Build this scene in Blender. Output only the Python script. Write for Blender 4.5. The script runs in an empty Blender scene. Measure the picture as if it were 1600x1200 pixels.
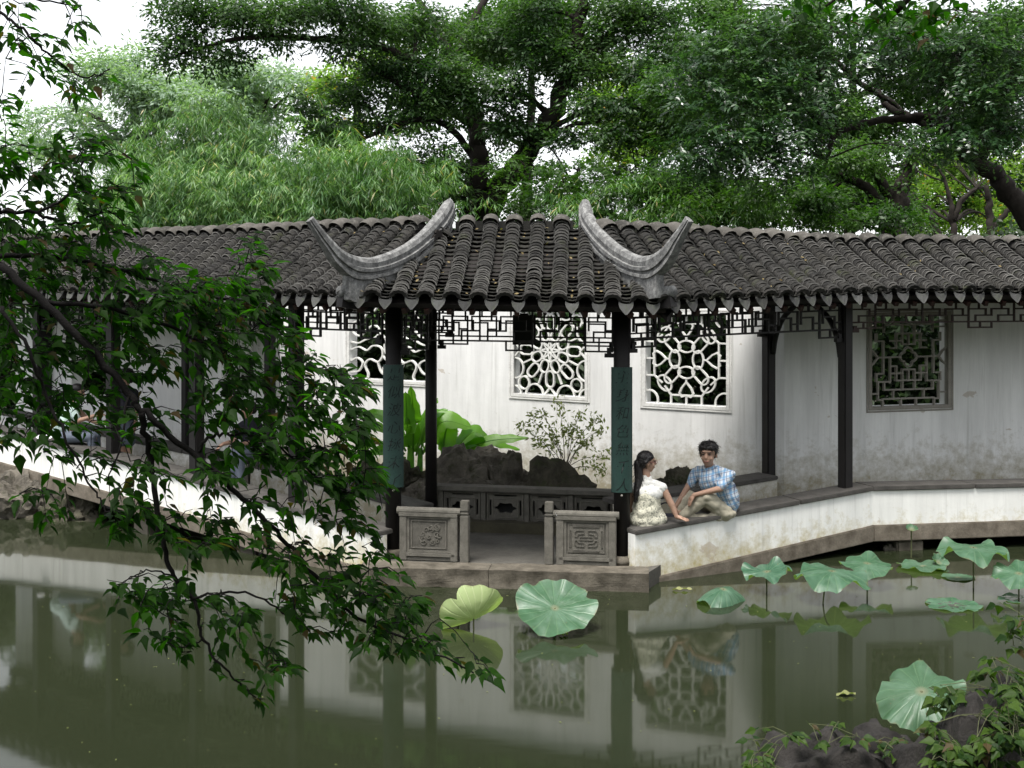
import bpy, bmesh, math, random
import numpy as np
from mathutils import Vector, Matrix, noise as mnoise

sc = bpy.context.scene
COL = sc.collection
F, CX, HY, H = 1840.0, 800.0, 470.0, 3.0        # focal length (px of the 1600 px photo), centre, horizon row, eye height

# ------------------------------------------------------------------ camera
cam_d = bpy.data.cameras.new('camera')
cam = bpy.data.objects.new('camera', cam_d); COL.objects.link(cam)
cam.location = (0, 0, H); cam.rotation_euler = (math.radians(90), 0, 0)
cam_d.sensor_width = 36.0; cam_d.lens = F / 1600 * 36.0
cam_d.shift_y = -130 / 1600.0
cam_d.clip_start = 0.05; cam_d.clip_end = 3000
sc.camera = cam

# ------------------------------------------------------------------ sky and sun (bright overcast)
SUN_EL, SUN_AZ = math.radians(70), math.radians(205)      # azimuth from +Y, clockwise
w = bpy.data.worlds.new('World'); sc.world = w; w.use_nodes = True
nt = w.node_tree; nt.nodes.clear()
sky = nt.nodes.new('ShaderNodeTexSky'); sky.sky_type = 'NISHITA'; sky.sun_disc = False
sky.sun_elevation = SUN_EL; sky.sun_rotation = SUN_AZ
sky.air_density = 1.0; sky.dust_density = 1.5; sky.ozone_density = 1.0
hs = nt.nodes.new('ShaderNodeHueSaturation'); hs.inputs['Saturation'].default_value = 0.14
bg = nt.nodes.new('ShaderNodeBackground'); bg.inputs['Strength'].default_value = 0.13
wo = nt.nodes.new('ShaderNodeOutputWorld')
nt.links.new(sky.outputs[0], hs.inputs['Color']); nt.links.new(hs.outputs[0], bg.inputs['Color']); nt.links.new(bg.outputs[0], wo.inputs['Surface'])
sd = bpy.data.lights.new('sun', 'SUN'); sd.energy = 2.6; sd.angle = math.radians(20); sd.color = (1, 0.965, 0.91)
sun = bpy.data.objects.new('sun', sd); COL.objects.link(sun)
sdir = Vector((math.sin(SUN_AZ) * math.cos(SUN_EL), math.cos(SUN_AZ) * math.cos(SUN_EL), math.sin(SUN_EL)))
sun.rotation_euler = sdir.to_track_quat('Z', 'Y').to_euler(); sun.location = (0, 0, 30)
sc.view_settings.view_transform = 'Standard'; sc.view_settings.look = 'None'
sc.view_settings.gamma = 1.0; sc.view_settings.use_curve_mapping = False
sc.view_settings.exposure = 1.3
sc.render.engine = 'CYCLES'
sc.cycles.use_denoising = True
sc.cycles.max_bounces = 10; sc.cycles.diffuse_bounces = 5; sc.cycles.transmission_bounces = 6; sc.cycles.glossy_bounces = 4
sc.cycles.use_adaptive_sampling = True; sc.cycles.adaptive_threshold = 0.015

# ------------------------------------------------------------------ helpers
def P(x, y, D):
    """photo pixel + distance in metres -> world point"""
    return Vector(((x - CX) / F * D, D, H - (y - HY) / F * D))

_tmp = []
def bake(o):
    """evaluated mesh of a temporary object, in a small side scene so that it stays quick"""
    if not _tmp: _tmp.append(bpy.data.scenes.new('bake'))
    t = _tmp[0]; t.collection.objects.link(o); vl = t.view_layers[0]; vl.update(); dg = vl.depsgraph; dg.update()
    me = bpy.data.meshes.new_from_object(o.evaluated_get(dg), depsgraph=dg)
    bpy.data.objects.remove(o); return me

def link(o, parent=None):
    COL.objects.link(o)
    if parent is not None: o.parent = parent
    return o

def tag(o, label=None, cat=None, group=None, kind=None):
    if label: o['label'] = label
    if cat: o['category'] = cat
    if group: o['group'] = group
    if kind: o['kind'] = kind
    return o

def empty(name, loc=(0, 0, 0), rz=0, label=None, cat=None, group=None, parent=None):
    o = bpy.data.objects.new(name, None); o.location = loc; o.rotation_euler = (0, 0, rz)
    o.empty_display_size = 0.1
    link(o, parent)
    return tag(o, label, cat, group)

class MB:
    def __init__(s): s.v = []; s.f = []; s.sm = []
    def add(s, vs, fs, smooth=False):
        b = len(s.v); s.v.extend([tuple(v) for v in vs])
        for f in fs: s.f.append(tuple(i + b for i in f)); s.sm.append(smooth)
    def box(s, c, hx, hy, hz, ax=(1, 0, 0), ay=(0, 1, 0), az=(0, 0, 1)):
        c, ax, ay, az = Vector(c), Vector(ax), Vector(ay), Vector(az)
        vs = [c + ax * (hx * i) + ay * (hy * j) + az * (hz * k) for k in (-1, 1) for j in (-1, 1) for i in (-1, 1)]
        s.add(vs, [(0, 2, 3, 1), (4, 5, 7, 6), (0, 1, 5, 4), (2, 6, 7, 3), (0, 4, 6, 2), (1, 3, 7, 5)])
    def bar(s, a, b, wx, wz, up=(0, 0, 1)):
        """box from a to b; wx sideways, wz along up"""
        a, b = Vector(a), Vector(b); d = (b - a); L = d.length
        if L < 1e-6: return
        d /= L; up = Vector(up); side = d.cross(up)
        if side.length < 1e-4: side = d.cross(Vector((0, 1, 0)))
        side.normalize(); u2 = side.cross(d).normalized()
        s.box((a + b) / 2, L / 2, wx / 2, wz / 2, d, side, u2)
    def slab(s, p0, p1, z00, z10, z01, z11, t):
        """vertical slab from plan point p0 to p1 (bottom z00,z10; top z01,z11), thickness t to the left of p0->p1"""
        p0, p1 = Vector(p0[:2]), Vector(p1[:2]); d = (p1 - p0).normalized(); n = Vector((-d.y, d.x)) * t
        q = [p0, p1, p1 + n, p0 + n]; zb = [z00, z10, z10, z00]; zt = [z01, z11, z11, z01]
        vs = [(q[i].x, q[i].y, zb[i]) for i in range(4)] + [(q[i].x, q[i].y, zt[i]) for i in range(4)]
        s.add(vs, [(3, 2, 1, 0), (4, 5, 6, 7), (0, 1, 5, 4), (1, 2, 6, 5), (2, 3, 7, 6), (3, 0, 4, 7)])
    def tube(s, pts, rad, n=8, cap=True, smooth=True):
        pts = [Vector(p) for p in pts]; m = len(pts)
        if not hasattr(rad, '__len__'): rad = [rad] * m
        ref = Vector((0.3, 0.9, 0.1)); vs = []
        for i, p in enumerate(pts):
            d = (pts[min(i + 1, m - 1)] - pts[max(i - 1, 0)])
            if d.length < 1e-9: d = Vector((0, 0, 1))
            d.normalize(); a = ref - d * ref.dot(d)
            if a.length < 1e-3: a = d.orthogonal()
            a.normalize(); ref = a; b = d.cross(a)
            for k in range(n):
                t = 2 * math.pi * k / n
                vs.append(p + (a * math.cos(t) + b * math.sin(t)) * rad[i])
        fs = [(i * n + k, i * n + (k + 1) % n, (i + 1) * n + (k + 1) % n, (i + 1) * n + k) for i in range(m - 1) for k in range(n)]
        if cap: fs += [tuple(range(n - 1, -1, -1)), tuple((m - 1) * n + k for k in range(n))]
        s.add(vs, fs, smooth)
    def ribbon(s, pts, wd, O, U, V, N, dep, closed=False):
        """flat bar of width wd along 2-D pts in the frame O + U*x + V*y, depth dep along N"""
        O, U, V, N = Vector(O), Vector(U), Vector(V), Vector(N); p = [Vector(q) for q in pts]; m = len(p)
        L, R = [], []
        for i in range(m):
            a = p[i - 1] if (i > 0 or closed) else p[i]; b = p[(i + 1) % m] if (i < m - 1 or closed) else p[i]
            d1 = (p[i] - a); d2 = (b - p[i])
            if d1.length < 1e-9: d1 = d2
            if d2.length < 1e-9: d2 = d1
            d1 = d1.normalized(); d2 = d2.normalized(); t = (d1 + d2)
            t = t.normalized() if t.length > 1e-4 else d1
            nn = Vector((-t.y, t.x)); c = max(0.5, nn.dot(Vector((-d1.y, d1.x))))
            L.append(p[i] + nn * (wd / 2 / c)); R.append(p[i] - nn * (wd / 2 / c))
        vs = []
        for q in range(m):
            for pt in (L[q], R[q]):
                w3 = O + U * pt.x + V * pt.y
                vs += [w3 - N * (dep / 2), w3 + N * (dep / 2)]
        fs = []
        for i in range(m if closed else m - 1):
            a = i * 4; b = ((i + 1) % m) * 4
            fs += [(a, b, b + 2, a + 2), (a + 1, a + 3, b + 3, b + 1), (a, a + 1, b + 1, b), (a + 2, b + 2, b + 3, a + 3)]
        if not closed: e = (m - 1) * 4; fs += [(0, 2, 3, 1), (e, e + 1, e + 3, e + 2)]
        s.add(vs, fs)
    def build(s, name, mat, parent=None, bevel=0, **kw):
        me = bpy.data.meshes.new(name); me.from_pydata(s.v, [], s.f)
        me.polygons.foreach_set('use_smooth', s.sm)
        bm = bmesh.new(); bm.from_mesh(me); bmesh.ops.recalc_face_normals(bm, faces=bm.faces)
        if bevel: bmesh.ops.bevel(bm, geom=[e for e in bm.edges if len(e.link_faces) == 2 and e.calc_face_angle(0) > 0.6], offset=bevel, segments=2, affect='EDGES', clamp_overlap=True)
        bm.to_mesh(me); bm.free()
        me.materials.append(mat); me.update()
        o = bpy.data.objects.new(name, me); link(o, parent)
        return tag(o, **kw)

def raw_mesh(name, verts, faces_idx, n_per, mat, parent=None, smooth=False, attr=None):
    """big numpy mesh with faces all of n_per corners"""
    verts = np.asarray(verts, np.float32).reshape(-1, 3); fi = np.asarray(faces_idx, np.int32).reshape(-1)
    nf = len(fi) // n_per
    me = bpy.data.meshes.new(name)
    me.vertices.add(len(verts)); me.vertices.foreach_set('co', verts.ravel())
    me.loops.add(len(fi)); me.loops.foreach_set('vertex_index', fi)
    me.polygons.add(nf); me.polygons.foreach_set('loop_start', np.arange(nf, dtype=np.int32) * n_per)
    me.polygons.foreach_set('loop_total', np.full(nf, n_per, np.int32))
    if smooth: me.polygons.foreach_set('use_smooth', np.ones(nf, bool))
    me.update(calc_edges=True); me.materials.append(mat)
    o = bpy.data.objects.new(name, me); link(o, parent)
    return o

def smoothpath(pts, k=6):
    """Catmull-Rom through points of any dimension"""
    p = [np.array(q, float) for q in pts]; p = [2 * p[0] - p[1]] + p + [2 * p[-1] - p[-2]]; out = []
    for i in range(1, len(p) - 2):
        for j in range(k):
            t = j / k
            out.append(0.5 * (2 * p[i] + (p[i + 1] - p[i - 1]) * t + (2 * p[i - 1] - 5 * p[i] + 4 * p[i + 1] - p[i + 2]) * t * t + (3 * p[i] - p[i - 1] - 3 * p[i + 1] + p[i + 2]) * t ** 3))
    out.append(p[-2]); return out

# ------------------------------------------------------------------ materials
def newmat(name):
    m = bpy.data.materials.new(name); m.use_nodes = True; nt = m.node_tree
    return m, nt, nt.nodes['Principled BSDF']
def N(nt, t, **kw):
    n = nt.nodes.new(t)
    for k, v in kw.items():
        if hasattr(n, k): setattr(n, k, v)
    return n
def ramp(nt, src, stops):
    r = nt.nodes.new('ShaderNodeValToRGB'); e = r.color_ramp.elements
    while len(e) < len(stops): e.new(0.5)
    for i, (p, c) in enumerate(stops): e[i].position = p; e[i].color = (*c, 1) if len(c) == 3 else c
    nt.links.new(src, r.inputs[0]); return r.outputs[0]
def noise_tex(nt, scale, detail=5, rough=0.6, vec=None, dist=0.0):
    n = nt.nodes.new('ShaderNodeTexNoise'); n.inputs['Scale'].default_value = scale; n.inputs['Detail'].default_value = detail
    n.inputs['Roughness'].default_value = rough; n.inputs['Distortion'].default_value = dist
    if vec is not None: nt.links.new(vec, n.inputs['Vector'])
    return n.outputs[0]
def coords(nt, scale=(1, 1, 1), kind='Object'):
    if kind == 'Position': src = nt.nodes.new('ShaderNodeNewGeometry').outputs['Position']
    else: src = nt.nodes.new('ShaderNodeTexCoord').outputs[kind]
    mp = nt.nodes.new('ShaderNodeMapping'); mp.inputs['Scale'].default_value = scale
    nt.links.new(src, mp.inputs[0]); return mp.outputs[0]
def mix(nt, fac, a, b, mode='MIX'):
    m = nt.nodes.new('ShaderNodeMix'); m.data_type = 'RGBA'; m.blend_type = mode
    for sock, v in ((m.inputs[0], fac), (m.inputs[6], a), (m.inputs[7], b)):
        if hasattr(v, 'links') or isinstance(v, bpy.types.NodeSocket): nt.links.new(v, sock)
        elif isinstance(v, (int, float)): sock.default_value = v
        else: sock.default_value = (*v, 1)
    return m.outputs[2]
def math_n(nt, op, a, b=None, clamp=False):
    m = nt.nodes.new('ShaderNodeMath'); m.operation = op; m.use_clamp = clamp
    for i, v in enumerate((a, b)):
        if v is None: continue
        if isinstance(v, (int, float)): m.inputs[i].default_value = v
        else: nt.links.new(v, m.inputs[i])
    return m.outputs[0]
def bump(nt, bs, height, strength=0.3, dist=0.02):
    b = nt.nodes.new('ShaderNodeBump'); b.inputs['Strength'].default_value = strength; b.inputs['Distance'].default_value = dist
    nt.links.new(height, b.inputs['Height']); nt.links.new(b.outputs[0], bs.inputs['Normal'])
def rnd(nt):
    """a random number per object and per loose piece"""
    oi = nt.nodes.new('ShaderNodeObjectInfo').outputs['Random']; g = nt.nodes.new('ShaderNodeNewGeometry').outputs['Random Per Island']
    return math_n(nt, 'FRACT', math_n(nt, 'ADD', oi, g))
MAT = {}
def simple(name, col, rough=0.7, var=0.25, scale=6, bmp=0.15, spec=0.3, col2=None):
    m, nt, bs = newmat(name); c = coords(nt, kind='Position')
    n = noise_tex(nt, scale, 6, 0.65, c)
    c2 = col2 or tuple(v * (1 - var) for v in col); c1 = tuple(min(1, v * (1 + var * .6)) for v in col)
    out = ramp(nt, n, [(0.3, c2), (0.7, c1)])
    if bmp: out = mix(nt, math_n(nt, 'MULTIPLY', ramp(nt, noise_tex(nt, scale * 9, 5, 0.75, c), [(0.46, (0, 0, 0)), (0.66, (1, 1, 1))]), 0.45), out, tuple(v * .5 for v in col))
    nt.links.new(out, bs.inputs['Base Color']); bs.inputs['Roughness'].default_value = rough
    bs.inputs['Specular IOR Level'].default_value = spec
    if bmp: bump(nt, bs, noise_tex(nt, scale * 6, 4, 0.7, c), bmp, 0.01)
    MAT[name] = m; return m

def mk_plaster(name, base, stain, zlow, zhigh, amount):
    """white lime plaster with rain streaks and mould that climbs from the foot"""
    m, nt, bs = newmat(name)
    pos = coords(nt, kind='Position')
    streak = noise_tex(nt, 1.0, 6, 0.7, coords(nt, (5.0, 5.0, 0.5), 'Position'))
    fine = noise_tex(nt, 7.0, 8, 0.75, pos)
    big = noise_tex(nt, 1.1, 5, 0.6, pos)
    sep = nt.nodes.new('ShaderNodeSeparateXYZ'); nt.links.new(pos, sep.inputs[0])
    mr = nt.nodes.new('ShaderNodeMapRange'); mr.inputs['From Min'].default_value = zhigh; mr.inputs['From Max'].default_value = zlow; mr.clamp = True
    nt.links.new(sep.outputs['Z'], mr.inputs['Value'])
    low = mr.outputs[0]
    c = mix(nt, ramp(nt, streak, [(0.35, (0, 0, 0)), (0.8, (1, 1, 1))]), base, tuple(v * 0.74 for v in base))
    c = mix(nt, ramp(nt, big, [(0.45, (0, 0, 0)), (0.75, (.5, .5, .5))]), c, tuple(v * 0.8 for v in base))
    k = math_n(nt, 'MULTIPLY', low, 0.85); k = math_n(nt, 'ADD', k, math_n(nt, 'SUBTRACT', math_n(nt, 'MULTIPLY', fine, 1.5), 1.05))
    k = math_n(nt, 'MULTIPLY', k, amount, True)
    c = mix(nt, k, c, stain)
    dark = math_n(nt, 'MULTIPLY', ramp(nt, noise_tex(nt, 3.2, 9, 0.8, pos, 0.6), [(0.58, (0, 0, 0)), (0.70, (1, 1, 1))]), math_n(nt, 'MULTIPLY', low, 0.55), True)
    c = mix(nt, dark, c, tuple(v * 0.35 for v in stain))
    flake = ramp(nt, noise_tex(nt, 1.7, 7, 0.62, coords(nt, (1.0, 1.0, 1.6), 'Position'), 0.3), [(0.665, (0, 0, 0)), (0.675, (1, 1, 1))])
    c = mix(nt, math_n(nt, 'MULTIPLY', flake, 0.55), c, (0.40, 0.33, 0.25))
    drip = ramp(nt, noise_tex(nt, 1.0, 5, 0.6, coords(nt, (16.0, 16.0, 0.7), 'Position')), [(0.56, (0, 0, 0)), (0.72, (1, 1, 1))])
    c = mix(nt, math_n(nt, 'MULTIPLY', drip, 0.38), c, (0.36, 0.36, 0.33))
    nt.links.new(c, bs.inputs['Base Color']); bs.inputs['Roughness'].default_value = 0.9; bs.inputs['Specular IOR Level'].default_value = 0.15
    bump(nt, bs, math_n(nt, 'ADD', fine, math_n(nt, 'MULTIPLY', big, 2)), 0.25, 0.012)
    MAT[name] = m
mk_plaster('plaster', (0.82, 0.82, 0.81), (0.33, 0.30, 0.22), 0.45, 1.55, 1.7)
mk_plaster('plaster_low', (0.82, 0.82, 0.79), (0.42, 0.36, 0.19), -0.05, 0.72, 1.9)
mk_plaster('plaster_mossy', (0.62, 0.61, 0.56), (0.14, 0.13, 0.075), 0.5, 1.2, 1.2)
simple('trim', (0.76, 0.755, 0.73), 0.85, 0.25, 5, 0.2)
simple('lattice', (0.74, 0.74, 0.71), 0.85, 0.15, 9, 0.15)
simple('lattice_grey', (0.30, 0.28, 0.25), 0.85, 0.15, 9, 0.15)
simple('wood', (0.010, 0.0085, 0.0085), 0.55, 0.4, 9, 0.1, 0.3)
simple('wood_red', (0.030, 0.012, 0.010), 0.5, 0.4, 9, 0.1, 0.35)
simple('beam_dark', (0.014, 0.011, 0.010), 0.7, 0.4, 9, 0.1, 0.25)
simple('seat', (0.075, 0.070, 0.064), 0.75, 0.4, 8, 0.3)
simple('brick_panel', (0.108, 0.101, 0.087), 0.85, 0.35, 10, 0.35)
simple('brick_light', (0.140, 0.131, 0.112), 0.85, 0.35, 12, 0.35)
simple('stone_slab', (0.125, 0.110, 0.088), 0.9, 0.45, 5, 0.6, col2=(0.035, 0.030, 0.021))
simple('concrete', (0.165, 0.143, 0.115), 0.9, 0.4, 6, 0.5, col2=(0.075, 0.062, 0.046))
simple('floor', (0.085, 0.080, 0.070), 0.8, 0.4, 3, 0.3)
simple('bank', (0.05, 0.046, 0.036), 0.95, 0.5, 3, 0.6)
simple('soil', (0.06, 0.055, 0.036), 0.95, 0.5, 1.5, 0.4)
simple('board_green', (0.017, 0.046, 0.039), 0.55, 0.22, 7, 0.08, 0.4)
simple('ink', (0.005, 0.006, 0.006), 0.6, 0.2, 7, 0)
simple('dark_void', (0.012, 0.012, 0.012), 0.9, 0.2, 7, 0)
simple('paper', (0.8, 0.8, 0.83), 0.6, 0.05, 7, 0)

def mk_tile(name, dark, light, lich):
    m, nt, bs = newmat(name); pos = coords(nt, kind='Position')
    c = mix(nt, rnd(nt), dark, light)
    c = mix(nt, math_n(nt, 'MULTIPLY', ramp(nt, noise_tex(nt, 14, 7, 0.75, pos), [(0.5, (0, 0, 0)), (0.72, (1, 1, 1))]), 0.8), c, lich)
    c = mix(nt, math_n(nt, 'MULTIPLY', ramp(nt, noise_tex(nt, 1.6, 5, 0.7, pos), [(0.5, (0, 0, 0)), (0.7, (1, 1, 1))]), 0.55), c, (0.03, 0.028, 0.022))
    c = mix(nt, math_n(nt, 'MULTIPLY', ramp(nt, noise_tex(nt, 2.3, 6, 0.7, coords(nt, (1.3, 1.3, 1.3), 'Position')), [(0.58, (0, 0, 0)), (0.72, (1, 1, 1))]), 0.6), c, (0.05, 0.06, 0.02))
    nt.links.new(c, bs.inputs['Base Color']); bs.inputs['Roughness'].default_value = 0.85; bs.inputs['Specular IOR Level'].default_value = 0.25
    bump(nt, bs, noise_tex(nt, 60, 4, 0.7, pos), 0.35, 0.006); MAT[name] = m
mk_tile('tile', (0.008, 0.0076, 0.0072), (0.024, 0.0225, 0.021), (0.055, 0.052, 0.045))
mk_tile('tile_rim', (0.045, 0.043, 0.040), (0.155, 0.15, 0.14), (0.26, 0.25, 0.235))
mk_tile('tile_pan', (0.010, 0.010, 0.009), (0.024, 0.023, 0.021), (0.05, 0.05, 0.038))
mk_tile('tile_drip', (0.035, 0.035, 0.035), (0.095, 0.095, 0.093), (0.07, 0.08, 0.055))
mk_tile('tile_ridge', (0.024, 0.023, 0.020), (0.08, 0.074, 0.066), (0.16, 0.15, 0.135))
def mk_cement():
    m, nt, bs = newmat('cement'); pos = coords(nt, kind='Position')
    c = ramp(nt, noise_tex(nt, 11, 9, 0.8, pos), [(0.34, (0.03, 0.03, 0.03)), (0.5, (0.15, 0.15, 0.148)), (0.68, (0.32, 0.32, 0.31))])
    c = mix(nt, math_n(nt, 'MULTIPLY', ramp(nt, noise_tex(nt, 1.0, 5, .6, coords(nt, (14, 14, 1.2), 'Position')), [(.5, (0, 0, 0)), (.68, (1, 1, 1))]), .5), c, (0.045, 0.044, 0.042))
    c = mix(nt, math_n(nt, 'MULTIPLY', ramp(nt, noise_tex(nt, 30, 6, 0.8, pos), [(0.5, (0, 0, 0)), (0.6, (1, 1, 1))]), 0.45), c, (0.05, 0.05, 0.048))
    nt.links.new(c, bs.inputs['Base Color']); bs.inputs['Roughness'].default_value = 0.9
    bump(nt, bs, noise_tex(nt, 25, 6, 0.8, pos), 0.5, 0.012); MAT['cement'] = m
mk_cement()
def mk_rock(name, c0, c1, moss, sc_=3.0):
    m, nt, bs = newmat(name); pos = coords(nt, kind='Position')
    n1 = noise_tex(nt, sc_, 9, 0.75, pos, 0.4)
    c = ramp(nt, n1, [(0.3, c0), (0.7, c1)])
    c = mix(nt, math_n(nt, 'MULTIPLY', ramp(nt, noise_tex(nt, sc_ * .8, 6, 0.7, coords(nt, (1.7, 1.7, 1.7), 'Position')), [(0.52, (0, 0, 0)), (0.66, (1, 1, 1))]), 0.75), c, moss)
    nt.links.new(c, bs.inputs['Base Color']); bs.inputs['Roughness'].default_value = 0.88; bs.inputs['Specular IOR Level'].default_value = 0.3
    bump(nt, bs, noise_tex(nt, sc_ * 7, 8, 0.75, pos), 0.9, 0.03); MAT[name] = m
mk_rock('rock', (0.032, 0.029, 0.024), (0.19, 0.17, 0.14), (0.035, 0.04, 0.016), 4)
mk_rock('rock_moss', (0.022, 0.020, 0.015), (0.11, 0.10, 0.072), (0.045, 0.06, 0.02), 5)
mk_rock('rock_near', (0.008, 0.0075, 0.007), (0.060, 0.054, 0.050), (0.03, 0.03, 0.022), 5)

def mk_leaf(name, c0, c1, trans=0.35, rough=0.42, spec=0.4, tcol=None, rare=None, patch=None):
    """leaf: glossy face, some light passes through; tone varies from leaf to leaf"""
    m, nt, bs = newmat(name); r = rnd(nt)
    c = mix(nt, r, c0, c1)
    if rare: c = mix(nt, ramp(nt, r, [(0.955, (0, 0, 0)), (0.965, (1, 1, 1))]), c, rare)
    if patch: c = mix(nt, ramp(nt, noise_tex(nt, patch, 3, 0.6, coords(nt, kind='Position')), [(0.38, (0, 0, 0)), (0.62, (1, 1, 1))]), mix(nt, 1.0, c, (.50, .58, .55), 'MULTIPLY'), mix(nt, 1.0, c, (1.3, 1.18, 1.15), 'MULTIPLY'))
    nt.links.new(c, bs.inputs['Base Color']); bs.inputs['Roughness'].default_value = rough; bs.inputs['Specular IOR Level'].default_value = spec
    tr = nt.nodes.new('ShaderNodeBsdfTranslucent'); tcol = tcol or (1.5, 1.9, 0.6)
    tc = mix(nt, 1.0, c, tcol, 'MULTIPLY'); nt.links.new(tc, tr.inputs['Color'])
    ms = nt.nodes.new('ShaderNodeMixShader'); ms.inputs[0].default_value = trans
    nt.links.new(bs.outputs[0], ms.inputs[1]); nt.links.new(tr.outputs[0], ms.inputs[2])
    nt.links.new(ms.outputs[0], nt.nodes['Material Output'].inputs['Surface']); MAT[name] = m
# ------------------------------------------------------------------ plan of the place (metres; eye at the origin, looking along +Y)
V2 = lambda x, y: Vector((x, y))
L0, L1 = V2(-1.40, 12.70), V2(-9.2, 18.42)            # water front of the far-left walkway
R0, R1, R2 = V2(1.30, 12.45), V2(4.30, 14.05), V2(9.5, 14.88)
uL = (L1 - L0).normalized(); nL = V2(uL.y, -uL.x)      # nL points inland
uR = (R1 - R0).normalized(); nR = V2(-uR.y, uR.x)
uS = (R2 - R1).normalized(); nS = V2(-uS.y, uS.x)
nB = (nR + nS).normalized()                            # bisector at the bend
WID = 1.50

# ground: pond bed sheet reaching the horizon, garden land behind the walkway, near bank
mb = MB(); mb.add([(-280, -80, -0.7), (280, -80, -0.7), (280, 380, -0.7), (-280, 380, -0.7)], [(0, 1, 2, 3)])
mb.build('ground', MAT['soil'], kind='structure')
def land(name, outline, z, mat):
    mb = MB(); n = len(outline)
    vs = [(p[0], p[1], z) for p in outline] + [(p[0], p[1], -0.68) for p in outline]
    mb.add(vs, [tuple(range(n))] + [(i, n + i, n + (i + 1) % n, (i + 1) % n) for i in range(n)])
    return mb.build(name, MAT[mat], kind='structure')
bl = [L0 + nL * 0.9 + uL * t for t in (-0.6, 3, 6, 9.7)]; br = [R0 + nR * 1.0 + uR * t for t in (-0.3, 1.7, 3.4)]
back = [(-30, 24), (bl[3].x, bl[3].y), (bl[2].x, bl[2].y), (bl[1].x, bl[1].y), (-0.9, 14.45), (1.2, 14.05), (br[1].x, br[1].y), (R1.x + nB.x * 1.1, R1.y + nB.y * 1.1), (R2.x + nS.x * 1.1, R2.y + nS.y * 1.1), (32, 18), (270, 60), (270, 370), (-270, 370), (-270, 60)]
land('garden_ground', back, 0.30, 'soil')
land('near_bank', [(-60, 3.2), (-6, 3.6), (-2, 3.9), (0.6, 4.2), (1.6, 5.0), (4, 5.6), (60, 6.5), (60, -70), (-60, -70)], 0.25, 'soil')

# pond water
m, nt_, bs = newmat('pond_water')
pos = coords(nt_, (1, 1, 1), 'Position')
bs.inputs['Base Color'].default_value = (0.041, 0.047, 0.027, 1)
c = ramp(nt_, noise_tex(nt_, 0.35, 4, 0.6, pos), [(0.3, (0.0150, 0.0195, 0.0095)), (0.7, (0.021, 0.0255, 0.0135))])
nt_.links.new(c, bs.inputs['Base Color'])
bs.inputs['Roughness'].default_value = 0.05; bs.inputs['IOR'].default_value = 1.33; bs.inputs['Specular IOR Level'].default_value = 0.5
rip = math_n(nt_, 'ADD', noise_tex(nt_, 0.9, 2, 0.4, pos), math_n(nt_, 'MULTIPLY', noise_tex(nt_, 3.5, 2, 0.4, coords(nt_, (0.6, 1.6, 1), 'Position')), 0.18))
bump(nt_, bs, rip, 0.028, 0.05)
MAT['water'] = m
mb = MB(); mb.add([(-80, 0, 0), (80, 0, 0), (80, 26, 0), (-80, 26, 0)], [(0, 1, 2, 3)])
mb.build('pond_water', m, kind='structure')

# ------------------------------------------------------------------ lattice window patterns in the unit square
def circ(cx, cy, rx, ry=None, a0=0, a1=360, n=20, rot=0):
    ry = ry or rx; out = []
    full = abs(a1 - a0) >= 359.9
    for i in range(n if full else n + 1):
        t = math.radians(a0 + (a1 - a0) * i / n); x, y = rx * math.cos(t), ry * math.sin(t); r = math.radians(rot)
        out.append((cx + x * math.cos(r) - y * math.sin(r), cy + x * math.sin(r) + y * math.cos(r)))
    return out
def capsule(cx, cy, L, w, rot):
    out = []
    for s, a0 in ((1, -90), (-1, 90)):
        for i in range(8):
            t = math.radians(a0 + 180 * i / 7); out.append((s * (L - w) + w * math.cos(t), w * math.sin(t)))
    r = math.radians(rot)
    return [(cx + x * math.cos(r) - y * math.sin(r), cy + x * math.sin(r) + y * math.cos(r)) for x, y in out]
def pat_flower():                                       # octagon flower with rounded cells
    o = []
    for k in range(4):                                  # centre star of lens petals
        for s in (-1, 1):
            a = k * 45; o.append(([(0.5 + r * math.cos(math.radians(a)) - s * 0.022 * math.sin(math.pi * (r + .13) / .26) * math.sin(math.radians(a)), 0.52 + r * math.sin(math.radians(a)) + s * 0.022 * math.sin(math.pi * (r + .13) / .26) * math.cos(math.radians(a))) for r in np.linspace(-.13, .13, 9)], False))
    o.append((circ(.5, .52, .135, n=8), True))
    for k in range(8):
        a = math.radians(k * 45 + 22.5); o.append((capsule(.5 + .2 * math.cos(a), .52 + .2 * math.sin(a), .075, .055, k * 45 + 22.5), True))
    for k in range(8):
        a = math.radians(k * 45); o.append((capsule(.5 + .335 * math.cos(a), .52 + .335 * math.sin(a), .095, .055, k * 45), True))
    for cx, cy in ((0, 0), (1, 0), (0, 1), (1, 1)):
        o.append((circ(cx, cy, .09), True)); o.append((circ(cx + (.13 if cx == 0 else -.13), cy + (.13 if cy == 0 else -.13), .075), True))
    for x in (.28, .72): o += [(circ(x, 0, .12, n=14, a0=0, a1=180), False), (circ(x, 1.0, .12, n=14, a0=180, a1=360), False)]
    for y in (.3, .74): o += [(circ(0, y, .12, n=14, a0=-90, a1=90), False), (circ(1, y, .12, n=14, a0=90, a1=270), False)]
    for k in range(8):
        a = math.radians(k * 45 + 22.5); c_, s_ = math.cos(a), math.sin(a)
        o.append(([(.5 + .27 * c_, .52 + .27 * s_), (.5 + .42 * c_, .52 + .42 * s_)], False))
    o += [([(.42, 0), (.5, .09), (.58, 0)], False), ([(.42, 1), (.5, .93), (.58, 1)], False), ([(0, .44), (.08, .52), (0, .6)], False), ([(1, .44), (.92, .52), (1, .6)], False)]
    return o
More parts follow.
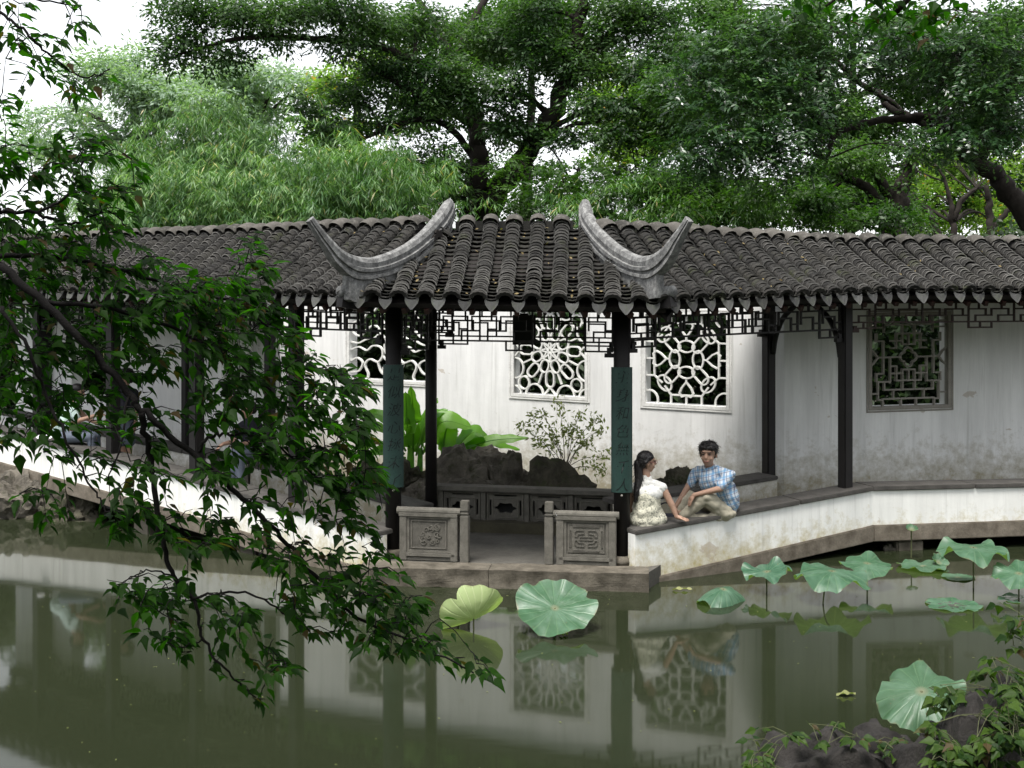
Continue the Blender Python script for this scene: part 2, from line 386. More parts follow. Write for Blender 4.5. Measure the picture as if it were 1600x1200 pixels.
def pat_heart():                                        # kidney loops and hearts round a centre
    o = []
    for k in range(4):
        a = math.radians(90 * k); o.append((circ(.5 + .145 * math.cos(a), .5 + .145 * math.sin(a), .065, .10, rot=90 * k), True))
        d = math.radians(90 * k + 45); o.append((capsule(.5 + .245 * math.cos(d), .5 + .245 * math.sin(d), .115, .06, 90 * k + 45), True))
        hx, hy = .5 + .34 * math.cos(a), .5 + .34 * math.sin(a); r = 90 * k
        o.append(([(hx + (x * math.cos(a) - y * math.sin(a)), hy + (x * math.sin(a) + y * math.cos(a))) for x, y in ((-.09, 0), (-.02, .06), (.035, .085), (.075, .055), (.06, 0), (.075, -.055), (.035, -.085), (-.02, -.06))], True))
        o.append(([(.5 + .21 * math.cos(a), .5 + .21 * math.sin(a)), (.5 + .25 * math.cos(a), .5 + .25 * math.sin(a))], False))
        o.append(([(.5 + .40 * math.cos(a), .5 + .40 * math.sin(a)), (.5 + .5 * math.cos(a), .5 + .5 * math.sin(a))], False))
        cx, cy = .5 + .38 * math.sqrt(2) * .7 * math.cos(d) * 1.02, .5 + .38 * math.sqrt(2) * .7 * math.sin(d) * 1.02
        o.append((circ(cx, cy, .10, .07, rot=90 * k + 45 + 90), True))
        q = math.radians(90 * k + 45); o.append((circ(.5 + .66 * math.cos(q), .5 + .66 * math.sin(q), .11), True))
        for s in (-1, 1):
            p0 = (.5 + .40 * math.cos(a) - s * .19 * math.sin(a), .5 + .40 * math.sin(a) + s * .19 * math.cos(a)); p1 = (.5 + .5 * math.cos(a) - s * .19 * math.sin(a), .5 + .5 * math.sin(a) + s * .19 * math.cos(a))
            p2 = (.5 + .40 * math.cos(a), .5 + .40 * math.sin(a)); o.append(([p1, p0, p2], False)); p3 = (.5 + .30 * math.cos(a) - s * .27 * math.sin(a), .5 + .30 * math.sin(a) + s * .27 * math.cos(a)); o.append(([p0, p3], False))
    return o
def pat_wave():                                         # flowing cloud scrolls
    o = []
    def S(pts): o.append(([tuple(p) for p in smoothpath(pts, 5)], False))
    for sx in (0, 1):
        f = (lambda x: x) if sx == 0 else (lambda x: 1 - x)
        S([(f(0), .92), (f(.12), .93), (f(.2), .84), (f(.14), .75), (f(.03), .70), (f(.03), .58), (f(.12), .54), (f(.2), .62), (f(.3), .68), (f(.36), .6), (f(.3), .52), (f(.2), .5), (f(.1), .45), (f(0), .46)])
        S([(f(0), .36), (f(.1), .40), (f(.2), .36), (f(.28), .42), (f(.38), .40), (f(.4), .3), (f(.34), .22), (f(.24), .25), (f(.18), .18), (f(.22), .06), (f(.2), 0)])
        S([(f(0), .22), (f(.08), .26), (f(.15), .2), (f(.1), .1), (f(0), .08)])
        S([(f(.36), .6), (f(.44), .52), (f(.5), .56)]); S([(f(.4), .3), (f(.46), .24), (f(.5), .28)])
        S([(f(.2), .84), (f(.3), .86), (f(.34), .95), (f(.32), 1)]); S([(f(.34), .22), (f(.38), .1), (f(.44), .05), (f(.44), 0)])
    o += [(circ(.5, .78, .11), True), (circ(.5, .66, .10, .05), True), (circ(.5, .13, .09, .07), True), ([(.5, .56), (.5, .61)], False), ([(.5, .89), (.5, 1)], False), ([(.5, .28), (.5, .2)], False), (circ(.5, .42, .075, .14), True)]
    return o
def pat_fret():                                         # right-angled fret round a quatrefoil
    o = []; c = .54
    q = []
    for k in range(4): q += circ(.5 + .055 * math.cos(math.radians(90 * k)), c + .055 * math.sin(math.radians(90 * k)), .052, n=8, a0=90 * k - 95, a1=90 * k + 95)
    o.append((q, True))
    for fx in (lambda x: x, lambda x: 1 - x):
        for fy in (lambda y: y, lambda y: 2 * c - y):
            L = [[(.395, c), (.26, c)], [(.26, c), (.26, .27), (.1, .27), (.1, .07), (.16, .07), (.16, 0)], [(.17, c), (.17, .36), (.08, .36), (.08, .27)], [(.26, .44), (.34, .44), (.34, .36), (.26, .36)],
                 [(.34, .36), (.42, .36), (.42, .40), (.5, .40)], [(.42, .36), (.42, .28), (.5, .28)], [(.34, .36), (.34, .28), (.42, .28), (.42, .18), (.18, .18), (.18, .27)], [(.1, .14), (0, .14)],
                 [(.42, .18), (.5, .18)], [(.3, .18), (.3, .08), (.16, .08)], [(.3, .08), (.5, .08)], [(.4, .08), (.4, 0)], [(.5, .40), (.5, .28)], [(.17, c), (.1, c), (.05, c + .06), (0, c + .09)], [(.26, c), (.17, c)]]
            for l in L:
                pts = [(fx(x), fy(y)) for x, y in l]
                if all(-0.01 <= p[1] <= 1.01 for p in pts): o.append((pts, False))
    o += [([(0, .87), (.18, .87), (.18, 1)], False), ([(1, .87), (.82, .87), (.82, 1)], False)]
    return o

def lattice_window(parent, p0, p1, zs0, zs1, h, pattern, frame_mat, lat_mat, n_in, pieces=True):
    """frame + lattice in the wall opening from plan point p0 to p1 with sill heights zs0, zs1"""
    win = empty('window', parent=parent)
    A, B = Vector((p0.x, p0.y, zs0)), Vector((p1.x, p1.y, zs1)); U = B - A; V = Vector((0, 0, h)); Nn = Vector((n_in.x, n_in.y, 0))
    t = 0.045
    mb = MB()
    u = U.normalized(); wl = U.length; f2 = [(-t / 2, -t / 2), (wl + t / 2, -t / 2), (wl + t / 2, h + t / 2), (-t / 2, h + t / 2)]
    mb.ribbon(f2, t, A + Nn * 0.036, u, Vector((0, 0, 1)), Nn, 0.10, True)
    f3 = [(-t - .02, -t - .02), (wl + t + .02, -t - .02), (wl + t + .02, h + t + .02), (-t - .02, h + t + .02)]
    mb.ribbon(f3, 0.02, A - Nn * 0.001, u, Vector((0, 0, 1)), Nn, 0.022, True)
    mb.build('frame', MAT[frame_mat], win)
    mb = MB()
    def ok(p): return -0.001 <= p[0] <= 1.001 and -0.001 <= p[1] <= 1.001
    for i, (pts, closed) in enumerate(pattern):
        runs = []
        if closed and all(ok(p) for p in pts): runs = [(pts, True)]
        else:
            seq = list(pts) + ([pts[0]] if closed else []); cur = []
            for p in seq:
                if ok(p): cur.append(p)
                else:
                    if len(cur) > 1: runs.append((cur, False))
                    cur = []
            if len(cur) > 1: runs.append((cur, False))
        for r_, cl in runs:
            mb.ribbon([(x * wl, y * h) for x, y in r_], 0.021, A + Nn * 0.05, u, Vector((0, 0, 1)), Nn, 0.045 + (i % 9) * 0.0012, cl)
    mb.build('lattice', MAT[lat_mat], win)
    return win

def wall_mesh(p0, p1, z0, z1, thick, n_in, holes):
    """straight wall p0->p1 with openings holes = [(s0, s1, sill0, sill1, height)] in metres along it; sloping sills allowed"""
    d = (p1 - p0); Ln = d.length; d = d / Ln; mb = MB()
    us = sorted({0.0, Ln} | {round(h[0], 4) for h in holes} | {round(h[1], 4) for h in holes})
    def pt(s, z, back): q = p0 + d * s + n_in * (thick if back else 0); return (q.x, q.y, z)
    for a, b in zip(us[:-1], us[1:]):
        hh = [h for h in holes if h[0] - 1e-3 <= a and b <= h[1] + 1e-3]
        spans = [((z0, z0), (z1, z1))]
        if hh:
            h = hh[0]; spans = [((z0, z0), (h[2], h[3])), ((h[2] + h[4], h[3] + h[4]), (z1, z1))]
        for (ba, bb), (ta, tb) in spans:
            for back in (False, True):
                q = [pt(a, ba, back), pt(b, bb, back), pt(b, tb, back), pt(a, ta, back)]
                mb.add(q, [(0, 1, 2, 3) if not back else (3, 2, 1, 0)])
        if hh:
            h = hh[0]; c = [(a, h[2]), (b, h[3]), (b, h[3] + h[4]), (a, h[2] + h[4])]
            for i in range(4):
                (s0, y0), (s1, y1) = c[i], c[(i + 1) % 4]
                mb.add([pt(s0, y0, False), pt(s0, y0, True), pt(s1, y1, True), pt(s1, y1, False)], [(0, 1, 2, 3)])
    for s in (0, Ln): mb.add([pt(s, z0, False), pt(s, z0, True), pt(s, z1, True), pt(s, z1, False)], [(0, 1, 2, 3)])
    mb.add([pt(0, z1, False), pt(Ln, z1, False), pt(Ln, z1, True), pt(0, z1, True)], [(0, 1, 2, 3)])
    return mb

# courtyard wall: D = 17 - 0.461 X from X=-4.2 to the bend behind the right column, then along the right walkway
WA, WB = V2(-4.2, 18.94), V2(3.55, 15.36)
WC = V2(9.6, 16.35)
def on_wall(x):                                          # photo column -> distance along WA-WB
    k = (x - CX) / F; D = 17.0 / (1 + 0.461 * k); return (V2(k * D, D) - WA).length, D
gw = empty('courtyard_wall', (0, 0, 0), label='long white plaster garden wall with ornamental lattice windows behind the waterside pavilion', cat='wall')
dW = (WB - WA).normalized(); nW = V2(-dW.y, dW.x)
holes = []; wins = []
for xa, xb, ya, yb, hh, pat in ((546, 672, 590, 598, 1.22, pat_wave()), (803, 914, 613, 622, 1.22, pat_flower()), (1009, 1135, 628, 637, 1.22, pat_heart())):
    s0, D0 = on_wall(xa); s1, D1 = on_wall(xb)
    z0_, z1_ = H - (ya - HY) / F * D0, H - (yb - HY) / F * D1
    z0_, z1_ = z0_ * .75 + z1_ * .25, z0_ * .25 + z1_ * .75
    holes.append((s0, s1, z0_, z1_, hh)); wins.append((s0, s1, z0_, z1_, hh, pat))
wall_mesh(WA, WB, 0.2, 3.42, 0.22, nW, holes).build('wall', MAT['plaster'], gw)
for s0, s1, a, b, hh, pat in wins: lattice_window(gw, WA + dW * s0, WA + dW * s1, a, b, hh, pat, 'trim', 'lattice', nW)
dC = (WC - WB).normalized(); nC = V2(-dC.y, dC.x)
def on_c(x):
    k = (x - CX) / F; r = WB - V2(0, 0); # solve (WB + s dC).x = k * (WB + s dC).y
    return (k * WB.y - WB.x) / (dC.x - k * dC.y)
s0, s1 = on_c(1362), on_c(1481); zq0 = H - (636 - HY) / F * (WB + dC * s0).y; zq1 = H - (632 - HY) / F * (WB + dC * s1).y
wall_mesh(WB + dC * 0.001, WC, 0.2, 3.42, 0.22, nC, [(s0, s1, zq0, zq1, 1.2)]).build('wall', MAT['plaster'], gw)
lattice_window(gw, WB + dC * s0, WB + dC * s1, zq0, zq1, 1.2, pat_fret(), 'lattice_grey', 'lattice_grey', nC)
# tile coping on the courtyard wall
mb = MB()
for (a, b, n) in ((WA, WB, nW),):
    d = (b - a).normalized(); Lw = (b - a).length
    for off, z, hw, hz in ((.11, 3.45, .2, .03), (.11, 3.52, .13, .04), (.11, 3.59, .07, .035)):
        c_ = (a + b) / 2 + n * off; mb.box((c_.x, c_.y, z), Lw / 2, hw, hz - .001, (d.x, d.y, 0), (n.x, n.y, 0))
mb.build('coping', MAT['tile_pan'], gw)
# back wall of the far-left walkway: starts where the courtyard ends
BL = lambda t: L0 + nL * WID + uL * t
lw = empty('walkway_wall', label='shaded grey plaster wall behind the walkway at left with an open window', cat='wall')
TS = 3.45
a, b = BL(TS), BL(9.6); dl = (b - a).normalized()
def on_l(x):
    k = (x - CX) / F; return (k * a.y - a.x) / (dl.x - k * dl.y)
sA, sB, sC, sD = on_l(432), on_l(352), on_l(182), on_l(112)
zw = H - (606 - HY) / F * (a + dl * (sA + sB) / 2).y
zo = H - (614 - HY) / F * (a + dl * (sC + sD) / 2).y
lwm = wall_mesh(a, b, 0.2, 3.5, 0.2, nL, [(max(.05, sA), sB, zw, zw, 1.2), (sC, sD, zo, zo, 1.25)]).build('wall', MAT['plaster'], lw)
lattice_window(lw, a + dl * max(.05, sA), a + dl * sB, zw, zw, 1.2, pat_flower(), 'trim', 'lattice', nL)
mb = MB(); c_ = a + dl * (sC + sD) / 2 + nL * .08; mb.box((c_.x, c_.y, zo - .02), (sD - sC) / 2 + .04, .16, .022, (dl.x, dl.y, 0), (nL.x, nL.y, 0)); mb.build('sill', MAT['lattice'], lw)
# return wall closing the courtyard at left
mb = MB(); e = WA + dW * .3; s_ = BL(TS); dd = (e - s_).normalized()
mb.slab(s_ + dd * .21, e, 0.2, 0.2, 3.4, 3.4, 0.2); mb.build('return_wall', MAT['plaster'], gw)
mk_leaf('litter', (0.10, 0.07, 0.03), (0.22, 0.17, 0.08), .2, .7, .2)
def leaf_quads(c, nrm, dr, L, W):
    """kite-shaped leaves: centres of the stalk end, normals, directions, lengths, widths -> verts, faces"""
    dr = dr - nrm * np.sum(dr * nrm, 1, keepdims=True); dr /= np.linalg.norm(dr, axis=1, keepdims=True) + 1e-9
    sd_ = np.cross(nrm, dr); L = np.asarray(L)[:, None]; W = np.asarray(W)[:, None]
    v = np.stack([c, c + dr * L * .42 + sd_ * W * .5, c + dr * L - nrm * L * .12, c + dr * L * .42 - sd_ * W * .5], 1)
    return v.reshape(-1, 3), np.arange(len(c) * 4)
def unit(a): return a / (np.linalg.norm(a, axis=1, keepdims=True) + 1e-9)
# ------------------------------------------------------------------ roof tiles (small grey clay tiles: cover rows, pan rows, drip tongues)
def arc_tile(hw0, hw1, rise, L, th, seg=6, concave=False):
    """half-round shell; y runs down the slope, upper end at 0"""
    vs, fs = [], []
    s = -1 if concave else 1
    for y, hw in ((0, hw0), (L, hw1)):
        for r_ in (0, th):
            for k in range(seg + 1):
                t = math.pi * k / seg if not concave else math.pi * (0.08 + 0.84 * k / seg)
                vs.append((-math.cos(t) * (hw - r_), y, s * math.sin(t) * (rise - r_) + (rise if concave else 0)))
    n = seg + 1
    o0, i0, o1, i1 = 0, n, 2 * n, 3 * n
    for k in range(seg):
        fs += [(o0 + k, o0 + k + 1, o1 + k + 1, o1 + k), (i0 + k, i1 + k, i1 + k + 1, i0 + k + 1), (o1 + k, o1 + k + 1, i1 + k + 1, i1 + k)]
    return np.array(vs, float), fs
def lathe_mesh(name, vs, fs, mat):
    me = bpy.data.meshes.new(name); me.from_pydata([tuple(v) for v in vs], [], fs)
    bm = bmesh.new(); bm.from_mesh(me); bmesh.ops.recalc_face_normals(bm, faces=bm.faces); bm.to_mesh(me); bm.free()
    me.materials.append(mat)
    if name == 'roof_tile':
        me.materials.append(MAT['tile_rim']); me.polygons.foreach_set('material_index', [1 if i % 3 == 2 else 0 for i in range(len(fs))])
    return me
COVER = arc_tile(0.072, 0.088, 0.068, 0.17, 0.0135)
PAN = arc_tile(0.10, 0.10, 0.045, 0.19, 0.014, 4, True)
ME_COVER = lathe_mesh('roof_tile', *COVER, MAT['tile'])
ME_PAN = lathe_mesh('pan_tile', *PAN, MAT['tile_pan'])
def drip_mesh():
    out = [(-.088, .035), (-.05, .008), (0, 0), (.05, .008), (.088, .035), (.092, 0), (.078, -.048), (.045, -.09), (.012, -.128), (-.012, -.128), (-.045, -.09), (-.078, -.048), (-.092, 0)]
    n = len(out); vs = []
    for dy in (0.0, 0.016):
        for x, z in out: vs.append((x, dy + 0.022 * math.cos(x / .095 * 1.4) - z * 0.25, z))
    fs = [tuple(range(n)), tuple(range(2 * n - 1, n - 1, -1))] + [(i, (i + 1) % n, n + (i + 1) % n, n + i) for i in range(n)]
    return lathe_mesh('drip_tile', vs, fs, MAT['tile_drip'])
ME_DRIP = drip_mesh()
def end_mesh():
    vs, fs = [], []; n = 12
    for k in range(n + 1):
        t = math.pi * k / n; j = 0.006 * (k % 2)
        vs += [(-math.cos(t) * .094, 0, math.sin(t) * .074), (-math.cos(t) * (.098 - j), .022, math.sin(t) * (.078 - j) - .012), (-math.cos(t) * .055, .012, math.sin(t) * .034 - .01)]
    for k in range(n): a = 3 * k; fs += [(a, a + 3, a + 4, a + 1), (a + 1, a + 4, a + 5, a + 2)]
    return lathe_mesh('end_tile', vs, fs, MAT['tile'])
ME_END = end_mesh()
def saddle_mesh():
    vs, fs = [], []; seg, m = 6, 8
    for j in range(m + 1):
        b = math.radians(-40 + 80 * j / m); R = 0.20
        for k in range(seg + 1):
            t = math.pi * k / seg; h = math.sin(t) * .082; x = -math.cos(t) * (.098)
            vs.append((x, math.sin(b) * (R + h), math.cos(b) * (R + h) - R))
    for j in range(m):
        for k in range(seg): a = j * (seg + 1) + k; fs.append((a, a + 1, a + seg + 2, a + seg + 1))
    me = lathe_mesh('ridge_tile', vs, fs, MAT['tile_ridge'])
    for p in me.polygons: p.use_smooth = True
    return me
ME_SADDLE = saddle_mesh()

rr = random.Random(5)
class Roof:
    """collects tile placements; the 300 nearest cover tiles become objects, the rest one joined part"""
    def __init__(s, name, parent): s.root = empty(name, parent=parent); s.cov = []; s.pan = []; s.bed = []
    def quad(s, A, B, C, D, n, keep=lambda p: True, sag=0.05, expo=0.066, eave=True, ridge=True, first=0, last=None):
        A, B, C, D = map(Vector, (A, B, C, D)); last = n if last is None else last
        across = (D - C).normalized()
        def row(u):
            E = C.lerp(D, u); R = A.lerp(B, u)
            def prof(v):
                p = E.lerp(R, v); p.z -= sag * math.sin(math.pi * min(1, v)) + (0.055 * ((v - .86) / .14) ** 2 if v > .86 else 0); return p
            return E, R, prof
        def frame(prof, v, Ln):
            p = prof(v); d = (prof(max(0, v - .02)) - prof(v + .02)).normalized()
            x = across - d * across.dot(d); x.normalize(); z = x.cross(d)
            if z.z < 0: z = -z
            return p, x, d, z
        for half in range(2 * n + 1):
            k = half / 2; cover = half % 2 == 0
            if k < first or k > last: continue
            u = k / n; E, R, prof = row(u); Ln = (E - R).length
            ex = expo if cover else expo * 1.5
            m_ = int(Ln / ex); base = 0.030 if cover else -0.030
            hit = False
            wob = rr.uniform(-.006, .006)
            for j in range(m_):
                v = (j * ex) / Ln
                p, x, d, z = frame(prof, v, Ln)
                if not keep(p): continue
                hit = True
                x = (x + d * rr.uniform(-.05, .05)).normalized(); d2 = (d + z * (0.37 + rr.uniform(-.09, .08))).normalized(); z2 = x.cross(d2)
                if z2.z < 0: z2 = -z2
                x2 = d2.cross(z2)
                scl = rr.uniform(.94, 1.06)
                if cover and rr.random() < .035: x = (x + d * rr.choice((-.16, .16))).normalized(); p = p + d * rr.uniform(.01, .035) + x * rr.uniform(-.012, .012)
                o = p - d2 * 0.15 + z * (base + 0.014 + rr.uniform(-.004, .004)) + x * (rr.uniform(-.005, .005) + wob)
                M = Matrix(((x2.x * scl, d2.x, z2.x, o.x), (x2.y * scl, d2.y, z2.y, o.y), (x2.z * scl, d2.z, z2.z, o.z), (0, 0, 0, 1)))
                (s.cov if cover else s.pan).append(M)
            p0 = prof(0)
            out = Vector((across.y, -across.x, 0)).normalized()
            if out.dot(E - R) < 0: out = -out
            if eave and keep(p0):
                z = Vector((0, 0, 1)); xx = out.cross(z)
                if not cover:
                    o = p0 + out * 0.035 + z * (-0.030 + rr.uniform(-.006, .006))
                    s.put('drip_tile', ME_DRIP, o, -xx, out, z, rr.uniform(.75, .86))
                else:
                    _, x, d, zn = frame(prof, 0, Ln)
                    s.put('end_tile', ME_END, p0 + d * 0.035 + zn * 0.035, x, d, zn, 1.0)
            pt = prof(1.0)
            if ridge and not cover and keep(prof(.97)):          # mortar block between two ridge tiles
                hx = (B - A).length / n / 2 + .004; s.bed.append((pt, hx))
            if ridge and cover and keep(prof(.97)):
                o = pt + Vector((0, 0, 0.095 + rr.uniform(-.010, .010)))
                xx = out.cross(Vector((0, 0, 1))); s.put('ridge_tile', ME_SADDLE, o, -xx, out, Vector((0, 0, 1)), rr.uniform(.95, 1.06))
    def put(s, name, me, o, x, y, z, sc_):
        ob = bpy.data.objects.new(name, me)
        ob.matrix_world = Matrix(((x.x * sc_, y.x * sc_, z.x * sc_, o.x), (x.y * sc_, y.y * sc_, z.y * sc_, o.y), (x.z * sc_, y.z * sc_, z.z * sc_, o.z), (0, 0, 0, 1)))
        link(ob, s.root)
    def deck(s, A, B, C, D, drop=0.06, th=0.05, name='roof_deck'):
        mb = MB(); q = [Vector(p) for p in (C, D, B, A)]
        nn = (q[1] - q[0]).cross(q[2] - q[0]).normalized()
        if nn.z < 0: nn = -nn
        mb.add([p - nn * drop for p in q] + [p - nn * (drop + th) for p in q], [(0, 1, 2, 3), (7, 6, 5, 4), (0, 4, 5, 1), (1, 5, 6, 2), (2, 6, 7, 3), (3, 7, 4, 0)])
        mb.build(name, MAT['beam_dark'], s.root)
    def finish(s, nparts=300, far=None):
        def key(M):
            t = M.translation; px = CX + F * t.x / t.y
            return t.y + (50 if not -40 < px < 1640 else 0)
        s.cov.sort(key=key)
        for M in s.cov[:nparts]:
            o = bpy.data.objects.new('roof_tile', ME_COVER); o.matrix_world = M; link(o, s.root)
        rn = np.random.default_rng(len(s.cov)); q = np.array([np.array(M.translation) + np.array(M.col[1][:3]) * .16 + np.array(M.col[2][:3]) * .075 for M in rr.sample(s.pan, min(90, len(s.pan)))])
        v, f = leaf_quads(q, unit(rn.normal(0, .3, q.shape) + np.array([0, -.5, .8])), rn.normal(0, 1, q.shape), rn.uniform(.025, .06, len(q)), rn.uniform(.015, .03, len(q))); raw_mesh('leaf_litter', v, f, 4, MAT['litter'], s.root)['kind'] = 'stuff'
        mb = MB()
        for (pa, ha), (pb, hb_) in zip(s.bed[:-1], s.bed[1:]):
            if (pa - pb).length < .5: mb.bar(pa + Vector((0, 0, .03)), pb + Vector((0, 0, .03)), .16, .11)
        if s.bed: o = mb.build('ridge_mortar', MAT['tile_pan'], s.root); o['kind'] = 'stuff'
        s.joined('roof_tile_rows', COVER, s.cov[nparts:], MAT['tile']); s.joined('pan_tile_rows', PAN, s.pan, MAT['tile_pan'])
    def joined(s, name, base, Ms, mat):
        if not Ms: return
        bv, bf = base; T = np.array([np.array(M) for M in Ms]); v = np.einsum('nij,mj->nmi', T[:, :3, :3], bv) + T[:, None, :3, 3]
        f = np.array(bf)[None] + (np.arange(len(Ms)) * len(bv))[:, None, None]
        o = raw_mesh(name, v, f, 4, mat, s.root); o['kind'] = 'stuff'
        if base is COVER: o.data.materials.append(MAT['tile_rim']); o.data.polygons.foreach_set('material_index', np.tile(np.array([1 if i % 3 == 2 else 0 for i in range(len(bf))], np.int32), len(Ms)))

# ------------------------------------------------------------------ fretwork under the eaves
def fret_segments(wd, h, unit, style):
    """bars of a hanging fret panel, x along, y down, in metres"""
    seg = []; n = max(3, int(round(wd / unit))); u = wd / n; r = h / 3
    seg += [(0, 0, wd, 0), (0, 0, 0, h * 1.25), (wd, 0, wd, h * 1.25)]
    for k in range(n):
        x = k * u; fl = (k % 2 == 0)
        if style == 0:
            seg += [(x + .45 * u, 0, x + .45 * u, r), (x, r, x + .75 * u, r), (x + .75 * u, r, x + .75 * u, 2 * r), (x + .3 * u, 2 * r, x + 1.0 * u, 2 * r), (x + .3 * u, 2 * r, x + .3 * u, 3 * r), (x + u, 0 if fl else r, x + u, 3 * r if fl else 2 * r), (x, 3 * r, x + u, 3 * r)]
        else:
            seg += [(x + .5 * u, 0, x + .5 * u, .8 * r), (x + .15 * u, .8 * r, x + u, .8 * r), (x + .15 * u, .8 * r, x + .15 * u, 2.2 * r), (x + .15 * u, 1.5 * r, x + .7 * u, 1.5 * r), (x + .7 * u, 1.5 * r, x + .7 * u, 3 * r), (x + .7 * u, 2.2 * r, x + u, 2.2 * r), (x, 3 * r, x + u, 3 * r), (x + u, .8 * r, x + u, 3 * r)]
        if k in (0, n - 1) or (style == 0 and k == n // 2):
            seg += [(x, 3 * r, x, 3.9 * r), (x + u, 3 * r, x + u, 3.9 * r), (x, 3.9 * r, x + u, 3.9 * r), (x + .5 * u, 3 * r, x + .5 * u, 3.9 * r)]
    return seg
def fretwork(parent, p0, p1, z0, z1, h, unit=0.34, style=0, t=0.02, mat='wood'):
    d = (p1 - p0); Ln = d.length; d /= Ln; n = V2(-d.y, d.x); mb = MB()
    W = lambda x, y: Vector((p0.x + d.x * x, p0.y + d.y * x, z0 + (z1 - z0) * x / Ln - y))
    sl = Vector((d.x * Ln, d.y * Ln, z1 - z0)).normalized(); nn = Vector((n.x, n.y, 0))
    for i, (xa, ya, xb, yb) in enumerate(fret_segments(Ln, h, unit, style)):
        a, b = W(xa, ya), W(xb, yb); vert = abs(xa - xb) < 1e-6
        ex = (b - a).normalized() * (t / 2)
        dep = t * (1.25 if vert else 1.0) + (i % 5) * 0.0006
        mb.bar(a - ex, b + ex, dep, t, (sl if vert else Vector((0, 0, 1))))
    for s in (0, 1):                                     # bracket blocks at the posts
        x = 0.035 if s == 0 else Ln - 0.035; c = W(x, h * 1.42); mb.box(c, .05, .028, .022, (d.x, d.y, 0), nn)
        c = W(x, h * 1.3); mb.box(c, .022, .031, h * .13, (d.x, d.y, 0), nn)
    return mb.build('fretwork', MAT[mat], parent)

def post(parent, p, z0, z1, hw=0.07, round_=False, mat='wood', name='column', d=V2(1, 0)):
    mb = MB()
    if round_: mb.tube([(p.x, p.y, z0), (p.x, p.y, z1)], hw, 20)
    else:
        mb.box((p.x, p.y, (z0 + z1) / 2), hw, hw, (z1 - z0) / 2, (d.x, d.y, 0), (-d.y, d.x, 0))
    return mb.build(name, MAT[mat], parent, bevel=0 if round_ else 0.012)

def parapet(parent, pts, n_list, mats=('plaster_low', 'seat', 'concrete'), beam=True, thick=0.13, seat_d=0.36, out=True):
    """pts = [(plan, z_top, z_white_bottom, z_beam_bottom)]; n_list inland normals at each point"""
    for (a, ta, wa, ba), (b, tb, wb, bb), na, nb in zip(pts[:-1], pts[1:], n_list[:-1], n_list[1:]):
        def quadprism(o0, o1, za0, zb0, za1, zb1, name, mat, bev=0):
            q = [a + na * o0, b + nb * o0, b + nb * o1, a + na * o1]; mb = MB()
            mb.add([(q[0].x, q[0].y, za0), (q[1].x, q[1].y, zb0), (q[2].x, q[2].y, zb0), (q[3].x, q[3].y, za0), (q[0].x, q[0].y, za1), (q[1].x, q[1].y, zb1), (q[2].x, q[2].y, zb1), (q[3].x, q[3].y, za1)],
                   [(3, 2, 1, 0), (4, 5, 6, 7), (0, 1, 5, 4), (1, 2, 6, 5), (2, 3, 7, 6), (3, 0, 4, 7)])
            return mb.build(name, MAT[mat], parent, bevel=bev)
        quadprism(0, thick, wa, wb, ta - .05, tb - .05, 'parapet', mats[0])
        quadprism(-.03, thick + .12, ba, bb, wa - .002, wb - .002, 'edge_beam', mats[2], 0.01) if beam else None
        Ln = (b - a).length; k = max(1, int(round(Ln / 1.25)))
        for i in range(k):                                # seat slabs laid end to end
            f0, f1 = i / k + (.0015 if i else 0), (i + 1) / k - .0015
            A_, B_ = a.lerp(b, f0), a.lerp(b, f1); n0, n1 = na.lerp(nb, f0), na.lerp(nb, f1); z0_, z1_ = ta + (tb - ta) * f0, ta + (tb - ta) * f1
            q = [A_ - n0 * .025, B_ - n1 * .025, B_ + n1 * (seat_d + .0), A_ + n0 * (seat_d + .0)]; mb = MB(); jz = rr.uniform(-.004, .004)
            mb.add([(q[0].x, q[0].y, z0_ - .05), (q[1].x, q[1].y, z1_ - .05), (q[2].x, q[2].y, z1_ - .05), (q[3].x, q[3].y, z0_ - .05), (q[0].x, q[0].y, z0_ + jz), (q[1].x, q[1].y, z1_ + jz), (q[2].x, q[2].y, z1_ + jz), (q[3].x, q[3].y, z0_ + jz)],
                   [(3, 2, 1, 0), (4, 5, 6, 7), (0, 1, 5, 4), (1, 2, 6, 5), (2, 3, 7, 6), (3, 0, 4, 7)])
            mb.build('bench_seat', MAT[mats[1]], parent, bevel=0.008)

def floor_strip(parent, pts, n_list, o0, o1, th=0.14):
    mb = MB()
    for (a, za), (b, zb), na, nb in zip(pts[:-1], pts[1:], n_list[:-1], n_list[1:]):
        q = [a + na * o0, b + nb * o0, b + nb * o1, a + na * o1]; z = [za, zb, zb, za]
        mb.add([(q[i].x, q[i].y, z[i] - th) for i in range(4)] + [(q[i].x, q[i].y, z[i]) for i in range(4)], [(3, 2, 1, 0), (4, 5, 6, 7), (0, 1, 5, 4), (1, 2, 6, 5), (2, 3, 7, 6), (3, 0, 4, 7)])
    return mb.build('floor', MAT['floor'], parent)

def beamline(parent, p0, p1, z0, z1, hw=0.06, hh=0.08, mat='beam_dark', name='eave_beam'):
    mb = MB(); mb.bar((p0.x, p0.y, z0), (p1.x, p1.y, z1), hw * 2, hh * 2); return mb.build(name, MAT[mat], parent)

# hips of the pavilion roof in plan
CL, CR = V2(-1.72, 12.25), V2(1.58, 12.05)
RL, RR_ = V2(-0.72, 13.86), V2(0.80, 13.74)
def side(a, b, p): return (b.x - a.x) * (p.y - a.y) - (b.y - a.y) * (p.x - a.x)
def front_face(p):
    return side(RL, CL, p) > -0.02 and side(RR_, CR, p) < 0.02
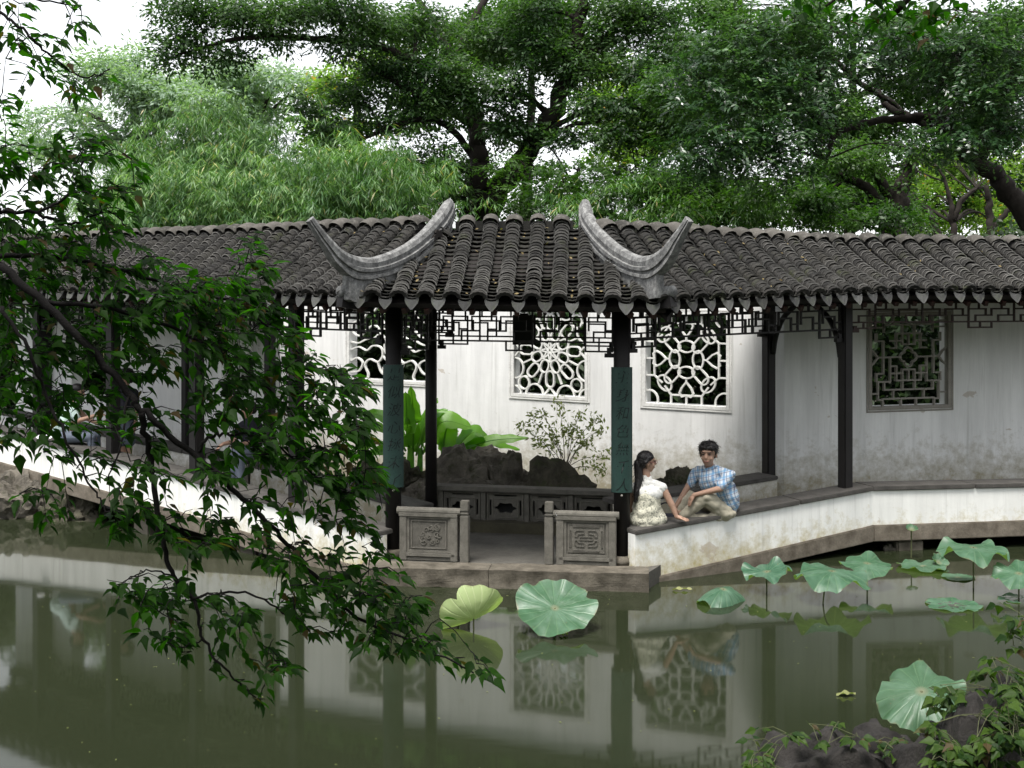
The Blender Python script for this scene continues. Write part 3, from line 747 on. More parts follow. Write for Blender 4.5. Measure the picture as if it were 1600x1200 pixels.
# ------------------------------------------------------------------ left walkway
OV, RD = -0.36, 0.86                                     # eave and ridge offsets from the water front
wl = empty('covered_walkway', (0, 0, 0), label='long tiled covered walkway running back to the left behind the branch', cat='walkway')
zt = [0.50, 0.83, 1.12, 1.19]; tt = [0.05, 3.43, 7.5, 9.6]
Lp = [(L0 + uL * t, z, z - .46, z - .46 - .19) for t, z in zip(tt, zt)]
Lp[0] = (Lp[0][0], .50, .06, -.12)
parapet(wl, Lp, [nL] * 4)
parapet(wl, [(BL(t) - nL * .34, z + .0, z - .42, 0) for t, z in ((.55, .55), (3.43, .84))], [nL] * 2, ('plaster', 'seat', 'concrete'), beam=False)
parapet(wl, [(BL(t) - nL * .36, z + .0, z - .42, 0) for t, z in ((3.6, .85), (9.6, 1.2))], [nL] * 2, ('plaster', 'seat', 'concrete'), beam=False)
floor_strip(wl, [(L0 + uL * t, z - .44) for t, z in zip((-.1, 3.43, 7.5, 9.6), zt)], [nL] * 4, .13, WID)
ZE = lambda t: 3.06 + 0.012 * t; ZR = lambda t: 3.86 + 0.008 * t
for t in (1.56, 3.36, 5.1, 6.85, 8.6):
    p = L0 + uL * t + nL * .22; post(wl, p, 0.2, ZE(t) + .1, .072, d=uL)
    if t > 3: p = BL(t) - nL * .06; post(wl, p, 0.2, ZE(t) + .1, .06, d=uL)
    pa, pb = L0 + uL * t + nL * .29, BL(t) - nL * .12
    beamline(wl, pa, pb, ZE(t) - .02, ZE(t) - .02, .04, .07, name='cross_beam')
cols = [0.12, 1.56, 3.36, 5.1, 6.85, 8.6]
for a_, b_ in zip(cols[:-1], cols[1:]):
    fretwork(wl, L0 + uL * (a_ + .08) + nL * .22, L0 + uL * (b_ - .08) + nL * .22, ZE(a_) - .13, ZE(b_) - .13, .27, .30, 1, .02)
    fretwork(wl, BL(a_ + .08) - nL * .06, BL(b_ - .08) - nL * .06, ZE(a_) - .13, ZE(b_) - .13, .24, .34, 0, .018)
beamline(wl, L0 + nL * .22 - uL * .05, L0 + uL * 9.6 + nL * .22, ZE(0) - .04, ZE(9.6) - .04)
beamline(wl, BL(.5) - nL * .06, BL(9.6) - nL * .06, ZE(.5) - .04, ZE(9.6) - .04)
for t, hgt in ((2.2, .16), (4.2, .22), (6.2, .36), (8.3, .44)):   # stone piers under the walkway
    mb = MB(); p = L0 + uL * t + nL * .12; mb.box((p.x, p.y, hgt / 2 - .3), .16, .12, hgt / 2 + .34, (uL.x, uL.y, 0), (nL.x, nL.y, 0)); mb.build('stone_pier', MAT['bank'], wl, bevel=.02)
rf = Roof('roof', wl)
def v3(p, z): return Vector((p.x, p.y, z))
t0, t1 = -1.45, 9.8
n = int((t1 - t0) / .238)
A, B, C, D = v3(L0 + uL * t0 + nL * RD, ZR(t0)), v3(L0 + uL * t1 + nL * RD, ZR(t1)), v3(L0 + uL * t0 + nL * OV, ZE(t0)), v3(L0 + uL * t1 + nL * OV, ZE(t1))
rf.quad(A, B, C, D, n, keep=lambda p: side(RL, CL, p) < -0.03 and p.y < 19 and (p.x < -0.62))
Ak, Bk = v3(L0 + uL * (t0) + nL * (WID + .45), ZE(t0)), v3(L0 + uL * t1 + nL * (WID + .45), ZE(t1))
rf.quad(A, B, Ak, Bk, n, keep=lambda p: p.x < -.7, eave=False, ridge=False, expo=.16)
# deck pieces start left of the hip
f = 1.05 / (t1 - t0)
rf.deck(A.lerp(B, f * 1.3), B, C.lerp(D, f * 1.3), D); rf.deck(A.lerp(B, f * 1.3), B, Ak.lerp(Bk, f * 1.3), Bk)
rf.finish(300)

# ------------------------------------------------------------------ right walkway (bends at R1)
wr = empty('covered_walkway', (0, 0, 0), label='tiled covered walkway bending away to the right, with white parapet bench', cat='walkway')
zr = [.574, .785, .77]
parapet(wr, [(R0, .574, .035, -.12), (R1, .785, .325, .13), (R2, .77, .33, .14)], [nR, nB / nB.dot(nR), nS])
floor_strip(wr, [(R0, .16), (R1, .36), (R2, .36)], [nR, nB, nS], .13, WID + .05)
bkp = R0 + nR * (WID - .05) + uR * .55; bke = R0 + nR * (WID - .05) + uR * 2.93
parapet(wr, [(bkp - nR * .3, .66, .2, 0), (bke - nR * .3, .80, .3, 0)], [nR, nR], ('plaster', 'seat', 'concrete'), beam=False)
E0, E1, E2 = 2.99, 3.11, 3.12; G0, G1, G2 = 3.80, 3.74, 3.74
cF = R0 + uR * 3.16 + nR * .2; cB = R0 + uR * 3.02 + nR * (WID - .08)
post(wr, cF, .2, 3.1, .066, d=uR); post(wr, cB, .2, 3.1, .066, d=uR)
cF2 = R1 + uS * 2.95 + nS * .2; post(wr, cF2, .2, 3.12, .066, d=uS)
FR = V2(1.18, 12.66)
fretwork(wr, FR + (cF - FR).normalized() * .1, cF - uR * .07, 2.90, 2.97, .31, .32, 1, .021)
fretwork(wr, cF + uS * .08, cF2 - uS * .08, 2.975, 2.985, .235, .30, 0, .019, 'wood_red')
fretwork(wr, cF2 + uS * .08, cF2 + uS * 3, 2.985, 2.985, .235, .30, 0, .019, 'wood_red')
fretwork(wr, V2(1.42, 14.25), cB - uR * .08, 2.88, 2.96, .28, .34, 0, .018)
beamline(wr, FR, cF, 2.98, 3.06); beamline(wr, cF, R2 + nS * .2, 3.06, 3.07); beamline(wr, V2(1.33, 14.2), cB, 2.96, 3.04)
beamline(wr, cF, cB, 3.0, 3.0, .04, .07, name='cross_beam')
for s_, (pa, pb) in enumerate(((cF, cB), (cB, cF))):      # curved struts of the cross frame
    d_ = (pb - pa); Ld = d_.length; mb = MB()
    pts = smoothpath([(pa.x + d_.x * k, pa.y + d_.y * k, z) for k, z in ((.06, 2.32), (.10, 2.55), (.20, 2.78), (.36, 2.94))], 5); mb.tube(pts, [.034] * len(pts), 8); mb.build('curved_strut', MAT['wood'], wr)
for t, zz in ((.5, .16), (2.4, .2)):
    mb = MB(); p = R1 + uS * t + nS * .14; mb.box((p.x, p.y, zz / 2 - .3), .17, .12, zz / 2 + .26, (uS.x, uS.y, 0), (nS.x, nS.y, 0)); mb.build('stone_pier', MAT['stone_slab'], wr, bevel=.02)
rf = Roof('roof', wr)
ov = lambda p, n_, o: p + n_ * o
nBs = nB / nB.dot(nR)
st = -1.3
A, B = v3(R0 + uR * st + nR * RD, G0 + .04), v3(R1 + nBs * RD, G1); C, D = v3(R0 + uR * st + nR * OV, E0 - .03), v3(R1 + nBs * OV, E1)
n = int(((R1 - R0).length - st) / .225)
rf.quad(A, B, C, D, n, keep=lambda p: side(RR_, CR, p) > 0.03 and p.x > .7)
Ab, Bb = v3(R0 + uR * st + nR * (WID + .12), E0 + .12), v3(R1 + nBs * (WID + .12), E1 + .1)
rf.quad(A, B, Ab, Bb, n, keep=lambda p: p.x > .9, eave=False, ridge=False, expo=.16)
fr_ = 1.0 / ((R1 - R0).length - st)
rf.deck(A.lerp(B, fr_ * 1.3), B, C.lerp(D, fr_ * 1.25), D); rf.deck(A.lerp(B, fr_ * 1.3), B, Ab.lerp(Bb, fr_ * 1.3), Bb)
A2, B2, C2, D2 = B, v3(R2 + nS * RD, G2), D, v3(R2 + nS * OV, E2)
n2 = int((R2 - R1).length / .238)
rf.quad(A2, B2, C2, D2, n2, first=.5); Ab2, Bb2 = Bb, v3(R2 + nS * (WID + .4), E2)
rf.quad(A2, B2, Ab2, Bb2, n2, eave=False, ridge=False, expo=.16, first=.5); rf.deck(A2, B2, C2, D2); rf.deck(A2, B2, Ab2, Bb2)
rf.finish(300)

# ------------------------------------------------------------------ pavilion
pv = empty('waterside_pavilion', (0, 12.6, 0), label='small tiled pavilion with two upswept eave corners standing over the pond', cat='pavilion')
pv.location = (0, 0, 0)
ZF = 0.18
mb = MB(); o4 = [V2(-1.60, 12.50), V2(1.39, 12.19), V2(1.60, 12.62), V2(1.45, 14.35), V2(-1.05, 14.85), V2(-1.60, 12.95)]
sl = [(p.x, p.y) for p in o4]; nn_ = len(sl)
mb.add([(x, y, ZF - .006) for x, y in sl] + [(x, y, -.25) for x, y in sl], [tuple(range(nn_))] + [(i, nn_ + i, nn_ + (i + 1) % nn_, (i + 1) % nn_) for i in range(nn_)])
mb.build('platform', MAT['floor'], pv)
# front edge stone: rough blocks laid end to end, pushed 3 cm out of the platform
e0, e1 = V2(-1.62, 12.44), V2(1.41, 12.13); de = (e1 - e0).normalized(); ne = V2(-de.y, de.x); Le = (e1 - e0).length
for a_, b_ in ((0, 1.38), (1.385, Le)):
    mb = MB(); c_ = e0 + de * ((a_ + b_) / 2) + ne * .15; mb.box((c_.x, c_.y, (ZF - .17) / 2 + .085), (b_ - a_) / 2, .17, .1, (de.x, de.y, 0), (ne.x, ne.y, 0))
    ob = mb.build('edge_stone', MAT['stone_slab'], pv)
    bm = bmesh.new(); bm.from_mesh(ob.data); bmesh.ops.subdivide_edges(bm, edges=bm.edges, cuts=7, use_grid_fill=True)
    for v in bm.verts:
        k = mnoise.noise(v.co * 4.0) * .012 + mnoise.noise(v.co * 13) * .006
        if v.co.z < .02: v.co.z += mnoise.noise(Vector((v.co.x * 3, 0, 5))) * .05
        v.co += Vector((ne.x, ne.y, .6)) * k
    bm.to_mesh(ob.data); bm.free()
FL, BLc, BRc = V2(-1.31, 13.0), V2(-1.0, 14.55), V2(1.33, 14.2)
for p, r_ in ((FL, .088), (FR, .088), (BLc, .072), (BRc, .072)):
    post(pv, p, ZF, 3.12, r_, True)
    mb = MB(); mb.tube([(p.x, p.y, ZF - .003), (p.x, p.y, ZF + .03), (p.x, p.y, ZF + .075), (p.x, p.y, ZF + .09)], [r_ * 1.45, r_ * 1.6, r_ * 1.5, r_ * 1.2], 20); mb.build('plinth', MAT['stone_slab'], pv)
for p, q, z in ((FL, FR, 2.99), (BLc, BRc, 2.99), (FL, BLc, 3.0), (FR, BRc, 3.0)): beamline(pv, p, q, z, z - .02, .055, .075)
def inset(p, q, a=.1): d = (q - p).normalized(); return p + d * a, q - d * a
p_, q_ = inset(FL, FR); fretwork(pv, p_, q_, 2.90, 2.88, .33, .30, 0, .0185)
p_, q_ = inset(BLc, BRc); fretwork(pv, p_, q_, 2.90, 2.88, .33, .36, 1, .019)
p_, q_ = inset(FL, BLc); fretwork(pv, p_, q_, 2.91, 2.91, .30, .34, 1, .018)
p_, q_ = inset(FR, BRc); fretwork(pv, p_, q_, 2.90, 2.89, .30, .34, 1, .018)

def plate(name, outer, holes_, th, O, U, V, Nn, mat, parent, bev=0.0):
    cu = bpy.data.curves.new(name, 'CURVE'); cu.dimensions = '2D'; cu.fill_mode = 'BOTH'; cu.extrude = th / 2; cu.bevel_depth = bev
    for poly in [outer] + holes_:
        s = cu.splines.new('POLY'); s.points.add(len(poly) - 1); s.use_cyclic_u = True
        for i, q in enumerate(poly): s.points[i].co = (q[0], q[1], 0, 1)
    to = bpy.data.objects.new('tmp', cu)
    me = bake(to); bpy.data.curves.remove(cu)
    O, U, V, Nn = Vector(O), Vector(U), Vector(V), Vector(Nn)
    for v in me.vertices: v.co = O + U * v.co.x + V * v.co.y + Nn * v.co.z
    me.materials.clear(); me.materials.append(MAT[mat]); me.name = name
    o = bpy.data.objects.new(name, me); link(o, parent); return o
rect = lambda x0, y0, x1, y1: [(x0, y0), (x1, y0), (x1, y1), (x0, y1)]
def cloud(cx, cy, rx, ry, n=40): return [(cx + rx * math.cos(t) * (1 + .13 * math.cos(6 * t)), cy + ry * math.sin(t) * (1 + .16 * math.cos(6 * t))) for t in [2 * math.pi * i / n for i in range(n)]]
# rear carved brick balustrade
b0, b1 = V2(-.93, 14.70), V2(1.32, 14.22); db = (b1 - b0).normalized(); nb_ = V2(-db.y, db.x); Lb = (b1 - b0).length
rl = empty('rear_railing', parent=pv); U3, N3, Z3 = Vector((db.x, db.y, 0)), Vector((nb_.x, nb_.y, 0)), Vector((0, 0, 1))
Ob = Vector((b0.x, b0.y, ZF))
mb = MB(); mb.box(Ob + U3 * (Lb / 2) + Z3 * .50, Lb / 2 + .05, .12, .03, U3, N3, Z3); mb.build('top_rail', MAT['brick_panel'], rl, bevel=.012)
mb = MB(); mb.box(Ob + U3 * (Lb / 2) + Z3 * .035, Lb / 2 + .02, .10, .034, U3, N3, Z3); mb.build('base_rail', MAT['brick_panel'], rl, bevel=.008)
for i in range(5):
    x = .06 + (Lb - .12) * i / 4; mb = MB(); mb.box(Ob + U3 * x + Z3 * .269, .03, .085, .199, U3, N3, Z3); mb.build('stile', MAT['brick_light' if i in (0, 4) else 'brick_panel'], rl, bevel=.006)
pw = (Lb - .12) / 4 - .066
for i in range(4):
    x = .06 + (Lb - .12) * i / 4 + .033; q = rect(0, 0, pw, .396)
    hs_ = [cloud(pw / 2, .2, .125, .062), rect(.1, .345, pw - .1, .362), rect(.1, .04, pw - .1, .057), rect(.04, .11, .062, .30), rect(pw - .062, .11, pw - .04, .30)]
    plate('panel', q, hs_, .05, Ob + U3 * x + Z3 * .071 - N3 * .02, U3, Z3, -N3, 'brick_panel', rl)
    rim = MB(); rim.ribbon(rect(.018, .018, pw - .018, .378), .012, Ob + U3 * x + Z3 * .071 - N3 * .05, U3, Z3, N3, .02, True); rim.ribbon(rect(.082, .088, pw - .082, .316), .008, Ob + U3 * x + Z3 * .071 - N3 * .049, U3, Z3, N3, .014, True); rim.build('panel_moulding', MAT['brick_light'], rl)
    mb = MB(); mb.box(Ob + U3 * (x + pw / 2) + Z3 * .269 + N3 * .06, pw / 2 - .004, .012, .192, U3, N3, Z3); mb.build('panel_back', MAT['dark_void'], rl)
# front balustrades with newel posts
def front_rail(pa, pb, newel_at, fill):
    d = (pb - pa).normalized(); n = V2(-d.y, d.x); Ln = (pb - pa).length; r = empty('front_railing', parent=pv)
    U, Nn, O = Vector((d.x, d.y, 0)), Vector((n.x, n.y, 0)), Vector((pa.x, pa.y, ZF))
    mb = MB(); mb.tube([O + Z3 * .535 - U * .03, O + U * (Ln + .03) + Z3 * .535], .042, 12, smooth=False); mb.box(O + U * (Ln / 2) + Z3 * .50, Ln / 2, .05, .018, U, Nn, Z3); mb.build('top_rail', MAT['brick_light'], r)
    mb = MB(); mb.box(O + U * (Ln / 2) + Z3 * .065, Ln / 2 - .03, .045, .02, U, Nn, Z3); mb.box(O + U * (Ln / 2) + Z3 * .02, Ln / 2 - .06, .03, .0195, U, Nn, Z3); mb.build('base_rail', MAT['brick_light'], r, bevel=.005)
    for x in (.045, Ln - .04): mb = MB(); mb.box(O + U * x + Z3 * .241, .04, .045, .24, U, Nn, Z3); mb.build('stile', MAT['brick_light'], r, bevel=.006)
    x0, x1 = .086, Ln - .081; w_, h_ = x1 - x0, .395
    PO = O + U * x0 + Z3 * .087
    mb = MB(); mb.box(PO + U * (w_ / 2) + Z3 * (h_ / 2), w_ / 2 - .001, .018, h_ / 2, U, Nn, Z3); mb.build('panel', MAT['brick_panel'], r)
    rim = MB(); rim.ribbon(rect(.014, .014, w_ - .014, h_ - .014), .026, PO - Nn * .021, U, Z3, Nn, .02, True); rim.ribbon(rect(.05, .05, w_ - .05, h_ - .05), .012, PO - Nn * .02, U, Z3, Nn, .014, True)
    rim.build('panel_moulding', MAT['brick_light'], r)
    mb = MB(); rg = random.Random(3)
    if fill == 'scroll':
        for k in range(15):
            cx, cy = rg.uniform(.11, w_ - .11), rg.uniform(.11, h_ - .11); rad = rg.uniform(.018, .04); a0 = rg.uniform(0, 360)
            mb.ribbon([(cx + rad * (1 - i / 16) * math.cos(math.radians(a0 + i * 32)), cy + rad * (1 - i / 16) * math.sin(math.radians(a0 + i * 32))) for i in range(13)], .009, PO - Nn * .019, U, Z3, Nn, .012 + k * .0006)
    else:
        c = (w_ / 2, h_ / 2)
        plates = [rect(c[0] - .07, c[1] - .016, c[0] + .07, c[1] + .016)]
        for sx in (-1, 1):
            for sy in (-1, 1):
                p = [(.02, .05), (.02, .085), (.10, .085), (.12, .065), (.12, .02), (.095, .02), (.085, .045)]
                plates.append([(c[0] + sx * x, c[1] + sy * y) for x, y in (p if sx * sy > 0 else p[::-1])])
        plates += [rect(.062, .11, .078, h_ - .11), rect(w_ - .078, .11, w_ - .062, h_ - .11), rect(.1, .062, w_ - .1, .073), rect(.1, h_ - .073, w_ - .1, h_ - .062)]
        plate('panel_face', rect(.058, .058, w_ - .058, h_ - .058), [], .004, PO - Nn * .021, U, Z3, -Nn, 'brick_light', r)
        for q in plates: mb.ribbon(q, .008, PO - Nn * .026, U, Z3, Nn, .012, True)
    mb.build('carving', MAT['brick_light' if fill == 'scroll' else 'brick_panel'], r)
    px = Ln + .075 if newel_at > 0 else -.075
    mb = MB(); c_ = O + U * px
    for z0_, z1_, hw in ((0, .50, .047), (.502, .515, .038), (.517, .535, .044), (.537, .553, .037), (.555, .66, .045)): mb.box(c_ + Z3 * ((z0_ + z1_) / 2), hw, hw, (z1_ - z0_) / 2 + .002, U, Nn, Z3)
    mb.build('newel_post', MAT['brick_light'], r, bevel=.006)
pq = lambda x, D: V2((x - CX) / F * D, D)
front_rail(pq(625, 12.86), pq(716, 12.74), 1, 'scroll'); front_rail(pq(869, 12.63), pq(963, 12.53), -1, 'fret')

rf = Roof('roof', pv)
dE = (CR - CL).normalized(); nE = V2(-dE.y, dE.x); zC, zD = 3.05, 2.985
A, B, C, D = v3(CL + nE * 1.66, 3.90), v3(CR + nE * 1.66, 3.90), v3(CL, zC), v3(CR, zD)
rf.quad(A, B, C, D, 12, keep=front_face, sag=.07)
# deck: trapezoid to the hips, and the rear slope
mid = RL.lerp(RR_, .5)
rf.deck(v3(RL, 3.90), v3(RR_, 3.90), C, D, drop=.075)
rf.deck(v3(RL, 3.90), v3(RR_, 3.90), v3(V2(-1.5, 15.25), 3.1), v3(V2(1.75, 14.9), 3.1), drop=.075)
rf.deck(v3(RL, 3.84), v3(V2(-1.2, 15.0), 3.2), C + Vector((0, 0, -.06)), v3(V2(-1.85, 13.2), 3.1), drop=.1); rf.deck(v3(RR_, 3.84), v3(V2(1.5, 14.6), 3.2), D + Vector((0, 0, -.06)), v3(V2(1.8, 13.0), 3.05), drop=.1)
A4, B4 = v3(RL + V2(-.6, .05), 3.90), v3(RR_ + V2(.6, -.05), 3.90)
rf.quad(A4, B4, v3(V2(-1.4, 15.25), 3.1), v3(V2(1.6, 14.95), 3.1), 10, eave=False, ridge=False, expo=.16)
rf.finish(300)
# upswept hip ridges
PROF = [(-.66, -1.95), (-.92, -1.9), (-.92, -1.52), (-.62, -1.44), (-.62, -1.12), (-.96, -1.05), (-.98, -.62), (-.70, -.54), (-.78, .08), (-.55, .60), (0, .84)]
PROF = PROF + [(-x, y) for x, y in PROF[-2::-1]]
def hip(pix):
    pts = smoothpath([tuple(P(x, y, D)) + (r, hs) for x, y, D, r, hs in pix], 6); m_ = len(pts); vs = []; np_ = len(PROF)
    pos_ = [Vector(q[:3]) for q in pts]
    for i in range(m_):
        t = (pos_[min(i + 1, m_ - 1)] - pos_[max(i - 1, 0)]).normalized(); hz = Vector((t.x, t.y, 0)).normalized(); sd_ = hz.cross(Vector((0, 0, 1))).normalized(); up = sd_.cross(t).normalized()
        r, hs = pts[i][3], pts[i][4]
        for x, y in PROF:
            yy = y if y > 0 else y * hs
            j = mnoise.noise(pos_[i] * 6 + Vector((x, y, 0))) * .05
            vs.append(pos_[i] + sd_ * (x * r * (1 + j)) + up * (yy * r * (1 + j)))
    fs = [(i * np_ + k, i * np_ + (k + 1) % np_, (i + 1) * np_ + (k + 1) % np_, (i + 1) * np_ + k) for i in range(m_ - 1) for k in range(np_)]
    fs += [tuple(range(np_)), tuple((m_ - 1) * np_ + k for k in range(np_))]
    mb = MB(); mb.add(vs, fs); o = mb.build('hip_ridge', MAT['cement'], rf.root)
    k0, k1 = int(m_ * .08), int(m_ * .68); vs = []; w_ = k1 - k0 + 1                # plaster web between the hip ridge and the tiles
    for i in range(k0, k1 + 1):
        t = (pos_[min(i + 1, m_ - 1)] - pos_[max(i - 1, 0)]); sd_ = Vector((t.x, t.y, 0)).normalized().cross(Vector((0, 0, 1))); b = pos_[i] - Vector((0, 0, pts[i][3] * 1.5)); dp = .17 + .16 * ((i - k0) / w_) ** 2 + .03 * mnoise.noise(pos_[i] * 9)
        for s_ in (-.05, .05): vs += [b + sd_ * s_, b + sd_ * s_ * 1.2 - Vector((0, 0, dp))]
    fs = [(i * 4 + a, i * 4 + b_, i * 4 + 4 + b_, i * 4 + 4 + a) for i in range(w_ - 1) for a, b_ in ((0, 1), (1, 3), (3, 2), (2, 0))] + [(0, 1, 3, 2), tuple(4 * (w_ - 1) + q for q in (0, 1, 3, 2))]
    mb = MB(); mb.add(vs, fs); mb.build('hip_web', MAT['cement'], rf.root); return o
for k in (0, 1):
    if k == 0: px = [(703, 316, 13.86, .058, .5), (699, 322, 13.78, .080, .8), (688, 340, 13.6, .086, 1.0), (664, 367, 13.25, .086, 1.0), (638, 388, 12.98, .085, 1.0), (607, 404, 12.68, .083, 1.0), (577, 412, 12.42, .080, 1.0), (552, 408, 12.22, .074, 1.25), (531, 396, 12.06, .062, 1.15), (513, 377, 11.94, .052, .9), (498, 358, 11.86, .044, .75), (486, 341, 11.8, .040, .7)]
    else: px = [(914, 316, 13.74, .058, .5), (915, 322, 13.68, .080, .8), (919, 340, 13.5, .086, 1.0), (937, 366, 13.15, .086, 1.0), (960, 388, 12.85, .085, 1.0), (984, 403, 12.55, .083, 1.0), (1004, 410, 12.28, .080, 1.0), (1022, 406, 12.06, .074, 1.25), (1040, 392, 11.9, .062, 1.15), (1055, 372, 11.78, .052, .9), (1066, 356, 11.7, .044, .75), (1075, 341, 11.64, .040, .7)]
    hip(px)
# corner eave tiles under the hip tips
for c_, s_ in ((CL, -1), (CR, 1)):
    mb = MB(); dd_ = V2(s_ * .62, -.78)
    a_ = Vector((c_.x, c_.y, 3.06)) - Vector((dd_.x, dd_.y, 0)) * .32; b_ = Vector((c_.x, c_.y, 3.10)) + Vector((dd_.x, dd_.y, 0)) * .10
    mb.tube([a_, (a_ + b_) / 2 + Vector((0, 0, -.01)), b_], [.075, .07, .06], 10); mb.build('corner_tile', MAT['cement'], rf.root)
    mb = MB(); mb.bar(a_ - Vector((0, 0, .12)), b_ - Vector((0, 0, .10)), .09, .12); mb.build('corner_rafter', MAT['wood'], rf.root)

# rafters of all three roofs (dark, seen from below and in the water)
def rafters(parent, a0, a1, e0, e1, zr0, zr1, ze0, ze1, n):
    mb = MB()
    for i in range(n):
        u = (i + .5) / n; r_ = a0.lerp(a1, u); e_ = e0.lerp(e1, u); mb.bar(v3(r_, zr0 + (zr1 - zr0) * u - .145), v3(e_, ze0 + (ze1 - ze0) * u - .15), .05, .055)
    o = mb.build('rafters', MAT['wood_red'], parent); o['kind'] = 'stuff'
rafters(wl, L0 + uL * 0 + nL * RD, L0 + uL * 9.6 + nL * RD, L0 + nL * (OV + .06), L0 + uL * 9.6 + nL * (OV + .06), ZR(0), ZR(9.6), ZE(0), ZE(9.6), 42)
rafters(wr, R0 + nR * RD, R1 + nB * RD, R0 + nR * (OV + .06), R1 + nB * (OV + .06), G0, G1, E0, E1, 14); rafters(wr, R1 + nB * RD, R2 + nS * RD, R1 + nB * (OV + .06), R2 + nS * (OV + .06), G1, G2, E1, E2, 23)
rafters(pv, RL, RR_, CL + nE * .06, CR + nE * .06, 3.88, 3.88, zC, zD, 14)

# couplet boards hung on the two front columns
def couplet(p, ytop, ybot, text, label, D, side_):
    zt_, zb_ = H - (ytop - HY) / F * D, H - (ybot - HY) / F * D
    o = empty('couplet_board', (p.x, p.y, zb_), label=label, cat='board', group='couplet boards on the front columns')
    mb = MB(); ro, ri = .128, .108; n = 14; vs = []
    view = math.atan2(-p.y, -p.x)
    for z in (0, zt_ - zb_):
        for r_ in (ro, ri):
            for k in range(n + 1):
                t = view + math.radians(-62 + 124 * k / n); vs.append((r_ * math.cos(t), r_ * math.sin(t), z))
    q = n + 1; fs = []
    for k in range(n): fs += [(k, k + 1, 2 * q + k + 1, 2 * q + k), (q + k, 3 * q + k, 3 * q + k + 1, q + k + 1), (k, q + k, q + k + 1, k + 1), (2 * q + k, 2 * q + k + 1, 3 * q + k + 1, 3 * q + k)]
    fs += [(0, 2 * q, 3 * q, q), (n, q + n, 3 * q + n, 2 * q + n)]
    mb.add(vs, fs); mb.build('board', MAT['board_green'], o)
    hh = (zt_ - zb_) / len(text)
    for i, ch in enumerate(text):
        cu = bpy.data.curves.new('character', 'FONT'); cu.body = ch; cu.size = hh * .80; cu.align_x = 'CENTER'; cu.shear = 0.25; cu.offset = -0.0015
        to = bpy.data.objects.new('tmp', cu)
        me = bake(to); bpy.data.curves.remove(cu)
        for v in me.vertices:
            a = view + v.co.x / (ro + .002) * 1.0; v.co = Vector(((ro + .0025) * math.cos(a), (ro + .0025) * math.sin(a), (len(text) - 1 - i) * hh + v.co.y + hh * .15))
        me.materials.clear(); me.materials.append(MAT['ink']); c = bpy.data.objects.new('character', me); link(c, o)
    mb = MB(); mb.tube([(0, 0, -.012), (0, 0, -.001)], .118, 18); mb.build('bottom_bracket', MAT['wood'], o)
    mb = MB(); mb.tube([(math.cos(view) * .11, math.sin(view) * .11, -.03), (math.cos(view) * .13, math.sin(view) * .13, -.03)], .012, 8); mb.build('nail', MAT['lattice_grey'], o)
couplet(FL, 570, 762, '是似波心拯未了', 'narrow green couplet board with brushed characters on the column beside the banana plant', 12.88, -1)
couplet(FR, 574, 770, '主身和色無千人', 'narrow green couplet board with brushed characters on the column beside the seated woman', 12.54, 1)
# dark square hanging lantern under the pavilion eave
p = P(819, 492, 13.6)
ln = empty('hanging_lantern', (p.x, p.y, p.z - .34), label='dark square wooden lantern hanging under the pavilion eave beam', cat='lantern')
mb = MB(); mb.box((0, 0, .17), .11, .11, .145); mb.build('body', MAT['dark_void'], ln)
mb = MB()
for sx in (-1, 1):
    for sy in (-1, 1): mb.box((sx * .118, sy * .118, .17), .014, .014, .165)
for z in (.012, .326):
    for s in (-1, 1): mb.box((0, s * .118, z), .13, .0155, .0125); mb.box((s * .118, 0, z), .0155, .13, .0115)
mb.build('frame', MAT['wood'], ln)
mb = MB(); mb.tube([(0, 0, .34), (0, 0, .62)], .008, 6); mb.box((0, 0, .345), .05, .05, .012); mb.build('hook', MAT['wood'], ln)
# ------------------------------------------------------------------ leaf materials
mk_leaf('banana', (0.09, 0.24, 0.022), (0.18, 0.36, 0.04), 0.45, 0.38, 0.4)
mk_leaf('shrub', (0.15, 0.18, 0.06), (0.30, 0.32, 0.14), 0.3, 0.45, 0.4)
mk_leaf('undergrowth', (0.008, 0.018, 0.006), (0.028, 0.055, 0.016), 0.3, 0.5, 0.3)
mk_leaf('creeper', (0.012, 0.036, 0.006), (0.055, 0.10, 0.014), 0.35, 0.5, 0.18, rare=(0.07, 0.05, 0.02))

def rock(name, c, sx, sy, sz, mat, seed, label, sub=5, rough=.42, strata=.12, group=None, rz=0):
    bm = bmesh.new(); bmesh.ops.create_icosphere(bm, subdivisions=sub, radius=1); so = Vector((seed * 7.3, seed * 3.1, seed))
    for v in bm.verts:
        d = v.co.normalized(); k = mnoise.fractal(d * 1.3 + so, 1, 2, 4) * rough * 1.5 - abs(mnoise.noise(d * 2.6 + so)) * rough * .9 + abs(mnoise.noise(d * 6 + so)) * rough * .35 - abs(mnoise.noise(d * 11 + so)) * rough * .22 - max(0, mnoise.noise(d * 17 + so)) * rough * .12
        q = d * (1 + k); q.x *= sx; q.y *= sy; q.z *= sz
        q.z += strata * sz * math.sin(q.z / sz * 9 + 3 * mnoise.noise(q * 2)) * .35
        q.z = max(q.z, -sz * .75); v.co = q
    me = bpy.data.meshes.new(name); bm.to_mesh(me); bm.free(); me.materials.append(MAT[mat])
    for p in me.polygons: p.use_smooth = mat == 'rock_near'
    o = bpy.data.objects.new(name, me); o.location = c; o.rotation_euler = (0, 0, rz); link(o)
    return tag(o, label, 'rock', group)
def rk(px, D, wpx, hpx, depth, seed, label, mat='rock', **kw):
    """rock whose top-centre shows at px, width and height in photo pixels"""
    s = D / F; p = P(px[0], px[1] + hpx / 2, D); return rock('rock', p, wpx * s / 2, depth / 2, hpx * s / 2, mat, seed, label, **kw)
g = 'limestone rocks in the courtyard behind the pavilion'
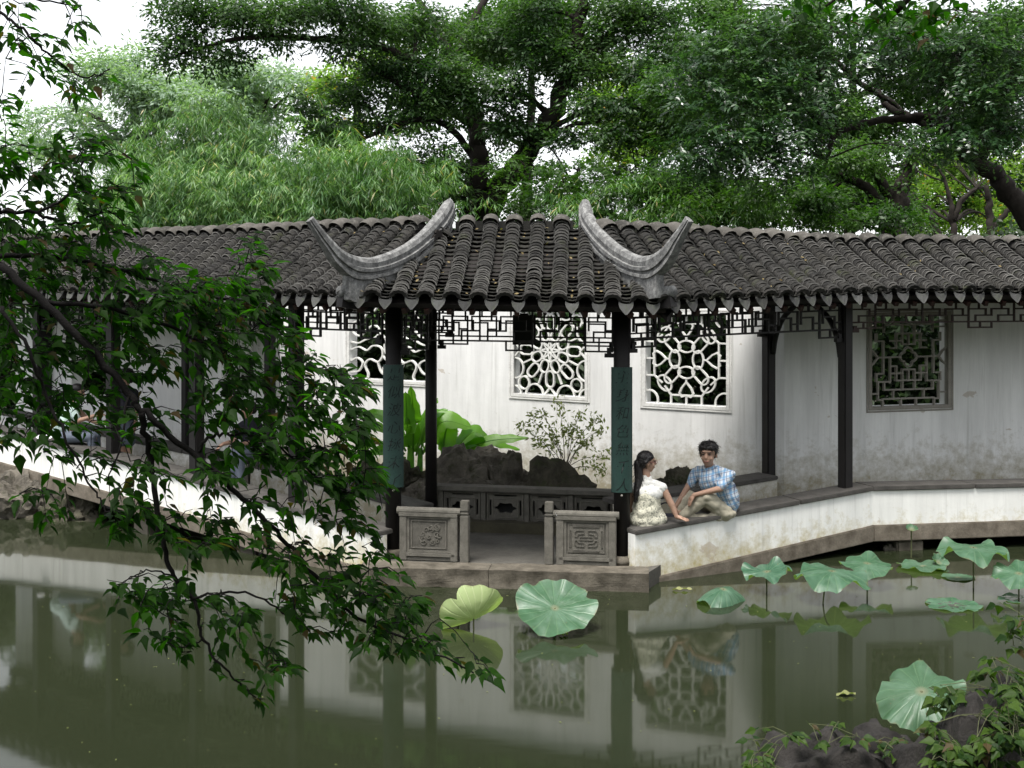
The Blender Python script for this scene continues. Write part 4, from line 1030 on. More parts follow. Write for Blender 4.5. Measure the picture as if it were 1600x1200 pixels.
rk((752, 702), 15.7, 140, 140, .6, 1, 'tall dark limestone boulder on top of the courtyard rock pile', group=g, rough=.3)
rk((712, 716), 15.15, 150, 130, .55, 2, 'broad grey limestone boulder low in the courtyard beside the inner column', group=g, rough=.32)
rk((862, 724), 15.15, 108, 150, .45, 3, 'flat topped mossy limestone rock under the leafy shrub', 'rock_moss', group=g, rough=.26)
rk((612, 722), 15.6, 120, 120, .6, 4, 'dark rock at the foot of the banana plant', 'rock_moss', group=g)
rk((796, 714), 15.35, 76, 130, .4, 6, 'small dark limestone wedge between two larger courtyard rocks', group=g, rough=.3)
rk((1060, 733), 14.75, 66, 62, .35, 5, 'dark angular rock between the seated woman and man', 'rock_moss', group=g)

# banana plant
def blade(pts, wid, fold=.25, tear=.12, seed=0, prof=None, n=22, roll=0):
    """long leaf along 3-D pts with half width wid"""
    rg = random.Random(seed); path = [Vector(p) for p in smoothpath([tuple(p) for p in pts], max(2, n // (len(pts) - 1)))]; m_ = len(path); vs = []; fs = []
    for i, p in enumerate(path):
        t = (path[min(i + 1, m_ - 1)] - path[max(i - 1, 0)]).normalized(); sd_ = t.cross(Vector((0, 0, 1)))
        if sd_.length < .2: sd_ = t.cross(Vector((0.3, -1, 0)))
        sd_.normalize(); up = sd_.cross(t).normalized(); f = i / (m_ - 1)
        if up.z < 0: up = -up
        if roll: rl_ = roll if up.y * math.cos(roll) < 0 or True else -roll; k_ = -1 if sd_.y < 0 else 1; sd_, up = sd_ * math.cos(rl_) + up * (k_ * math.sin(rl_)), up * math.cos(rl_) - sd_ * (k_ * math.sin(rl_))
        wv = wid * max(.015, (math.sin(math.pi * min(1, f * .86 + .14) ** .9) ** .6 if f > .16 else .05 + f * 1.2))
        a, b = wv * (1 - rg.random() * tear), wv * (1 - rg.random() * tear)
        wob = math.sin(i * 1.3 + seed) * .012
        vs += [p - sd_ * a + up * (a * fold + wob), p - sd_ * a * .5 + up * a * fold * .7, p, p + sd_ * b * .5 + up * b * fold * .7, p + sd_ * b + up * (b * fold - wob)]
    for i in range(m_ - 1):
        for k in range(4): q = i * 5 + k; fs.append((q, q + 1, q + 6, q + 5))
    return vs, fs
ban = empty('banana_plant', tuple(P(640, 745, 15.8)), label='bright green banana plant with broad leaves behind the pavilion', cat='plant')
bo = ban.location
bl_ = [[(640, 712), (636, 660), (634, 612)], [(645, 715), (646, 650), (642, 603)], [(634, 705), (605, 655), (558, 643)], [(632, 710), (590, 668), (530, 670)], [(630, 712), (585, 690), (552, 722)], [(634, 716), (590, 705), (556, 738)],
       [(650, 712), (668, 655), (700, 640)], [(660, 710), (690, 660), (738, 668)], [(690, 712), (700, 665), (722, 660)], [(700, 715), (740, 675), (766, 692)], [(700, 715), (760, 690), (826, 684)], [(695, 716), (745, 690), (812, 703)], [(692, 716), (700, 690), (706, 712)], [(640, 715), (655, 690), (668, 712)], [(655, 712), (672, 645), (684, 622)]]
bw = [.12, .10, .08, .09, .06, .07, .10, .14, .13, .13, .08, .11, .08, .06, .11]
rg = random.Random(4)
for i, (q, wd) in enumerate(zip(bl_, bw)):
    dz = rg.uniform(-.25, .2); pts = [P(q[0][0], q[0][1], 15.8), P(q[1][0], q[1][1], 15.8 + dz * .6), P(q[2][0], q[2][1], 15.8 + dz * 1.5)]
    vs, fs = blade(pts, wd * 1.4, fold=rg.uniform(.05, .25), seed=i, roll=rg.uniform(.3, .8))
    mb = MB(); mb.add([v - bo for v in vs], fs, True); mb.tube([p - bo for p in smoothpath([tuple(p) for p in pts], 6)], [max(.004, .016 * (1 - k / 13)) for k in range(13)], 5); mb.build('leaf', MAT['banana'], ban)
mb = MB()
for x, r_ in ((640, .07), (655, .05), (695, .06)): p = P(x, 760, 15.8) - bo; mb = MB(); mb.tube([p + Vector((0, 0, -.3)), p, P(x + 2, 700, 15.8) - bo], [r_, r_, r_ * .6], 10); mb.build('stem', MAT['banana'], ban)

# leafy shrub
sh = empty('leafy_shrub', tuple(P(885, 735, 15.3)), label='thin leafy shrub with pale leaves growing from the courtyard rocks', cat='shrub'); so_ = np.array(sh.location)
rn = np.random.default_rng(8); mb = MB(); cs = []
for tx, ty in ((874, 632), (830, 655), (815, 668), (848, 648), (905, 648), (930, 655), (918, 690), (950, 712), (862, 680), (890, 668), (940, 735), (840, 690), (935, 672)):
    b = P(886 + rn.uniform(-8, 8), 735, 15.3); t = P(tx, ty, 15.3 + rn.uniform(-.2, .2)); mid_ = b.lerp(t, .55) + Vector((0, 0, .05)) + Vector(((886 - tx) / 1500, 0, 0)); pts = smoothpath([tuple(b), tuple(mid_), tuple(t)], 8)
    mb.tube([np.array(p) - so_ for p in pts], [.006 - .004 * i / 16 for i in range(17)], 5)
    for p in pts[7:]:
        for _ in range(4): cs.append(p + rn.normal(0, .035, 3))
    for _ in range(26): cs.append(np.array(t) + rn.normal(0, .05, 3))
mb.build('stem', MAT['wood_red'], sh)
cs = np.array(cs) - so_; nn = unit(rn.normal(0, 1, (len(cs), 3)) + np.array([0, -.4, .9])); v, f = leaf_quads(cs, nn, rn.normal(0, 1, (len(cs), 3)), rn.uniform(.05, .085, len(cs)), rn.uniform(.022, .035, len(cs)))
raw_mesh('foliage', v, f, 4, MAT['shrub'], sh)

# ------------------------------------------------------------------ lotus
def mk_lotus(name='lotus', b0=(0.15, 0.23, 0.085), b1=(0.26, 0.34, 0.15)):
    m, nt, bs = newmat(name); tc = nt.nodes.new('ShaderNodeTexCoord').outputs['Object']; sep = nt.nodes.new('ShaderNodeSeparateXYZ'); nt.links.new(tc, sep.inputs[0])
    ang = math_n(nt, 'ARCTAN2', sep.outputs[1], sep.outputs[0]); rad = math_n(nt, 'SQRT', math_n(nt, 'ADD', math_n(nt, 'MULTIPLY', sep.outputs[0], sep.outputs[0]), math_n(nt, 'MULTIPLY', sep.outputs[1], sep.outputs[1])))
    vein = math_n(nt, 'POWER', math_n(nt, 'ABSOLUTE', math_n(nt, 'COSINE', math_n(nt, 'MULTIPLY', ang, 10.0))), 40.0)
    n1 = noise_tex(nt, 9, 5, .6, tc)
    top = ramp(nt, n1, [(.3, (0.026, 0.080, 0.044)), (.7, (0.060, 0.145, 0.088))])
    top = mix(nt, math_n(nt, 'MULTIPLY', nt.nodes.new('ShaderNodeObjectInfo').outputs['Random'], .45), top, (0.070, 0.135, 0.050))
    top = mix(nt, math_n(nt, 'MULTIPLY', ramp(nt, noise_tex(nt, 4, 4, .6, tc), [(.45, (0, 0, 0)), (.7, (1, 1, 1))]), .5), top, (0.14, 0.225, 0.165))
    top = mix(nt, math_n(nt, 'MULTIPLY', vein, 0.4), top, (0.13, 0.225, 0.12))
    top = mix(nt, ramp(nt, rad, [(0.0, (1, 1, 1)), (0.05, (0, 0, 0))]), top, (0.20, 0.20, 0.12))
    bot = mix(nt, math_n(nt, 'MULTIPLY', vein, 0.6), b0, b1)
    g_ = nt.nodes.new('ShaderNodeNewGeometry').outputs['Backfacing']; c = mix(nt, g_, top, bot)
    c = mix(nt, math_n(nt, 'MULTIPLY', ramp(nt, noise_tex(nt, 26, 4, .6, tc), [(.66, (0, 0, 0)), (.72, (1, 1, 1))]), .5), c, (0.16, 0.13, 0.06))
    at = nt.nodes.new('ShaderNodeAttribute'); at.attribute_name = 'rim'; k = math_n(nt, 'ADD', at.outputs['Fac'], math_n(nt, 'MULTIPLY', noise_tex(nt, 7, 5, .7, tc), .5))
    c = mix(nt, math_n(nt, 'MULTIPLY', ramp(nt, math_n(nt, 'MULTIPLY', k, .7), [(.86, (0, 0, 0)), (.93, (1, 1, 1))]), .8), c, (0.13, 0.085, 0.03))
    nt.links.new(c, bs.inputs['Base Color']); bs.inputs['Roughness'].default_value = .42; bs.inputs['Specular IOR Level'].default_value = .45
    bump(nt, bs, math_n(nt, 'ADD', math_n(nt, 'MULTIPLY', vein, -1.0), n1), .35, .01)
    tr = nt.nodes.new('ShaderNodeBsdfTranslucent'); nt.links.new(mix(nt, 1.0, c, (1.3, 1.6, .6), 'MULTIPLY'), tr.inputs['Color']); ms = nt.nodes.new('ShaderNodeMixShader'); ms.inputs[0].default_value = .25
    nt.links.new(bs.outputs[0], ms.inputs[1]); nt.links.new(tr.outputs[0], ms.inputs[2]); nt.links.new(ms.outputs[0], nt.nodes['Material Output'].inputs['Surface']); MAT[name] = m
mk_lotus(); mk_lotus('lotus_pale', (0.36, 0.44, 0.21), (0.52, 0.58, 0.33))
simple('lotus_stem', (0.09, 0.10, 0.045), .7, .3, 10, .1)
def lotus(px, D, r, nrm, label, cup=.15, wave=.10, k=5, fold=0, fax=0, seed=0, stem=True, yaw=0, sxy=(1, 1), foot=None, bend=0, mat='lotus'):
    o = P(px[0], px[1], D); nrm = Vector(nrm).normalized()
    root = empty('lotus_leaf', (o.x, o.y, max(0, o.z)), label=label, cat='lotus leaf', group='lotus leaves in the pond')
    mb = MB(); rings, seg = 11, 56; vs = [(0, 0, -.02 * r)]
    ca, sa = math.cos(math.radians(fax)), math.sin(math.radians(fax))
    for i in range(1, rings + 1):
        for j in range(seg):
            t = 2 * math.pi * j / seg; f = i / rings
            edge = 1 + .05 * math.sin(3 * t + seed) + .035 * math.sin(7 * t + seed * 2) + .03 * mnoise.noise(Vector((math.cos(t) * 3, math.sin(t) * 3, seed)))
            for nk in range(3):
                ta = (seed * 2.1 + nk * 2.3) % 6.28; da = abs((t - ta + math.pi) % (2 * math.pi) - math.pi)
                edge -= .13 * max(0, 1 - da / .14)
            q = r * f * (1 + (edge - 1) * f * f)
            x, y = q * math.cos(t) * sxy[0], q * math.sin(t) * sxy[1]
            z = cup * r * f * f + wave * r * (f ** 3) * (math.sin(k * t + seed * 1.7) + .5 * math.sin((k * 2 + 1) * t + seed)) + .03 * r * mnoise.noise(Vector((x * 6 / r, y * 6 / r, seed)))
            u = (x * ca + y * sa)
            if fold:
                a_ = fold * u / r; R_ = r / max(1e-3, abs(fold)); w_ = -x * sa + y * ca
                un, zn = R_ * math.sin(abs(a_)) * (1 if u > 0 else -1), z + R_ * (1 - math.cos(a_)) * (1 if fold > 0 else -1)
                x, y, z = un * ca - w_ * sa, un * sa + w_ * ca, zn
            vs.append((x, y, z))
    fs = [(0, 1 + j, 1 + (j + 1) % seg) for j in range(seg)] + [(1 + (i - 1) * seg + j, 1 + i * seg + j, 1 + i * seg + (j + 1) % seg, 1 + (i - 1) * seg + (j + 1) % seg) for i in range(1, rings) for j in range(seg)]
    mb.add(vs, fs, True); b = mb.build('blade', MAT[mat], root)
    at = b.data.attributes.new('rim', 'FLOAT', 'POINT'); at.data.foreach_set('value', [0.0] + [i / rings for i in range(1, rings + 1) for j in range(seg)])
    zf = sum((p.normal.z for p in b.data.polygons)) ; 
    if zf < 0: b.data.flip_normals()
    q_ = nrm.to_track_quat('Z', 'Y'); b.rotation_mode = 'QUATERNION'; b.rotation_quaternion = q_ @ Matrix.Rotation(yaw, 3, 'Z').to_quaternion(); b.location = (0, 0, o.z - root.location.z)
    if stem:
        ft = Vector((o.x, o.y, 0)) if foot is None else P(foot[0], foot[1], H * F / (foot[1] - HY)); rel = Vector(root.location)
        mid_ = o.lerp(ft, .5) + Vector((bend, 0, 0)); mb = MB(); pts = smoothpath([tuple(o - rel), tuple(mid_ - rel), tuple(ft - rel + Vector((0, 0, -.15)))], 6); mb.tube(pts, .008, 8); mb.build('stem', MAT['lotus_stem'], root)
    return root
lotus((867, 950), 10.75, .37, (0.02, -.46, .88), 'large round green lotus leaf tilted toward the viewer below the pavilion steps', cup=.06, wave=.07, k=5, seed=1)
lotus((740, 966), 10.72, .31, (-.42, .56, .70), 'pale folded lotus leaf showing its yellow green underside', cup=.15, wave=.06, fold=1.35, fax=35, seed=2, yaw=.5, mat='lotus_pale')
lotus((1130, 920), 11.75, .30, (.1, -.12, .98), 'drooping lotus leaf folded like a tent nearest the pavilion corner', cup=-.30, wave=.10, fold=-1.2, fax=100, seed=3)
lotus((1198, 893), 12.15, .25, (-.15, -.12, .98), 'cupped lotus leaf raised on a stem behind the tent shaped one', cup=.05, wave=.17, k=4, seed=4)
lotus((1300, 892), 11.8, .37, (.05, -.08, .98), 'widest wavy lotus leaf on a bent stem in front of the right parapet', cup=-.20, wave=.16, k=4, seed=5, foot=(1284, 945), bend=-.02)
lotus((1355, 880), 12.35, .27, (.0, -.20, .97), 'wavy lotus leaf overlapping behind the widest one', cup=-.10, wave=.15, k=3, seed=6)
lotus((1521, 855), 12.3, .35, (.0, -.04, .99), 'tall wavy lotus leaf standing high on twin stems at right', cup=-.12, wave=.18, k=4, seed=7)
lotus((1592, 896), 11.9, .27, (-.1, -.25, .96), 'ruffled lotus leaf cut by the right edge of the picture', cup=-.05, wave=.14, k=5, seed=8)
lotus((1442, 884), 13.2, .27, (0, 0, 1), 'flat ragged lotus pad floating below the parapet bend', cup=.02, wave=.07, k=6, seed=9, stem=False)
lotus((1466, 879), 13.3, .10, (.3, -.5, .8), 'tiny curled lotus leaf standing on the ragged pad', cup=.5, wave=.1, seed=10, stem=True)
lotus((1497, 902), 12.75, .175, (0, 0, 1), 'small oval lotus pad floating flat under the tall leaf', cup=.02, wave=.02, seed=11, stem=False)
lotus((1489, 946), 11.6, .27, (0, 0, 1), 'pale round lotus pad floating flat near the creepers', cup=.04, wave=.03, k=7, seed=12, stem=False)
lotus((1590, 936), 11.85, .2, (0, 0, 1), 'lotus pad floating flat under the ruffled leaf', cup=.02, wave=.03, seed=13, stem=False)
lotus((1440, 1080), 7.6, .29, (-.22, -.42, .87), 'big pale blue green lotus leaf leaning on the creeper covered rock', cup=-.25, wave=.12, k=5, seed=14)
lotus((1424, 828), 13.75, .07, (0, -.4, .9), 'very small young lotus leaf on the base of the parapet', cup=.5, wave=.05, seed=15)
# loose bits on the water
def floater(px, L_, W_, label, mat, seed, curl=.3):
    D = H * F / (px[1] - HY); p = P(px[0], px[1], D); vs, fs = blade([(-L_ / 2, 0, .012), (0, .01, .012 + curl * L_ * .3), (L_ / 2, .01, .015)], W_, .2, .1, seed, n=10)
    mb = MB(); mb.add(vs, fs, True); o = mb.build('floating_leaf', MAT[mat], None); o.location = p; tag(o, label, 'leaf', 'fallen leaves floating on the pond')
mk_leaf('fallen', (0.16, 0.18, 0.06), (0.26, 0.27, 0.12), .3, .5, .3)
floater((1322, 1088), .15, .03, 'curled yellow green leaf floating alone in open water', 'fallen', 1, .22)
floater((880, 994), .085, .035, 'small pale leaf floating under the large round lotus leaf', 'fallen', 2, .1)
floater((1066, 923), .22, .03, 'pale narrow leaf floating by the parapet foot', 'fallen', 3, .1)

# scraps of paper
def paper(px, D, L_, W_, label, rz, name='paper_sheet'):
    p = P(px[0], px[1], D); mb = MB(); vs = []; 
    for i in range(5):
        for j in range(5): vs.append((-L_ / 2 + L_ * i / 4, -W_ / 2 + W_ * j / 4, .004 + .02 * math.sin(i * 1.1 + j * .8) ** 2 + (.03 if i == 0 else 0)))
    mb.add(vs, [(i * 5 + j, i * 5 + j + 1, i * 5 + j + 6, i * 5 + j + 5) for i in range(4) for j in range(4)], True); o = mb.build(name, MAT['paper'], None); o.location = p; o.rotation_euler = (math.radians(14), 0, rz); tag(o, label, 'paper')
paper((71, 685), 16.42, .20, .15, 'crumpled white paper lying on the parapet beside the seated person', -.5)
paper((871, 808), 12.6, .05, .035, 'tiny white paper scrap on the carved railing by the newel post', .3)

# undergrowth behind the walls (one mass)
def mass(name, boxes, n, L, W, mat, label, seed):
    rn = np.random.default_rng(seed); c = []
    for (x0, x1, y0, y1, z0, z1) in boxes:
        k = int(n * (x1 - x0)); q = np.stack([rn.uniform(x0, x1, k), rn.uniform(y0, y1, k), np.zeros(k)], 1)
        top = z0 + (z1 - z0) * (.82 + .12 * np.sin(q[:, 0] * 2.1 + seed) + .06 * np.sin(q[:, 0] * 5.3)); q[:, 2] = z0 + (top - z0) * rn.random(k) ** .6; c.append(q)
    c = np.concatenate(c); nn = unit(rn.normal(0, .8, c.shape) + np.array([0, -.3, 1])); v, f = leaf_quads(c, nn, rn.normal(0, 1, c.shape) + np.array([0, 0, -.3]), rn.uniform(L * .7, L * 1.3, len(c)), rn.uniform(W * .7, W * 1.3, len(c)))
    o = raw_mesh(name, v, f, 4, MAT[mat]); tag(o, label, 'undergrowth', kind='stuff')
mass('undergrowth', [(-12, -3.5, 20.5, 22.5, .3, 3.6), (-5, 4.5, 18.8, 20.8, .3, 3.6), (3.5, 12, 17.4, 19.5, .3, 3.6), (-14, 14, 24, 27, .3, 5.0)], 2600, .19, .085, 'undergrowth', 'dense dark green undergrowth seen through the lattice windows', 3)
# specks of pollen and leaf litter drifting on the water
rn = np.random.default_rng(12); n_ = 260; c = np.stack([rn.uniform(-5, 6, n_), rn.uniform(6.5, 13, n_), np.full(n_, .004)], 1); v, f = leaf_quads(c, unit(np.tile([[0., 0, 1]], (n_, 1)) + rn.normal(0, .02, (n_, 3))), rn.normal(0, 1, (n_, 3)), rn.uniform(.008, .03, n_), rn.uniform(.006, .014, n_)); v[:, 2] = np.maximum(v[:, 2], .003)
tag(raw_mesh('water_litter', v, f, 4, MAT['fallen']), 'tiny specks of leaf litter drifting on the pond', 'litter', kind='stuff')
# ------------------------------------------------------------------ people
simple('skin', (0.40, 0.245, 0.175), .55, .08, 20, .05, .35)
simple('hair', (0.012, 0.010, 0.010), .45, .3, 60, .3, .4)
simple('lips', (0.33, 0.13, 0.11), .5, .1, 20, 0)
simple('khaki', (0.42, 0.385, 0.30), .85, .15, 9, .1, .2)
simple('mint', (0.50, 0.62, 0.58), .85, .12, 9, .1, .2)
simple('dark_cloth', (0.03, 0.03, 0.04), .85, .2, 9, .1, .2)
simple('red_cloth', (0.20, 0.05, 0.06), .85, .2, 9, .1, .2)
simple('denim', (0.13, 0.15, 0.19), .85, .2, 9, .1, .2)
simple('white_cloth', (0.70, 0.70, 0.68), .85, .1, 20, .1, .2)
simple('shoe', (0.03, 0.028, 0.026), .5, .2, 9, .05, .4)
def mk_plaid():
    m, nt, bs = newmat('plaid'); tc = nt.nodes.new('ShaderNodeTexCoord').outputs['Object']; mp = nt.nodes.new('ShaderNodeMapping'); mp.inputs['Rotation'].default_value = (0.1, .25, .5); nt.links.new(tc, mp.inputs[0]); sep = nt.nodes.new('ShaderNodeSeparateXYZ'); nt.links.new(mp.outputs[0], sep.inputs[0])
    def stripes(src, freq, ph, lo, hi): return ramp(nt, math_n(nt, 'FRACT', math_n(nt, 'ADD', math_n(nt, 'MULTIPLY', src, freq), ph)), [(lo, (0, 0, 0)), (lo + .02, (1, 1, 1)), (hi, (1, 1, 1)), (hi + .02, (0, 0, 0))])
    c = (0.46, 0.50, 0.54)
    c = mix(nt, math_n(nt, 'MULTIPLY', stripes(sep.outputs[0], 16, 0, .1, .42), .75), c, (0.11, 0.24, 0.42))
    c = mix(nt, math_n(nt, 'MULTIPLY', stripes(sep.outputs[2], 16, .3, .1, .42), .6), c, (0.12, 0.27, 0.44))
    c = mix(nt, math_n(nt, 'MULTIPLY', stripes(sep.outputs[0], 16, .0, .62, .72), .8), c, (0.10, 0.11, 0.17))
    c = mix(nt, math_n(nt, 'MULTIPLY', stripes(sep.outputs[2], 16, .0, .6, .7), .8), c, (0.11, 0.11, 0.17))
    nt.links.new(c, bs.inputs['Base Color']); bs.inputs['Roughness'].default_value = .85; bs.inputs['Specular IOR Level'].default_value = .15; bump(nt, bs, noise_tex(nt, 14, 3, .5, tc), .4, .02); MAT['plaid'] = m
mk_plaid()
def mk_print(name, base, spot, scale, thr):
    m, nt, bs = newmat(name); tc = nt.nodes.new('ShaderNodeTexCoord').outputs['Object']
    v = nt.nodes.new('ShaderNodeTexVoronoi'); v.inputs['Scale'].default_value = scale; nt.links.new(tc, v.inputs['Vector'])
    n_ = noise_tex(nt, scale * .8, 3, .6, tc, 1.5)
    c = mix(nt, ramp(nt, n_, [(thr, (0, 0, 0)), (thr + .06, (1, 1, 1))]), base, spot)
    nt.links.new(c, bs.inputs['Base Color']); bs.inputs['Roughness'].default_value = .9; bs.inputs['Specular IOR Level'].default_value = .1; bump(nt, bs, noise_tex(nt, 18, 3, .5, tc), .35, .02); MAT[name] = m
mk_print('dress_print', (0.60, 0.58, 0.47), (0.20, 0.20, 0.17), 55, .53)
mk_print('lace', (0.74, 0.73, 0.70), (0.50, 0.47, 0.43), 70, .60)

def cap_bm(bm, a, ra, b, rb):
    a, b = Vector(a), Vector(b)
    t = bmesh.new(); 
    v1 = bmesh.ops.create_icosphere(t, subdivisions=2, radius=ra)['verts']; bmesh.ops.translate(t, verts=v1, vec=a)
    v2 = bmesh.ops.create_icosphere(t, subdivisions=2, radius=rb)['verts']; bmesh.ops.translate(t, verts=v2, vec=b)
    r = bmesh.ops.convex_hull(t, input=t.verts); bmesh.ops.delete(t, geom=list({g for g in r['geom_interior'] + r['geom_unused'] if isinstance(g, bmesh.types.BMVert)}), context='VERTS')
    me = bpy.data.meshes.new('t'); t.to_mesh(me); t.free(); bm.from_mesh(me); bpy.data.meshes.remove(me)
def ell_bm(bm, c, r, rot=(0, 0, 0)):
    from mathutils import Euler
    t = bmesh.new(); bmesh.ops.create_icosphere(t, subdivisions=3, radius=1)
    M = Matrix.Translation(Vector(c)) @ Euler(rot).to_matrix().to_4x4() @ Matrix.Diagonal((*r, 1)); bmesh.ops.transform(t, matrix=M, verts=t.verts)
    me = bpy.data.meshes.new('t'); t.to_mesh(me); t.free(); bm.from_mesh(me); bpy.data.meshes.remove(me)
def blob(name, shapes, mat, parent, voxel=.009, smooth=4, wrinkle=0, wscale=14):
    """fuse tapered limbs ('c', a, ra, b, rb) and ellipsoids ('e', centre, radii, rot) into one smooth surface"""
    bm = bmesh.new()
    for s in shapes:
        if s[0] == 'c': cap_bm(bm, *s[1:])
        else: ell_bm(bm, *s[1:])
    me = bpy.data.meshes.new(name); bm.to_mesh(me); bm.free(); o = bpy.data.objects.new(name, me)
    r = o.modifiers.new('r', 'REMESH'); r.mode = 'VOXEL'; r.voxel_size = voxel
    s = o.modifiers.new('s', 'SMOOTH'); s.iterations = smooth; s.factor = .5
    me2 = bake(o); bpy.data.meshes.remove(me)
    me2.name = name; me2.materials.clear(); me2.materials.append(MAT[mat])
    if wrinkle:
        n = len(me2.vertices); co = np.empty(n * 3, np.float32); nr = np.empty(n * 3, np.float32)
        me2.vertices.foreach_get('co', co); me2.vertex_normals.foreach_get('vector', nr); co = co.reshape(-1, 3)
        k = np.array([abs(mnoise.noise(Vector(c) * wscale)) * 2 - .6 + .6 * mnoise.noise(Vector(c) * wscale * .45) for c in co], np.float32)
        me2.vertices.foreach_set('co', (co + nr.reshape(-1, 3) * (wrinkle * k)[:, None]).ravel()); me2.update()
    me2.polygons.foreach_set('use_smooth', np.ones(len(me2.polygons), bool))
    o2 = bpy.data.objects.new(name, me2); link(o2, parent); return o2
def strands(o, n, L_, wd, drop, seed):
    """loose hair strands rooted on the hair surface, added to the same mesh"""
    rn = np.random.default_rng(seed); me = o.data; nv = len(me.vertices); co = np.empty(nv * 3, np.float32); nr = np.empty(nv * 3, np.float32); me.vertices.foreach_get('co', co); me.vertex_normals.foreach_get('vector', nr)
    i = rn.integers(0, nv, n); b = co.reshape(-1, 3)[i]; d = unit(nr.reshape(-1, 3)[i] * .55 + np.array([0, 0, -drop]) + rn.normal(0, .35, (n, 3))); s = unit(np.cross(d, nr.reshape(-1, 3)[i] + rn.normal(0, .3, (n, 3)))) * wd; l = rn.uniform(.5, 1.2, (n, 1)) * L_
    m1 = b + d * l * .5; tp = b + d * l + np.array([0, 0, -.3]) * l; bm = bmesh.new(); bm.from_mesh(me)
    for k in range(n):
        vs = [bm.verts.new(x) for x in (b[k] - s[k] - d[k] * .006, b[k] + s[k] - d[k] * .006, m1[k] + s[k] * .6, tp[k], m1[k] - s[k] * .6)]; bm.faces.new(vs)
    bm.to_mesh(me); bm.free()
def hand(w, f, up, size=1.0, spread=.12, curl=.25, side=1):
    """palm + five bent fingers; w wrist, f finger direction, up back of the hand"""
    w, f, up = Vector(w), Vector(f).normalized(), Vector(up).normalized(); s = f.cross(up).normalized() * side; up = s.cross(f).normalized() * side; o = []
    if up.dot(Vector((0, 0, 1))) < -2: up = -up
    k = size; pc = w + f * .045 * k
    o.append(('c', w, .021 * k, pc + s * .0, .026 * k)); 
    for i, (off, L_) in enumerate(((-.030, .062), (-.010, .074), (.010, .078), (.030, .070))):
        a = w + f * .055 * k + s * off * .8 * k; d = (f + s * (off / .03) * spread).normalized(); b = a + (d * .034 - up * curl * .012) * k; c = b + (d * (1 - curl * .5) - up * curl * 1.0).normalized() * (L_ - .03) * k
        o += [('c', w + f * .03 * k + s * off * .5 * k, .014 * k, a, .0105 * k), ('c', a, .0105 * k, b, .009 * k), ('c', b, .009 * k, c, .0072 * k)]
    a = w + f * .02 * k + s * .022 * k; b = a + (s * .03 + f * .022 - up * .004) * k; c = b + (s * .008 + f * .03 - up * .006) * k; o += [('c', a, .013 * k, b, .011 * k), ('c', b, .011 * k, c, .0085 * k)]
    return o
def head_shapes(c, fwd, k=1.0, tilt=0.0):
    """head centred at c looking along fwd"""
    c, f = Vector(c), Vector(fwd).normalized(); s = f.cross(Vector((0, 0, 1))).normalized(); u = s.cross(f); az = math.atan2(f.y, f.x) - math.pi / 2
    R = lambda a, b, d: c + s * a * k + f * b * k + u * d * k
    sh = [('e', R(0, -.012, .025), (.074 * k, .090 * k, .088 * k), (0, 0, az)), ('e', R(0, .022, -.035), (.058 * k, .066 * k, .078 * k), (0, 0, az)), ('e', R(0, .045, -.088), (.028 * k, .026 * k, .022 * k), (0, 0, az)),
          ('c', R(0, .086, .008), .008 * k, R(0, .103, -.024), .0125 * k), ('e', R(0, .082, -.060), (.022 * k, .012 * k, .010 * k), (0, 0, az)), ('e', R(0, .072, .028), (.05 * k, .016 * k, .012 * k), (0, 0, az))]
    for q in (-1, 1): sh += [('e', R(q * .076, -.008, -.015), (.010 * k, .018 * k, .030 * k), (0, 0, az)), ('e', R(q * .034, .060, -.035), (.022 * k, .02 * k, .022 * k), (0, 0, az))]
    return sh, R, az
def face_parts(parent, R, az, k, body_mats=True):
    for q in (-1, 1):
        blob('eye', [('e', R(q * .031, .081, .004), (.0135 * k, .006 * k, .006 * k), (0, 0, az))], 'hair', parent, .003, 1)
        blob('eyebrow', [('c', R(q * .016, .087, .024), .004 * k, R(q * .046, .078, .027), .0035 * k)], 'hair', parent, .003, 1)
    blob('mouth', [('c', R(-.019, .086, -.060), .004 * k, R(.019, .086, -.060), .004 * k), ('e', R(0, .092, -.062), (.014 * k, .005 * k, .005 * k), (0, 0, az))], 'lips', parent, .003, 1)

# man on the right parapet, legs drawn up, facing the woman with his head turned to the camera
MD = 13.10; mo = P(1127, 808, MD)
man = empty('person', tuple(mo), label='man in blue plaid shirt and khaki trousers sitting with knees drawn up on the parapet', cat='person')
q = lambda x, y, d=0: Vector(((x - 1127) / F * MD, d, (808 - y) / F * MD))
neck, lsh, rsh = q(1110, 729, .0), q(1137, 741, -.10), q(1093, 740, .14)
hd, R, az = head_shapes(q(1106, 708, -.03), (-.38, -.90, -.06), 1.17)
lw_, rw_ = q(1080, 769, -.20), q(1056, 792, .02)
lel, rel_ = q(1118, 759, -.22), q(1078, 763, .12)
shp = hd + [('c', q(1106, 722, -.0), .050, q(1113, 736, .03), .056), ('c', q(1113, 742, .02), .09, q(1130, 795, .02), .10),
      ('c', lsh, .045, q(1124, 756, -.20), .042), ('c', q(1124, 756, -.20), .041, lel, .038), ('c', lel, .037, lw_, .025), ('c', rsh, .045, rel_, .039), ('c', rel_, .037, rw_, .025),
      ('c', q(1062, 802, -.0), .036, q(1054, 808, .02), .034), ('c', q(1054, 808, .02), .033, q(1047, 811, .02), .026)]
shp += hand(lw_, (-.55, -.05, -.84), (-.8, -.3, .5), 1.0, .1, .35, 1) + hand(rw_, (-.35, -.1, -.93), (-.8, -.5, .2), .95, .1, .35, -1)
blob('body', shp, 'skin', man, .0055, 3)
face_parts(man, R, az, 1.17)
